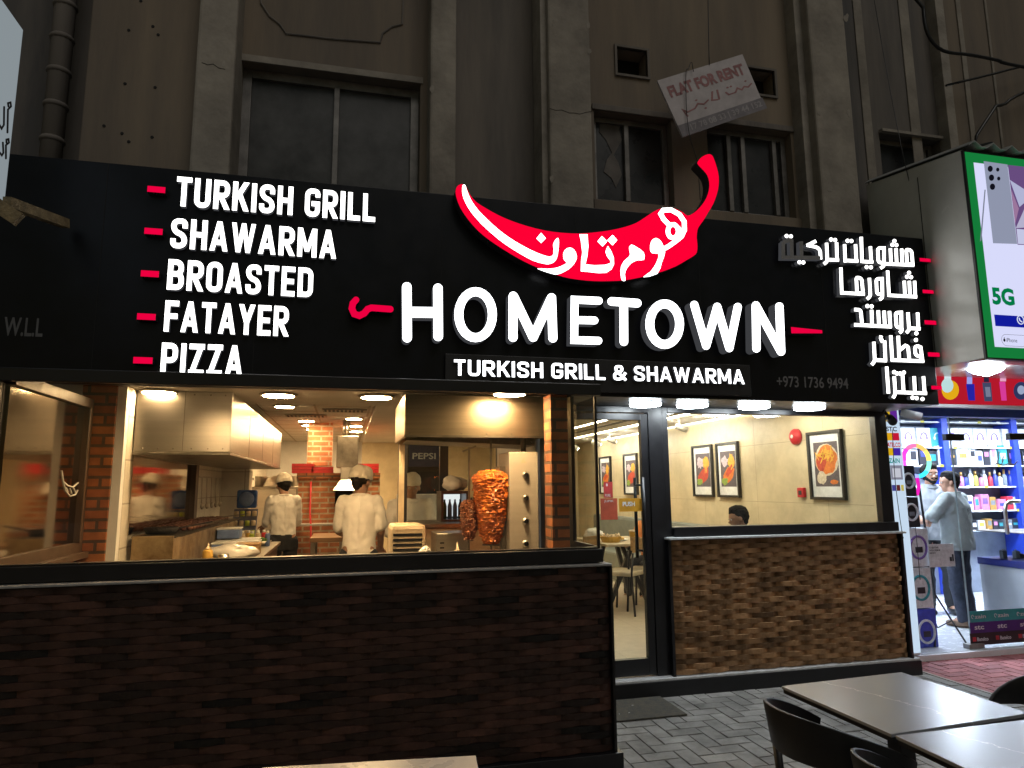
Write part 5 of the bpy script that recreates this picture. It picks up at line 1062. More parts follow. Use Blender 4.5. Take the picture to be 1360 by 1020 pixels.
def picture(y0, y1, lab, kind):
    z0, z1 = 1.44, 2.12; t = thing('framed_picture', lab, 'picture', (DX_, (y0 + y1) / 2, z0), 'framed food pictures on the dining wall'); w = .028
    mb = MB(); mb.box(DX_ - .04, DX_ - .002, y0, y0 + w, z0, z1); mb.box(DX_ - .04, DX_ - .002, y1 - w, y1, z0, z1); mb.box(DX_ - .04, DX_ - .002, y0 + w, y1 - w, z0, z0 + w); mb.box(DX_ - .04, DX_ - .002, y0 + w, y1 - w, z1 - w, z1); mb.build('frame', M['frame_b'], t)
    mb = MB(); mb.box(DX_ - .015, DX_ - .003, y0 + w, y1 - w, z0 + w, z1 - w); mb.build('mount', M['mount'], t)
    a, b, c, d = y0 + .075, y1 - .075, z0 + .13, z1 - .11; pr = MB(); xx = DX_ - .0155
    q = lambda u, v, k=0: (xx - .0003 * k, b - (b - a) * u, c + (d - c) * v)
    pr.face(pr.pts([q(0, 0), q(1, 0), q(1, 1), q(0, 1)]), 0); rnd = random.Random(kind)
    def blob(u, v, ru, rv, mi, k, j=.12, rot=0):
        ps = []
        for i in range(18):
            an = 2 * math.pi * i / 18; e = 1 + rnd.uniform(-j, j); du, dv = ru * e * math.cos(an), rv * e * math.sin(an)
            ps.append(q(min(1, max(0, u + du * math.cos(rot) - dv * math.sin(rot))), min(1, max(0, v + du * math.sin(rot) + dv * math.cos(rot))), k))
        pr.face(pr.pts(ps), mi)
    if kind == 0:
        blob(.52, .6, .48, .36, 4, 1, .04); blob(.52, .6, .43, .32, 1, 2, .1); blob(.3, .55, .2, .2, 3, 3)
        for k in range(26): blob(.5 + rnd.gauss(0, .16), .70 + rnd.gauss(0, .09), .13, .02, 2, 4 + k, .05, rnd.uniform(-1.2, 1.6))
        blob(.28, .2, .2, .15, 4, 3, .1); blob(.78, .1, .16, .05, 1, 3)
    else:
        blob(.55, .5, .5, .42, 0, 1, .05); blob(.5, .32, .42, .2, 1 if kind % 2 else 3, 2, .1, .4); blob(.72, .7, .2, .18, 2, 3, .2); blob(.3, .72, .22, .15, 6, 3, .3); blob(.25, .15, .2, .1, 5, 3, .25); blob(.6, .45, .3, .1, 3, 4, .2, .5)
        for k in range(9): blob(.75 + rnd.gauss(0, .08), .68 + rnd.gauss(0, .08), .12, .025, 2, 5 + k, .05, rnd.uniform(.6, 2))
    pr.build('print', [FC[k] for k in ('slate', 'orange', 'chips', 'red', 'rice', 'green', 'onion')], t, norm=False)
for k, p in enumerate(pics): picture(p[2], p[3], p[4], k); spot((p[2] + p[3]) / 2 + .1, (DX_, (p[2] + p[3]) / 2, 2.08), ['nearest', 'second', 'third', 'fourth', 'fifth', 'farthest'][k] + ' white track spot, aimed at a framed food picture')
q = P(1059, 580, X=DX_); t = thing('fire_alarm', 'round red fire alarm bell high on the dining wall', 'alarm', q); mb = MB(); mb.lathe([(.085, 0), (.085, -.03), (.06, -.055), (.02, -.062)], (DX_ - .005, q.y, q.z), 22, axis='X'); mb.build('bell', M['red'], t, True); mb = MB(); mb.lathe([(.02, -.0622), (.015, -.07)], (DX_ - .005, q.y, q.z), 14, axis='X'); mb.build('bell_boss', M['white'], t)
q = P(1067, 654, X=DX_); t = thing('fire_call_point', 'small red fire call point below the alarm bell', 'call point', q); mb = MB(); mb.box(DX_ - .04, DX_ - .002, q.y - .05, q.y + .05, q.z - .05, q.z + .05); mb.build('case', M['red'], t, bevel=.006); mb = MB(); mb.box(DX_ - .0425, DX_ - .0405, q.y - .025, q.y + .025, q.z - .025, q.z + .02); mb.build('glass_plate', M['darkgrey'], t)
# booth seat, tables, chairs
M['booth'] = mat('grey_green_leather', (.16, .18, .16), .45, var=.2, bump=.1); M['oak'] = mat('oak_wood', (.40, .24, .10), .5, streak=2, vs=8, var=.35); M['seat'] = mat('beige_seat_pad', (.45, .38, .26), .7)
t = thing('booth_bench', 'grey green leather booth bench along the beige wall', 'bench', (4.4, 9, .13)); mb = MB(); mb.box(4.12, 4.63, 8.1, 12.2, .13, .56); mb.build('seat', M['booth'], t, bevel=.04); mb = MB(); mb.box(4.5, 4.645, 8.1, 12.2, .562, 1.08); mb.build('backrest', M['booth'], t, bevel=.05)
def dtable(x, y, w, d, lab):
    t = thing('dining_table', lab, 'table', (x, y, .126)); mb = MB(); mb.box(x - w / 2, x + w / 2, y - d / 2, y + d / 2, .86, .89); mb.build('tabletop', M['seat'], t, bevel=.006)
    for s_ in (-1, 1):
        for e in (-1, 1): mb = MB(); mb.bar((x + s_ * .08, y + e * .28, .859), (x + s_ * e * .26 + .0, y - e * .0 + e * .30, .127), .05, .05); mb.build('leg', M['darkgrey'], t)
    return t
dtable(3.50, 8.55, .8, 1.25, 'beige topped dining table with crossed dark legs, laid with food'); dtable(4.05, 6.4, .75, .8, 'beige topped dining table close to the low window wall')
def dchair(x, y, rz, lab):
    t = thing('dining_chair', lab, 'chair', (0, 0, 0), 'dining chairs with wooden backs')
    mb = MB(); mb.box(-.21, .21, -.21, .21, .43, .48); mb.build('seat', M['seat'], t, bevel=.015)
    mb = MB(); pts = []
    for k in range(9): a = -.7 + 1.4 * k / 8; pts.append((.24 * math.sin(a), -.24 - .06 * math.cos(a) + .06, 0))
    for z0, z1, m in ((.70, .86, 'oak'),):
        for p, q in zip(pts, pts[1:]): mb.hexa([(p[0], p[1], z0), (q[0], q[1], z0), (q[0], q[1] + .016, z0), (p[0], p[1] + .016, z0), (p[0], p[1] - .02, z1), (q[0], q[1] - .02, z1), (q[0], q[1] - .004, z1), (p[0], p[1] - .004, z1)])
    mb.build('backrest', M['oak'], t)
    for sx in (-1, 1):
        mb = MB(); mb.tube([(sx * .19, -.235, .70), (sx * .19, -.21, .45), (sx * .21, -.25, .0)], .013, 8); mb.build('leg', M['black'], t, True)
        mb = MB(); mb.tube([(sx * .18, .18, .43), (sx * .2, .22, .0)], .013, 8); mb.build('leg', M['black'], t, True)
    t.location = (x, y, .126); t.rotation_euler = (0, 0, rz); return t
q = P(829, 817, Z=.13); dchair(q.x + .10, q.y + .22, R(38), 'wooden backed dining chair nearest the door, seen through the door glass')
dchair(q.x - .30, q.y + .72, R(30), 'wooden backed dining chair left of the nearest one'); dchair(q.x + .45, q.y + .30, R(-35), 'wooden backed dining chair right of the nearest one'); dchair(4.0, 5.75, R(5), 'wooden backed dining chair behind the low window wall')
# food on the table
tb = thing('food_basket', 'yellow basket of chips on the dining table', 'basket', (2.72, 8.75, .89)); mb = MB(); mb.lathe([(.11, 0), (.14, .07), (.13, .07), (.1, .01)], (3.28, 8.25, .891), 18); mb.build('basket', M['yellow'], tb); mb = MB(); rnd = random.Random(4)
for k in range(40): a = Vector((3.28 + rnd.uniform(-.1, .1), 8.25 + rnd.uniform(-.1, .1), .95 + rnd.uniform(0, .03))); mb.bar(a, a + Vector((rnd.uniform(-.05, .05), rnd.uniform(-.05, .05), rnd.uniform(0, .03))), .01)
mb.build('chips', M['cream'], tb)
tb = thing('juice_cup', 'yellow paper cup on the dining table', 'cup', (3.02, 8.75, .89)); mb = MB(); mb.lathe([(.035, 0), (.05, .13), (.052, .13)], (3.56, 8.2, .891), 16); mb.build('cup_body', M['yellow'], tb, True); mb = MB(); mb.lathe([(.053, .1305), (.05, .145)], (3.56, 8.2, .891), 16); mb.build('cup_lid', M['cream'], tb)
lump('paper_flower', 'crumpled pale paper napkins on the dining table beside the basket of chips', 'napkins', (3.14, 8.5, .97), (.12, .1, .08), M['white'], amp=.6, seed=6)
# stickers on the door
dr = [o for o in bpy.data.objects if o.name == 'door'][0]
def sticker(x0, y0, x1, y1, m, name, Y=5.170):
    a, b = P(x0, y0, Y=Y), P(x1, y1, Y=Y); mb = MB(); mb.box(a.x, b.x, Y, Y + .0015, b.z, a.z); return mb.build(name, m, dr), a, b
M['stk_o'] = mat('orange_sticker', (.62, .30, .02), .5); M['stk_r'] = mat('red_sticker', (.55, .05, .05), .5); M['stk_r2'] = mat('orange_red_sticker', (.55, .10, .05), .5); M['stk_w'] = mat('white_print', (.8, .8, .78), .5)
o, a, b = sticker(822, 662, 856.5, 679, M['stk_o'], 'push_sticker'); o['label'] = 'orange sticker reading PUSH'
text('PUSH', (a.x + .03, 5.1695, b.z + .042), .036, M['stk_w'], o, width=.105, bold=.03)
o, a, b = sticker(801.5, 640, 814, 661, M['stk_r'], 'review_sticker'); text('8', (a.x + .02, 5.1695, a.z - .035), .022, M['stk_w'], o, bold=.02); text('PURE', (a.x + .01, 5.1695, b.z + .008), .022, M['stk_w'], o, width=.045)
o, a, b = sticker(797.5, 662, 820.5, 690, M['stk_r2'], 'menu_sticker'); text('JUPIK', (a.x + .03, 5.1695, a.z - .035), .022, M['stk_w'], o, width=.08)
# guests
ORANGE = mat('orange_top', (.62, .22, .06), .8, var=.2); DKSHIRT = mat('dark_shirt', (.05, .055, .07), .85)
person('diner with long brown hair and orange top seated at the table behind the door', (4.22, 9.05, -.30), R(118), 1.62, dict(lk=(-.14, .40, .86), rk=(.14, .40, .86), la=(-.14, .42, .45), ra=(.14, .42, .45), lw=(-.1, .34, 1.16), rw=(.14, .36, 1.15)), ORANGE, PANT, SKIN, mat('brown_hair', (.05, .02, .01), .5), 'short', None, (0, .06), .3, .25, sit=True, shoes=M['black'], hairlen=.01)
person('dark haired man sitting behind the low window wall with only his head showing', (4.02, 6.4, -.29), R(75), 1.66, dict(lk=(-.12, .42, .88), rk=(.12, .42, .88), la=(-.12, .42, .46), ra=(.12, .42, .46)), DKSHIRT, PANT, SKIN2, HAIR, 'short', None, (0, .02), R(0), .22, sit=True, shoes=M['black'], build_=1.1)

t = thing('food_plate', 'white plate of yellow food between the basket and the juice cup', 'plate', (3.45, 8.4, .89)); mb = MB(); mb.lathe([(.08, 0), (.13, .018), (.12, .02), (.07, .006)], (3.45, 8.42, .891), 20); mb.build('plate', M['white'], t, True); mb = MB(); rnd = random.Random(8)
for k in range(24): mb.ball((3.45 + rnd.uniform(-.07, .07), 8.42 + rnd.uniform(-.07, .07), .91 + rnd.uniform(0, .015)), rnd.uniform(.012, .024), 7)
mb.build('food', M['yellow'], t, True)
# ------------------------------------------------------------------ phone shop on the right
M['shopwhite'] = mat('white_shop_panel', (.72, .74, .78), .4, var=.06); M['navy'] = mat('navy_band', (.015, .02, .16), .4); M['bluep'] = mat('blue_panel', (.02, .05, .42), .4)
M['shelfg'] = mat('grey_shelf_back', (.24, .27, .33), .5, var=.2)
NX0 = 5.0
slab('shop_floor', 4.80, 11, 5.44, 8.6, -.01, .055, mat('white_floor_tile', (.66, .68, .72), .25, var=.08))
slab('shop_step', 4.80, 11, 5.40, 5.438, -.01, .05, M['shopwhite'])
slab('shop_ceiling', 4.78, 11, 5.7, 8.6, 2.55, 2.65, M['white'])
wallbox('grey back wall of the phone shop behind the shelves', 4.9, 11, 8.5, 8.6, .056, 2.55, M['shelfg'])
wallbox('white side wall between the restaurant and the phone shop', 4.78, 4.84, 5.42, 8.5, .056, 2.55, M['shopwhite'])
wallbox('white right hand wall of the phone shop', 10.9, 11, 5.45, 8.5, .056, 2.55, M['shopwhite'])
M['lampS'] = emis('shop_lamp', (.72, .84, 1), 95); M['lampS2'] = emis('canopy_lamp', (.82, .92, 1), 30)
for i in range(4):
    t = thing('panel_lamp', ['leftmost', 'second', 'third', 'rightmost'][i] + ' square ceiling lamp inside the phone shop, counted along the ceiling', 'lamp', (6.6 + i * 1.5, 7, 2.55), 'ceiling lamps of the phone shop'); x = 5.8 + i * 1.3
    mb = MB(); mb.box(x - .3, x + .3, 6.6, 7.2, 2.535, 2.549); mb.build('frame', M['white'], t); mb = MB(); mb.box(x - .28, x + .28, 6.62, 7.18, 2.531, 2.5345); mb.build('lamp_face', M['lampS'], t)
# canopy with light box sign
BX = 4.775
bx = thing('light_box_sign', 'large lit phone advertising box with green border on the shop canopy', 'sign', (5.5, 4.14, 3.3))
sd = mat('grey_white_side_panel', (.72, .74, .70), .22, var=.10, vs=3)
mb = MB(); mb.hexa([(BX, 4.16, 2.55), (8.5, 4.16, 2.55), (8.5, 5.19, 2.55), (BX, 5.19, 2.55), (BX, 4.16, 4.262), (8.5, 4.16, 4.262), (8.5, 5.19, 4.425), (BX, 5.19, 4.425)]); mb.build('box_body', sd, bx, bevel=.004)
mb = MB(); mb.box(BX - .004, BX + .02, 4.60, 4.605, 2.56, 4.23); mb.build('panel_seam', M['dark'], bx)
GRN = emis('lit_green', (.01, .26, .055), .75); M['adw'] = emis('lit_ad_white', (.70, .72, .98), .98)
mb = MB(); mb.box(BX - .01, 8.5, 4.140, 4.159, 2.535, 4.25); mb.build('frame', M['darkgrey'], bx)
yy = 4.1385; u0, u1, v0, v1 = BX + .005, 8.48, 2.55, 4.235
mb = MB(); mb.box(u0, u1, yy - .002, yy, v0, v1); gb = mb.build('green_border', GRN, bx)
gw = P(1284.5, 206, Y=4.136); gw2 = P(1314, 466, Y=4.136)
mb = MB(); mb.box(u0 + .075, u1, 4.1345, 4.136, v0 + .085, v1 - .085); fc = mb.build('ad_face', M['adw'], bx)
def Q(px_, py_, k=0): p = P(px_, py_, Y=4.134); return (p.x, 4.134 - .0006 * k, p.z)
def patch(name, pts, m, k=0, par=None): mb = MB(); mb.prism([Q(*p, k) for p in pts], (0, .0005, 0)); return mb.build(name, m, par or fc)
E1 = lambda n, c, s=.9: emis(n, c, s)
ph = patch('phone_picture', [(1306.5, 214), (1338, 218.5), (1351, 324), (1319, 323)], E1('ad_phone_grey', (.30, .33, .45)))
dk = E1('ad_black', (.006, .006, .012))
for (x, y, r) in ((1315, 224.2, 3.6), (1316.7, 236, 3.7), (1318, 248, 3.7), (1325, 225.3, 2.3), (1326.3, 237.2, 2.3)): patch('camera_lens', [(x + r * math.cos(a) * .95, y + r * 1.15 * math.sin(a)) for a in [k * math.pi / 8 for k in range(16)]], dk, 2, ph)
patch('pen_picture', [(1307.5, 252), (1309, 252), (1303.5, 319), (1301.5, 321)], E1('ad_pen', (.2, .22, .3)), 1)
patch('phone_screen', [(1338.5, 219), (1400, 226), (1404, 327), (1351.5, 325)], E1('ad_screen_violet', (.15, .08, .23)), 1)
patch('screen_art', [(1341, 239), (1372, 259), (1354, 275)], E1('ad_screen_pale', (.48, .5, .72)), 2); patch('screen_art', [(1349, 303), (1369, 258), (1396, 300)], E1('ad_screen_pale2', (.5, .48, .66)), 2); patch('screen_art', [(1350, 304), (1397, 308), (1398, 326), (1352, 324)], E1('ad_screen_pale3', (.6, .62, .85)), 2); patch('screen_art', [(1343, 252), (1353, 277), (1348, 298)], E1('ad_screen_pink', (.36, .2, .36)), 2)
gt = E1('ad_green_text', (.0, .22, .07), .85); bt = E1('ad_blue', (.006, .012, .36), .9); wt = E1('ad_white_text', (.8, .85, 1))
a = P(1318.5, 404.5, Y=4.134); text('5G', (a.x, 4.1335, a.z), .142, gt, fc, bold=.045)
a = P(1322, 433, Y=4.134); mb = MB(); mb.box(a.x, a.x + .5, 4.1325, 4.134, a.z, a.z + .092); bl = mb.build('blue_button', bt, fc, bevel=.012)
mb = MB(); cq = P(1355, 425, Y=4.134); mb.tube([(cq.x + .032 * math.cos(k * math.pi / 10), 4.132, cq.z + .034 * math.sin(k * math.pi / 10)) for k in range(20)], .004, 6, closed=True); mb.tube([(cq.x - .012, 4.132, cq.z + .016), (cq.x - .008, 4.132, cq.z - .004), (cq.x + .012, 4.132, cq.z - .016)], .005, 6); mb.build('phone_symbol', wt, bl)
a = P(1331, 459, Y=4.134); b = P(1332, 444, Y=4.134); mb = MB(); w_ = .22; zc = (a.z + b.z) / 2; rr = (b.z - a.z) / 2
pill = [(a.x + rr + rr * math.cos(t_), 4.133, zc + rr * math.sin(t_)) for t_ in [math.pi / 2 + math.pi * k / 10 for k in range(11)]] + [(a.x + w_ + rr * math.cos(t_), 4.133, zc + rr * math.sin(t_)) for t_ in [-math.pi / 2 + math.pi * k / 10 for k in range(11)]]
mb.tube(pill, .0012, 4, closed=True); mb.build('pill_outline', dk, fc); text('iPhone', (a.x + .045, 4.1333, zc - .015), .032, dk, fc, width=.105)
mb = MB(); mb.ball((a.x + .027, 4.1332, zc - .001), (.011, .001, .013), 12); mb.ball((a.x + .029, 4.1332, zc + .017), (.004, .001, .005), 8); mb.build('fruit_mark', dk, fc)
rf = thing('corrugated_roof', 'corrugated grey sheet roof on top of the lit advertising box', 'roof', (6, 4.6, 4.27)); mb = MB(); n = 60
xs = [BX - .012 + i * .0625 for i in range(n)]; top = [mb.pts([(x, y, 4.27 + (.045 if i % 3 == 1 else 0) + (y - 4.1) * .16) for i, x in enumerate(xs)]) for y in (4.08, 5.2)]; bot = [mb.pts([(x, y, 4.262 + (.045 if i % 3 == 1 else 0) + (y - 4.1) * .16) for i, x in enumerate(xs)]) for y in (4.08, 5.2)]
for i in range(n - 1):
    mb.face((top[0][i], top[0][i + 1], top[1][i + 1], top[1][i])); mb.face((bot[1][i], bot[1][i + 1], bot[0][i + 1], bot[0][i])); mb.face((bot[0][i], bot[0][i + 1], top[0][i + 1], top[0][i]))
mb.build('sheet', mat('galvanised_sheet', (.36, .38, .37), .5, .3), rf, norm=False)
cn = thing('shop_canopy', 'canopy over the phone shop with a red perfume banner and blue underside', 'canopy', (6, 5, 2.4))
mb = MB(); mb.hexa([(4.80, 4.18, 2.535), (8.5, 4.18, 2.535), (8.5, 5.02, 2.60), (4.80, 5.02, 2.60), (4.80, 4.18, 2.549), (8.5, 4.18, 2.549), (8.5, 5.02, 2.63), (4.80, 5.02, 2.63)]); mb.build('upper_soffit', mat('red_soffit', (.34, .05, .05), .4), cn)
PY = 4.99
z0, z1 = P(1300, 537.5, Y=PY).z, P(1300, 496.5, Y=PY).z
mb = MB(); mb.box(4.9, 8.6, PY, PY + .06, z0 - .03, z1 + .03); mb.build('banner_frame', M['shopwhite'], cn, bevel=.003)
mb = MB(); mb.box(4.9, 8.6, PY - .003, PY - .0005, z0, z1); bn = mb.build('red_banner', emis('lit_red_banner', (.55, .012, .03), .8), cn)
def bq(x, y, k=1): p = P(x, y, Y=PY - .004); return (p.x, PY - .004 - .0008 * k, p.z)
def bpatch(name, pts, c, k=1, s=.9): mb = MB(); mb.prism([bq(*p, k) for p in pts], (0, .0006, 0)); o = mb.build(name, emis('banner_print', c, s), bn); return o
ov_ = lambda x, y, rx, ry: [(x + rx * math.cos(t_), y + ry * math.sin(t_)) for t_ in [2 * math.pi * k / 20 for k in range(20)]]
bpatch('round_bottle', ov_(1262, 518, 11.5, 13), (.85, .45, .01)); bpatch('round_bottle_glass', ov_(1258, 512, 8, 9.5), (.55, .8, .8), 2); bpatch('bottle_cap', [(1254, 498), (1263, 498), (1263, 506), (1254, 506)], (.7, .85, .9), 2)
bpatch('blue_bottle', [(1283, 510), (1294, 510), (1295, 532), (1286, 532)], (.02, .02, .4)); bpatch('bottle_cap', [(1284, 500), (1291, 500), (1291, 510), (1284, 510)], (.35, .4, .9), 2)
bpatch('grey_bottle', [(1304.5, 508), (1316, 508), (1318, 533), (1307.5, 533)], (.06, .07, .14)); bpatch('bottle_cap', [(1306.5, 500), (1313, 500), (1313.5, 507.5), (1306.5, 507.5)], (.02, .02, .05), 2); bpatch('bottle_label', [(1308, 514), (1314.5, 514), (1316, 527), (1309.5, 527)], (.2, .22, .32), 2)
bpatch('pink_bottle', [(1327, 507), (1335, 507), (1337, 532), (1330, 532)], (.75, .05, .35)); bpatch('bottle_cap', [(1328, 501), (1336, 501), (1336, 506.5), (1328, 506.5)], (.85, .4, .6), 2)
bpatch('disc_bottle', ov_(1356, 519, 10, 12), (.03, .04, .12)); bpatch('disc_label', ov_(1356, 518, 5, 6), (.35, .42, .6), 2)
mb = MB(); mb.box(4.80, 8.6, 5.06, 5.72, 2.352, 2.38); mb.build('lower_soffit', mat('blue_soffit', (.06, .10, .26), .35), cn)
mb = MB(); mb.box(4.86, 8.6, 5.50, 5.60, 2.245, 2.351); mb.build('header', mat('blue_header', (.04, .09, .30), .35), cn)
for (x, y, lx, lab) in ((1252, 543, .18, 'left oval lamp under the lower canopy of the phone shop'), (1345, 545, .24, 'right oval lamp under the lower canopy of the phone shop')):
    q = P(x, y, Z=2.345); t = thing('canopy_lamp', lab, 'lamp', q, 'lamps under the phone shop canopy'); mb = MB(); mb.ball((q.x, q.y, 2.345), (lx * .6, .09, .022), 18); mb.build('lamp_face', M['lampS2'], t, True); mb = MB(); mb.box(q.x - .06, q.x + .06, q.y - .03, q.y + .03, 2.338, 2.3515); mb.build('lamp_base', M['white'], t)
q = P(1310, 489, Z=2.545); t = thing('canopy_lamp', 'conical lamp hanging under the lit advertising box', 'lamp', q, 'lamps under the phone shop canopy'); mb = MB(); mb.lathe([(.12, 0), (.13, -.02), (.1, -.045), (.02, -.075)], (q.x, q.y, 2.555), 20); mb.build('lamp_face', M['lampS2'], t, True); mb = MB(); mb.lathe([(.09, .002), (.09, -.0005)], (q.x, q.y, 2.556), 20); mb.build('lamp_base', M['white'], t)
# lit column with provider names
cl = thing('lit_column', 'narrow lit white column with provider names beside the dining window', 'light box', (4.98, 5.41, .06))
M['col'] = emis('lit_column_white', (.66, .82, 1), .85)
mb = MB(); mb.box(4.845, 5.105, 5.40, 5.46, .06, 2.34); mb.build('column_body', M['shopwhite'], cl); mb = MB(); mb.box(4.85, 5.10, 5.396, 5.3995, .08, 2.33); cf = mb.build('column_face', M['col'], cl)
def cpatch(name, x0, x1, z0, z1, c, k=1, s=.9): mb = MB(); mb.box(x0, x1, 5.3955 - .001 * k, 5.3955 - .001 * k + .0007, z0, z1); return mb.build(name, emis('column_print', c, s), cf)
Z_ = lambda y: P(1190, y, Y=5.395).z
for lab, y, c in (('STC', 569, (.03, .03, .05)), ('BATELCO', 590, (.6, .02, .03)), ('ZAIN', 611, (.0, .3, .28))): text(lab, (4.94 if lab != 'BATELCO' else 4.92, 5.3945, Z_(y + 4)), .045, emis('column_text', c, .9), cf, width=.12 if lab != 'BATELCO' else .165, bold=.03)
for y0, y1, c1, c2 in ((545, 560, (.7, .45, .01), (.12, .02, .3)), (575, 585, (.75, .4, .01), (.6, .01, .04)), (595, 605, (.75, .45, .01), (.06, .02, .4)), (536, 543, (.7, .5, .02), (.1, .02, .3))):
    cpatch('card_print', 4.92, 5.0, Z_(y1), Z_(y0), c1); cpatch('card_print', 5.0005, 5.08, Z_(y1), Z_(y0), c2)
cpatch('dish_picture', 4.95, 5.08, Z_(637), Z_(618), (.25, .25, .32)); cpatch('dish_picture', 4.97, 5.06, Z_(634), Z_(622), (.6, .62, .7), 2); cpatch('badge_print', 4.95, 4.99, Z_(652), Z_(644), (.06, .06, .3)); cpatch('badge_print', 5.0, 5.04, Z_(652), Z_(644), (.12, .02, .02)); cpatch('badge_print', 5.05, 5.08, Z_(652), Z_(644), (.6, .5, .1))
# cameras on the corner
def cctv(px_, py_, Y, lab, m, d):
    q = P(px_, py_, Y=Y); d = Vector(d).normalized(); t = thing('security_camera', lab, 'camera', q); mb = MB(); mb.tube([q - d * .09, q + d * .07], .035, 14); mb.build('camera_body', m, t, True); mb = MB(); mb.tube([q + d * .0705, q + d * .073], .028, 14); mb.build('lens', M['dark'], t); mb = MB(); mb.tube([q - d * .05, q - d * .05 + Vector((-.02, .05, .08))], .014, 8); mb.build('bracket', m, t)
cctv(1212, 551, 4.95, 'grey white bullet security camera under the end of the black sign', M['shopwhite'], (.75, -.55, -.3)); cctv(1184, 558, 4.95, 'black security camera under the end of the black sign', M['black'], (-.5, -.7, -.25))
# glass front
gf = thing('glass_shop_front', 'frameless glass front pane of the phone shop with provider stickers', 'shop window', (6.5, 5.5, 0))
mb = MB(); mb.box(5.778, 8.4, 5.49, 5.50, .075, 2.24); gp = mb.build('pane', glass('clear_shop_glass', (.98, .99, .99), .2, .0), gf)
mb = MB(); mb.box(5.77, 5.7775, 5.488, 5.502, .075, 2.24); mb.build('pane_edge', mat('glass_edge', (.35, .45, .45), .2), gf)
for (x, y) in ((1268, 581), (1352, 580)): q = P(x, y, Y=5.48); mb = MB(); mb.box(q.x - .11, q.x + .11, 5.47, 5.52, q.z - .03, q.z + .035); mb.build('patch_fitting', M['black'], gf, bevel=.004)
q = P(1297, 861, Y=5.47); mb = MB(); mb.box(q.x - .09, q.x + .09, 5.46, 5.53, .056, .1); mb.build('patch_fitting', M['oldframe'], gf, bevel=.004)
def gpatch(x0, x1, y0, y1, m, k=1): a, b = P(x0, y0, Y=5.488), P(x0, y1, Y=5.488); mb = MB(); mb.box(a.x, 8.2, 5.4875 - .001 * k, 5.4885 - .001 * k, b.z, a.z); return mb.build('provider_sticker', m, gp), a, b
for y0, y1, c, lab in ((812, 827, (.02, .28, .30), 'zain'), (827, 841.5, (.05, .01, .16), 'stc'), (841.5, 858, (.015, .008, .012), 'Batelco')):
    o, a, b = gpatch(1287.5, 1400, y0, y1, mat('sticker_' + lab, c, .4)); z = (a.z + b.z) / 2
    for k in range(4):
        x = a.x + .05 + k * .27; w_ = .13 if lab != 'stc' else .11
        text(lab, (x + (.03 if lab == 'Batelco' else 0), 5.4858, z - .018), .038 if lab == 'stc' else .034, mat('sticker_text', (.6, .64, .7), .5), o, width=w_, bold=.02)
        if lab == 'Batelco': mb = MB(); mb.box(x - .02, x + .02, 5.4852, 5.4862, z - .018, z + .02); mb.build('red_mark', mat('red_mark', (.4, .02, .03), .5), o)
        if lab == 'zain': mb = MB(); mb.tube([(x - .022 + .013 * math.cos(t_), 5.486, z + .016 * math.sin(t_)) for t_ in [k2 * .6 for k2 in range(9)]], .0035, 5); mb.build('swirl_mark', mat('swirl', (.6, .64, .7), .5), o)
AR = tr(1160, 490, 5.1, 5.487); mb = MB()
strokes(mb, AR, [[(975, 625), (955, 650), (920, 640), (880, 655), (840, 640), (810, 655)], [(880, 590), (870, 650)], [(850, 560), (840, 640)]], 9, .001, 'r'); mb.build('arabic_sticker', mat('white_arabic_sticker', (.7, .74, .8), .5), gp)
# shelving and goods
SYb = 7.9
sh = thing('shelving', 'wall of grey shelves with blue uprights at the back of the phone shop', 'shelf', (8.5, SYb, 0))
levels = [P(1300, y, Y=SYb).z for y in (573 + 21, 599 + 19, 646, 678, 704)]
mb = MB(); mb.box(7.15, 10.4, SYb + .27, SYb + .3, .06, 2.5); mb.build('shelf_back', M['shelfg'], sh)
for z in levels + [levels[0] + .36]: mb = MB(); mb.box(7.15, 10.4, SYb, SYb + .265, z - .018, z); mb.build('shelf_board', M['shopwhite'], sh)
for k, z in enumerate(levels + [levels[0] + .36]):
    for j in range(9): x = 7.35 + j * .33 + (k % 3) * .07; mb = MB(); mb.box(x, x + .06, SYb - .003, SYb - .0005, z - .022, z + .012); mb.build('price_tag', M['white'] if (j + k) % 3 else mat('yellow_tag', (.6, .5, .05), .5), sh)
for x in (1258, 1351): q = P(x, 610, Y=SYb - .02); mb = MB(); mb.box(q.x - .05, q.x + .05, SYb - .03, SYb + .264, .06, 2.5); mb.build('upright', M['bluep'], sh)
pal = dict(white=(.72, .74, .78), black=(.02, .02, .03), teal=(.03, .28, .32), pink=(.62, .22, .42), blue=(.04, .06, .42), red=(.5, .03, .05), yellow=(.6, .5, .08), gold=(.4, .22, .05), violet=(.2, .1, .36), grey=(.2, .22, .26))
GM = {k: mat('goods_' + k, v, .4, var=.25, vs=25) for k, v in pal.items()}
rnd = random.Random(11); ordn = ['first', 'second', 'third', 'fourth', 'fifth', 'sixth', 'seventh', 'eighth', 'ninth', 'tenth', 'eleventh', 'twelfth', 'thirteenth', 'fourteenth', 'fifteenth', 'sixteenth', 'seventeenth', 'eighteenth', 'nineteenth', 'twentieth', 'twenty-first', 'twenty-second', 'twenty-third', 'twenty-fourth']
def arc_print(par, x, y, z, r, m, up=True):
    mb = MB(); mb.tube([(x + r * .8 * math.cos(t_), y, z + r * math.sin(t_)) for t_ in [math.pi * k / 10 for k in range(11)]], r * .12, 6)
    for s_ in (-1, 1): mb.ball((x + s_ * r * .8, y, z - r * .15), (r * .28, .004, r * .38), 8)
    return mb.build('headphone_print', m, par)
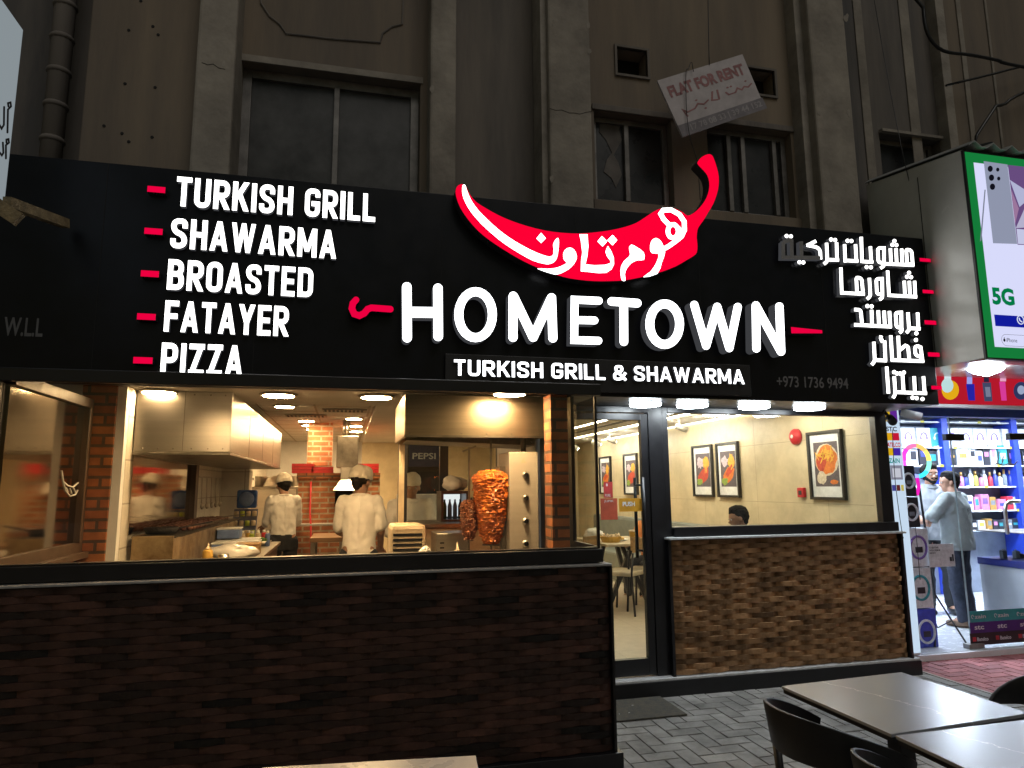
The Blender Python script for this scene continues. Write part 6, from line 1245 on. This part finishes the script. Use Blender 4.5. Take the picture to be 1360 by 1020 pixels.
def goods(row, z, x0, x1, kind):
    x = x0; i = 0
    while x < x1 and i < 24:
        if kind == 'headphones': w, h, c = .24, .27, rnd.choice(['white'] * 4 + ['teal'])
        elif kind == 'boxes': w, h, c = rnd.choice([.12, .16, .22]), rnd.uniform(.2, .3), rnd.choice(['white', 'white', 'grey', 'black', 'teal', 'violet'])
        elif kind == 'bottles': w, h, c = .078, rnd.uniform(.17, .26), rnd.choice(['pink', 'red', 'blue', 'white', 'yellow', 'white', 'grey'])
        elif kind == 'gifts': w, h, c = rnd.choice([.09, .12, .15]), rnd.uniform(.12, .24), rnd.choice(['pink', 'red', 'gold', 'white', 'blue', 'pink', 'black'])
        else: w, h, c = rnd.choice([.1, .13]), rnd.uniform(.12, .18), rnd.choice(['gold', 'black', 'grey', 'red', 'white', 'black', 'violet'])
        lab = '%s %s on the %s shelf of the phone shop, %s from the left' % (c, dict(headphones='headphone box', boxes='product box', bottles='perfume bottle', gifts='gift box', small='small box')[kind], row, ordn[i])
        y = SYb + .02 + rnd.uniform(0, .03)
        t = thing('perfume_bottle' if kind == 'bottles' else 'product_box', lab, 'bottle' if kind == 'bottles' else 'box', (x, y, z), 'goods on the phone shop shelves'); mb = MB()
        if kind == 'bottles':
            mb.lathe([(w * .36, 0.001), (w * .4, h * .1), (w * .4, h * .6), (w * .16, h * .72)], (x + w / 2, y + .06, z), 12); mb.build('bottle_body', GM[c], t, True)
            mb = MB(); mb.lathe([(w * .2, h * .725), (w * .2, h)], (x + w / 2, y + .06, z), 12); mb.build('cap', GM[rnd.choice(['gold', 'white', 'black'])], t, True)
        else:
            mb.box(x + .006, x + w - .006, y, y + .1, z + .001, z + h); mb.build('box_body', GM[c], t, bevel=.003)
            if kind == 'headphones': arc_print(t, x + w / 2, y - .002, z + h * .5, w * .27, GM['violet'] if c == 'white' else GM['white'])
            else:
                mb = MB(); c2 = rnd.choice([k for k in pal if k != c]); mb.box(x + w * .2, x + w * .8, y - .0015, y - .0002, z + h * rnd.uniform(.3, .45), z + h * rnd.uniform(.6, .85)); mb.build('front_print', GM[c2], t)
        x += w + rnd.uniform(.003, .015); i += 1
goods('top', levels[0], 7.25, 10.2, 'headphones'); goods('second', levels[1], 7.25, 10.2, 'boxes'); goods('third', levels[2], 8.3, 10.2, 'bottles'); goods('fourth', levels[3], 7.6, 10.2, 'gifts'); goods('lowest', levels[4], 8.3, 10.2, 'small')
# counter with its glass case
ctr = thing('display_counter', 'white shop counter with navy band and glass display case', 'counter', (7.5, 6.2, .05)); cx0 = 6.90
mb = MB(); mb.box(cx0, 8.6, 5.62, 6.36, .056, .70); mb.build('counter_body', M['shopwhite'], ctr, bevel=.004); mb = MB(); mb.box(cx0 - .01, 8.61, 5.61, 6.37, .702, .775); mb.build('navy_band', M['navy'], ctr, bevel=.003); mb = MB(); mb.box(cx0 - .008, cx0 - .0005, 5.62, 6.36, .06, .13); mb.build('skirting', M['navy'], ctr)
mb = MB(); mb.box(cx0, cx0 + .008, 5.62, 6.36, .777, 1.06); mb.box(cx0 + .008, 8.6, 5.62, 5.628, .777, 1.06); mb.build('glass_case', glass('case_glass', (.95, .97, .97), .5, .0), ctr); mb = MB(); mb.box(cx0, 8.6, 5.62, 6.36, 1.061, 1.07); mb.build('glass_top', M['steel_dk'], ctr)
for i in range(44):
    x, y = rnd.uniform(6.95, 8.3), 5.68 + (i % 4) * .15; c = rnd.choice(['yellow', 'grey', 'white', 'gold', 'teal', 'black']); t = thing('phone_accessory', '%s accessory pack in the glass case, %s of those in row %s' % (c, ordn[i // 4], ['one', 'two', 'three', 'four'][i % 4]), 'pack', (x, y, .777), 'packs in the glass case'); mb = MB(); h = rnd.uniform(.04, .12); mb.box(x - .035, x + .035, y - .02, y + .02, .7775, .7775 + h, rz=rnd.uniform(-.5, .5)); o = mb.build('pack_body', GM[c], t, bevel=.004); mb = MB(); mb.ball((x, y, .785 + h), .012, 6); mb.build('pack_tab', GM['white'], t)
t = thing('rail_post', 'curved steel post rising from the display counter', 'post', (7.7, 5.7, 1.07)); q = P(1352, 700, Y=5.6); mb = MB(); mb.tube([(q.x, 5.72, 1.071), (q.x, 5.72, 1.3), (q.x + .02, 5.72, 1.37), (q.x + .07, 5.72, 1.4), (q.x + .2, 5.72, 1.4)], .018, 10); mb.build('tube', M['steel'], t, True)
# boxes of ring lights, stacked by the door
def ringbox(px0, px1, py0, py1, Y, m, lab, ringm):
    a, b = P((px0 + px1) / 2 - (px1 - px0) / 2, (py0 + py1) / 2, Y=Y), P(px1, (py0 + py1) / 2, Y=Y); z0, z1 = P(px1, py1, Y=Y).z, P(px1, py0, Y=Y).z
    t = thing('ring_light_box', lab, 'box', (a.x, Y, z0)); mb = MB(); mb.box(a.x, b.x, Y, Y + .12, max(z0, .057), z1 - .002); mb.build('box_body', m, t, bevel=.004)
    mb = MB(); cx, cz, r = (a.x + b.x) / 2, z0 + (z1 - z0) * .5, min(b.x - a.x, z1 - z0) * .36
    mb.tube([(cx + r * math.cos(k * math.pi / 14), Y - .002, cz + r * 1.15 * math.sin(k * math.pi / 14)) for k in range(28)], .012, 6, closed=True); mb.build('ring_print', ringm, t, True); mb = MB(); mb.box(cx - r * .4, cx + r * .5, Y - .004, Y - .0005, cz - r * .55, cz + r * .05, ); mb.build('phone_print', GM['black'] if m is not GM['black'] else GM['grey'], t)
ringbox(1216, 1245, 808, 868, 5.62, GM['blue'], 'blue ring light box at the bottom of the stack by the shop door', GM['white']); ringbox(1207, 1238, 753, 807, 5.62, GM['white'], 'white ring light box in the middle of the stack by the shop door', GM['teal']); ringbox(1205, 1234, 701, 752, 5.62, GM['white'], 'upper white ring light box of the stack by the shop door', GM['violet'])
ringbox(1200, 1221, 660, 700, 5.62, GM['black'], 'lower black ring light box of the stack by the shop door', GM['white']); ringbox(1197, 1216, 618, 659, 5.62, GM['black'], 'topmost black ring light box of the stack by the shop door', GM['white'])
# ring light on tripod
rl = thing('ring_light', 'colour changing ring light on a black tripod in the shop doorway', 'lamp', (5.6, 5.75, .056)); c0 = P(1217, 612, Y=5.75); foot = P(1243, 806, Y=5.75)
for k in range(8):
    col = [(1, .05, .55), (1, .15, .35), (1, .45, .12), (1, .75, .15), (.25, .8, .6), (.05, .7, 1), (.3, .35, 1), (.85, .1, .9)][(k + 6) % 8]; rr = .155
    mb = MB(); mb.tube([(c0.x + rr * math.cos(t_), 5.75, c0.z + rr * math.sin(t_)) for t_ in [-math.pi / 2 - (k + j / 5) * math.pi / 4 for j in range(6)]], .021, 10, cap=False); mb.build('ring_segment', emis('ring_colour', col, 1.6), rl, True)
mb = MB(); mb.tube([c0 + Vector((0, 0, -.18)), (foot.x, 5.75, .45)], .011, 8); mb.build('pole', M['black'], rl); mb = MB(); mb.tube([c0 + Vector((-.02, -.01, -.17)), c0 + Vector((.0, 0, -.26)), c0 + Vector((-.03, 0, -.34))], .016, 8); mb.build('clip', emis('pink_clip', (1, .02, .6), .9), rl)
for k in range(3):
    a = -.4 + k * 2.09; mb = MB(); mb.tube([(foot.x, 5.75, .52), (foot.x + .24 * math.cos(a), 5.75 + .24 * math.sin(a), .062)], .009, 8); mb.build('leg', M['black'], rl); mb = MB(); mb.tube([(foot.x, 5.75, .2), (foot.x + .13 * math.cos(a), 5.75 + .13 * math.sin(a), .27)], .006, 6); mb.build('brace', M['black'], rl)
a, b = P(1232, 723, Y=5.60), P(1269, 752, Y=5.60); t = thing('paper_notice', 'white printed notice hanging in the shop doorway', 'notice', (a.x, 5.6, b.z)); mb = MB(); mb.box(a.x, b.x, 5.60, 5.603, b.z, a.z); pp = mb.build('paper', GM['white'], t)
for k, s_ in enumerate(('TO CREATE MIX', 'WITH A PREMIUM', 'SERVICE')): text(s_, (a.x + .012, 5.5995, a.z - .04 - k * .026), .016, GM['black'], pp, width=[.11, .125, .07][k], bold=.02)
mb = MB(); mb.box(b.x - .06, b.x - .035, 5.598, 5.5995, b.z + .05, b.z + .09); mb.box(b.x - .03, b.x - .012, 5.598, 5.5995, b.z + .05, b.z + .115); mb.build('product_print', GM['black'], pp); mb = MB(); mb.tube([(a.x + .03, 5.602, a.z), (a.x + .05, 5.62, 1.3)], .002, 4); mb.build('string', GM['grey'], t)
# people in the shop
GSH = mat('pale_grey_shirt', (.30, .32, .34), .85, var=.12, vs=9, bump=.8, bs=9); SAGE = mat('sage_tshirt', (.27, .30, .29), .85, var=.12, vs=9, bump=.8, bs=9); DEN = mat('dark_denim', (.022, .027, .045), .9, var=.4, vs=20)
person('bearded man in pale grey shirt standing behind the counter facing the street', (6.97, 7.0, .055), R(150), 1.76, None, GSH, PANT, SKIN, HAIR, 'rolled', None, (0, .02), R(12), .05, beard=True, shoes=M['black'], hairlen=.012)
pb = person('man in sage t-shirt and dark jeans leaning at the shop counter seen from behind', (6.60, 6.32, .055), R(22), 1.66, dict(le=(-.30, .16, 1.15), re=(.27, .18, 1.16), lw=(-.17, .42, 1.12), rw=(.12, .42, 1.13)), SAGE, DEN, SKIN, HAIR, 'short', None, (.16, .06), R(38), .1, shoes=mat('brown_shoes', (.12, .07, .04), .6), build_=1.08, loose=.03)

sr = [c for c in pb.children if c.name.startswith('shirt')][0]
mb = MB(); n_ = 8
for j in range(3):                                     # dark print across the shoulder blades, wrapped on the cloth
    for i in range(n_):
        for z0, z1 in ((1.30 - j * .022, 1.315 - j * .022),):
            if (i * 7 + j * 5) % 4 == 0: continue
            pts = []
            for xx, zz in ((-.11 + i * .028, z0), (-.11 + i * .028 + .02, z0), (-.11 + i * .028 + .02, z1), (-.11 + i * .028, z1)):
                ok, loc, nrm, _ = sr.closest_point_on_mesh(Vector((xx + .13, -.25, zz))); pts.append(loc + nrm * .0025)
            mb.face(mb.pts(pts))
o = mb.build('shirt_print', mat('dark_print', (.10, .11, .12), .8), None, norm=False); o.parent = sr
# ------------------------------------------------------------------ outside: tables, chairs, mat, hanging sign, cables, left sign
t = thing('door_mat', 'worn brown door mat lying before the glass door', 'mat', (2, 4.85, 0)); mm = MB(); mm.box(1.56, 2.37, 4.62, 5.05, .002, .014); mm.build('mat_body', mat('coir_mat', (.10, .085, .06), .95, var=.5, vs=30, bump=.8, bs=150, col2=(.05, .05, .05)), t, bevel=.004)
mm = MB(); rnd = random.Random(5)
for k in range(8): mm.box(*(lambda x, y: (x, x + rnd.uniform(.004, .014), y, y + rnd.uniform(.003, .008), .0141, .0155))(rnd.uniform(1.6, 2.1), rnd.uniform(4.7, 5.0)))
mm.build('crumbs', M['white'], t)
def marble(name):
    m = mat(name, (.25, .26, .285), .24, var=.02, vs=2.5, spec=.6, rv=.02); nt = m.node_tree; N = nt.nodes.new; L = nt.links.new; b = nt.nodes['Principled BSDF']
    src = b.inputs['Base Color'].links[0].from_socket; tc = N('ShaderNodeTexCoord'); nz = N('ShaderNodeTexNoise'); nz.inputs['Scale'].default_value = 4.5; nz.inputs['Detail'].default_value = 7; nz.inputs['Roughness'].default_value = .6; L(tc.outputs['Object'], nz.inputs[0])
    sx = N('ShaderNodeSeparateXYZ'); L(tc.outputs['Object'], sx.inputs[0]); m1 = N('ShaderNodeMath'); m1.operation = 'MULTIPLY_ADD'; m1.inputs[1].default_value = .35; L(nz.outputs[0], m1.inputs[0]); m0 = N('ShaderNodeMath'); m0.operation = 'MULTIPLY_ADD'; m0.inputs[1].default_value = .25; L(sx.outputs['Y'], m0.inputs[0]); L(sx.outputs['X'], m0.inputs[2]); L(m0.outputs[0], m1.inputs[2])
    s_ = N('ShaderNodeMath'); s_.operation = 'SUBTRACT'; s_.inputs[1].default_value = .175; L(m1.outputs[0], s_.inputs[0]); a_ = N('ShaderNodeMath'); a_.operation = 'ABSOLUTE'; L(s_.outputs[0], a_.inputs[0])
    mr = N('ShaderNodeMapRange'); mr.inputs[1].default_value = .0; mr.inputs[2].default_value = .006; mr.inputs[3].default_value = .7; mr.inputs[4].default_value = 0; L(a_.outputs[0], mr.inputs[0])
    mx = N('ShaderNodeMix'); mx.data_type = 'RGBA'; L(mr.outputs[0], mx.inputs[0]); L(src, mx.inputs[6]); mx.inputs[7].default_value = (.62, .60, .57, 1); L(mx.outputs[2], b.inputs['Base Color']); return m
M['marble'] = marble('grey_marble_top')
def ctable(pts, z, lab, m=M['marble']):
    cx, cy = sum(p[0] for p in pts) / 4, sum(p[1] for p in pts) / 4; t = thing('cafe_table', lab, 'table', (cx, cy, 0), 'square cafe tables on the pavement')
    mb = MB(); mb.prism([(p[0], p[1], z) for p in pts], (0, 0, -.012)); mb.build('tabletop', m, t, bevel=.002)
    mb = MB(); k = .985; mb.prism([(cx + (p[0] - cx) * k, cy + (p[1] - cy) * k, z - .0125) for p in pts], (0, 0, -.016)); mb.build('top_edge', M['black'], t)
    mb = MB(); mb.box(cx - .035, cx + .035, cy - .035, cy + .035, .03, z - .03); mb.build('column', M['black'], t, bevel=.004); mb = MB(); mb.box(cx - .22, cx + .22, cy - .22, cy + .22, .004, .029); mb.build('base', M['black'], t, bevel=.006)
c = lambda x, y: (lambda p: (p.x, p.y))(P(x, y, Z=.75))
a, b, d = c(1038, 911), c(1197, 892.5), c(1184, 975); e = (b[0] + d[0] - a[0], b[1] + d[1] - a[1])
ctable([a, d, e, b], .75, 'grey marble topped cafe table with a pale vein, nearer the low stone wall')
g0 = (d[0] + .008, d[1] - .008); ex = ((e[0] - d[0]) * .99, (e[1] - d[1]) - .035); ey = (-.02, -.62)
ctable([g0, (g0[0] + ey[0], g0[1] + ey[1]), (g0[0] + ex[0] + ey[0], g0[1] + ex[1] + ey[1]), (g0[0] + ex[0], g0[1] + ex[1])], .748, 'grey marble topped cafe table at the right edge, nearer the camera')
p1, p2 = c(632, 1003), c(360, 1018.5); v = Vector((p2[0] - p1[0], p2[1] - p1[1])).normalized(); w = Vector((-v.y, v.x)); w = w if w.y < 0 else -w; q1 = Vector(p1)
M['whitetop'] = mat('pale_table_top', (.52, .50, .48), .3, var=.06); ctable([tuple(q1), tuple(q1 + v * .66), tuple(q1 + v * .66 + w * .62), tuple(q1 + w * .62)][::-1], .75, 'pale topped cafe table cut by the bottom edge of the photo', M['whitetop'])
# black wraparound cafe chair, faces local +Y
def cchair():
    t = thing('cafe_chair', 'x', 'chair', (0, 0, 0), 'black cafe chairs'); blk = M['chair']
    mb = MB(); n = 22; lo, hi, lo2, hi2 = [], [], [], []
    for k in range(n + 1):
        a = math.radians(-112 + 224 * k / n); r = .255; s_ = abs(a) / math.radians(112); zt = .80 - .135 * s_ ** 2.2; zb = .635 + .01 * s_ ; zb = zb if s_ < .75 else zb + (zt - zb - .045) * ((s_ - .75) / .25) ** 2
        x, y = r * math.sin(a), -.04 - r * math.cos(a) * .95; tilt = .03 * math.cos(a)
        for L_, rr, z in ((lo, 1, zb), (hi, 1, zt), (lo2, .945, zb), (hi2, .945, zt)): L_.append((x * rr, -.04 + (y + .04) * rr - (tilt if z == zt else 0), z))
    A, B, C, D = mb.pts(lo), mb.pts(hi), mb.pts(lo2), mb.pts(hi2)
    for k in range(n):
        mb.face((A[k], A[k + 1], B[k + 1], B[k])); mb.face((D[k], D[k + 1], C[k + 1], C[k])); mb.face((B[k], B[k + 1], D[k + 1], D[k])); mb.face((C[k], C[k + 1], A[k + 1], A[k]))
    mb.face((A[0], B[0], D[0], C[0])); mb.face((B[n], A[n], C[n], D[n])); mb.build('backrest', blk, t, True, bevel=.004)
    mb = MB(); ps = [(.235 * math.sin(a_) * (1 - .08 * math.cos(a_)), .235 * math.cos(a_) + .0, .455) for a_ in [2 * math.pi * k / 28 for k in range(28)]]; mb.prism(ps, (0, 0, -.028)); mb.build('seat', blk, t, bevel=.008)
    mb = MB(); mb.prism([(x * .9, y * .9, .480) for x, y, z in ps], (0, 0, -.0245)); mb.build('seat_pad', M['padgrey'], t, bevel=.01)
    for sx in (-1, 1):
        mb = MB(); mb.tube([(sx * .19, -.185, .63), (sx * .18, -.175, .44), (sx * .2, -.23, .0)], .016, 10); mb.build('leg', blk, t, True)
        mb = MB(); mb.tube([(sx * .225, .03, .62), (sx * .19, .15, .43), (sx * .2, .2, .0)], .016, 10); mb.build('leg', blk, t, True)
    return t
M['chair'] = mat('black_plastic_chair', (.010, .010, .011), .42, var=.3, vs=10, spec=.35); M['padgrey'] = mat('grey_seat_pad', (.33, .33, .33), .8)
ch0 = cchair()
spots_ = [((1.84, 2.31, 0), -88, 'black wraparound chair at the left side of the marble table'), ((1.80, 1.80, 0), -84, 'black wraparound chair nearest the camera, cut by the bottom edge'), ((2.78, 2.30, 0), 92, 'black chair at the far right edge behind the marble table')]
for i, (lc, rz, lab) in enumerate(spots_):
    o = ch0 if i == 0 else copy_tree(ch0); o.location = lc; o.rotation_euler = (0, 0, R(rz)); o['label'] = lab
# hanging FLAT FOR RENT board
HY = 5.02
fr = thing('hanging_board', 'faded white flat for rent board hanging crooked from a wire', 'sign', P(940, 130, Y=HY)); cs = [P(*q, Y=HY) for q in ((873, 107), (907, 182), (1016, 143), (986, 72))]
mb = MB(); mb.prism(cs, (0, .02, 0)); M['faded'] = mat('faded_white_board', (.56, .52, .54), .7, var=.2, vs=5); bo = mb.build('board', M['faded'], fr)
ax = (cs[3] - cs[0]).normalized(); up = (cs[0] - cs[1]).normalized(); wd = (cs[3] - cs[0]).length; ht = (cs[1] - cs[0]).length
fp = mat('faded_red_paint', (.40, .20, .21), .8, var=.3, vs=8); gp_ = mat('faded_grey_paint', (.25, .235, .26), .8); wp = mat('faded_pale_paint', (.40, .38, .40), .8)
at = lambda u, v: cs[0] + ax * (wd * u) - up * (ht * v) + Vector((0, -.001, 0))
text('FLAT FOR RENT', at(.06, .34), ht * .20, fp, bo, 'printed_text', ax, up, wd * .88, .045)
mb = MB(); mb.prism([at(.0, .80), at(.0, 1), at(1, 1), at(1, .80)], (0, .0008, 0)); bd = mb.build('grey_band', gp_, bo); text('17 78 08 33 | 39 44 152', at(.12, .97) + Vector((0, -.001, 0)), ht * .13, wp, bd, 'printed_text', ax, up, wd * .84, .03)
mb = MB(); AB = lambda u, v: at(u, v)
strokes(mb, AB, [[(.95, .52), (.9, .56), (.86, .53), (.82, .57), (.78, .52), (.74, .58), (.66, .58), (.64, .53)], [(.56, .45), (.54, .60)], [(.50, .45), (.46, .58), (.52, .60)], [(.42, .56), (.36, .60), (.30, .56), (.25, .62), (.16, .64), (.12, .58), (.14, .70)]], .022, .001, 'r')
for u, v in ((.9, .45), (.72, .46), (.68, .46), (.36, .67), (.3, .50)): disc(mb, AB, u, v, .014, .001)
mb.build('arabic_lettering', fp, bo)
def cable(pts, r, lab, m=M['black'], Y=HY, name='cable'):
    mb = MB(); P3 = [P(*q[:2], Y=q[2] if len(q) > 2 else Y) for q in pts]; v = sm([tuple(p) for p in P3], 4, True)[:(len(P3) - 1) * 4 + 1] if len(P3) > 2 else P3
    mb.tube(v, r, 7); return tag(mb.build(name, m, None, True), lab, 'cable')
def sm3(pts, n=4): return pts
cable([(940, -30), (941, 40), (942, 86)], .004, 'thin wire holding up the flat for rent board', name='wire')
cable([(921, 95), (914, 92), (911, 98), (912, 150), (917, 185), (926, 215), (930, 262)], .0035, 'thin black cord draped over the flat for rent board', Y=5.0, name='wire')
cable([(1226, -30, 4.9), (1226, 10, 4.9), (1232, 45, 4.9), (1252, 67, 4.9), (1290, 73, 4.9), (1325, 80, 4.9), (1375, 92, 4.9), (1700, 150, 4.9)], .016, 'thick black cable curving down the wall at the top right')
cable([(1275, 109, 5.05), (1320, 98, 5.05), (1375, 84, 5.05), (1600, 30, 5.05)], .012, 'straight black cable arm below the thick curved cable', name='bracket_arm'); cable([(1317, 190, 5.05), (1320, 145, 5.05), (1335, 138, 5.05), (1375, 116, 5.05), (1600, 20, 5.05)], .016, 'bent black conduit rising behind the lit advertising box', name='conduit')
cable([(1157, -30, 5.0), (1175, 80, 5.0), (1192, 170, 4.75), (1203, 222, 4.7), (1222, 300, 4.7), (1228, 330, 4.7)], .0035, 'thin wire hanging down across the side of the lit box', name='wire')
cable([(1186, 570, 5.09), (1189, 640, 5.09), (1200, 715, 5.05)], .003, 'thin black cord down the corner of the dining window', name='wire')
cable([(1216, 700, 5.06), (1222, 770, 5.06)], .003, 'short black cord beside the lit column', name='wire')
# projecting sign of the left neighbour
LX = -1.8
ls = thing('projecting_sign', 'white projecting sign with black arabic lettering at the left edge', 'sign', (LX, 3.6, 3.5)); c1, c2 = P(31, 40, X=LX), P(13, 276, X=LX); ycut = c1.y
mb = MB(); mb.box(LX - .16, LX, 2.6, ycut, c2.z, c1.z); lb = mb.build('sign_box', emis('lit_white_sign_face', (.30, .345, .37), .8), ls, bevel=.004)
mb = MB(); LA = lambda u, v: P(u / 2.957, v / 2.957, X=LX) + Vector((.0015, 0, 0))
def lx_strokes(lst, w):
    for k, s_ in enumerate(lst):
        LL, cl_ = stroke(fillet(s_), w, 'r'); a_ = mb.pts([LA(*p[0]) for p in LL]); b_ = mb.pts([LA(*p[1]) for p in LL])
        for i in range(len(LL) - 1): mb.face((a_[i], a_[i + 1], b_[i + 1], b_[i]))
lx_strokes([[(-10, 480), (5, 505), (14, 490), (15, 420)], [(28, 520), (30, 430), (42, 418), (40, 402), (30, 405), (32, 418)], [(-10, 590), (6, 610), (12, 600), (10, 560)], [(22, 622), (22, 570), (34, 560), (32, 546), (24, 548), (24, 560)]], 8); mb.build('arabic_lettering', M['dark'], lb, norm=False)
t = thing('timber_bracket', 'weathered timber beam under the projecting white sign', 'beam', (LX, 4, 2.9)); M['oldwood'] = mat('weathered_timber', (.20, .15, .075), .85, var=.5, vs=14, bump=.6, bs=60)
a, b = P(8, 268, Y=3.95), P(87, 297, Y=4.5); mb = MB(); mb.bar(a, b, .05, .055); mb.build('beam', M['oldwood'], t); mb = MB(); mb.bar(P(-20, 262, Y=3.8), P(25, 292, Y=3.8), .04, .07); mb.build('beam_end', M['oldwood'], t)
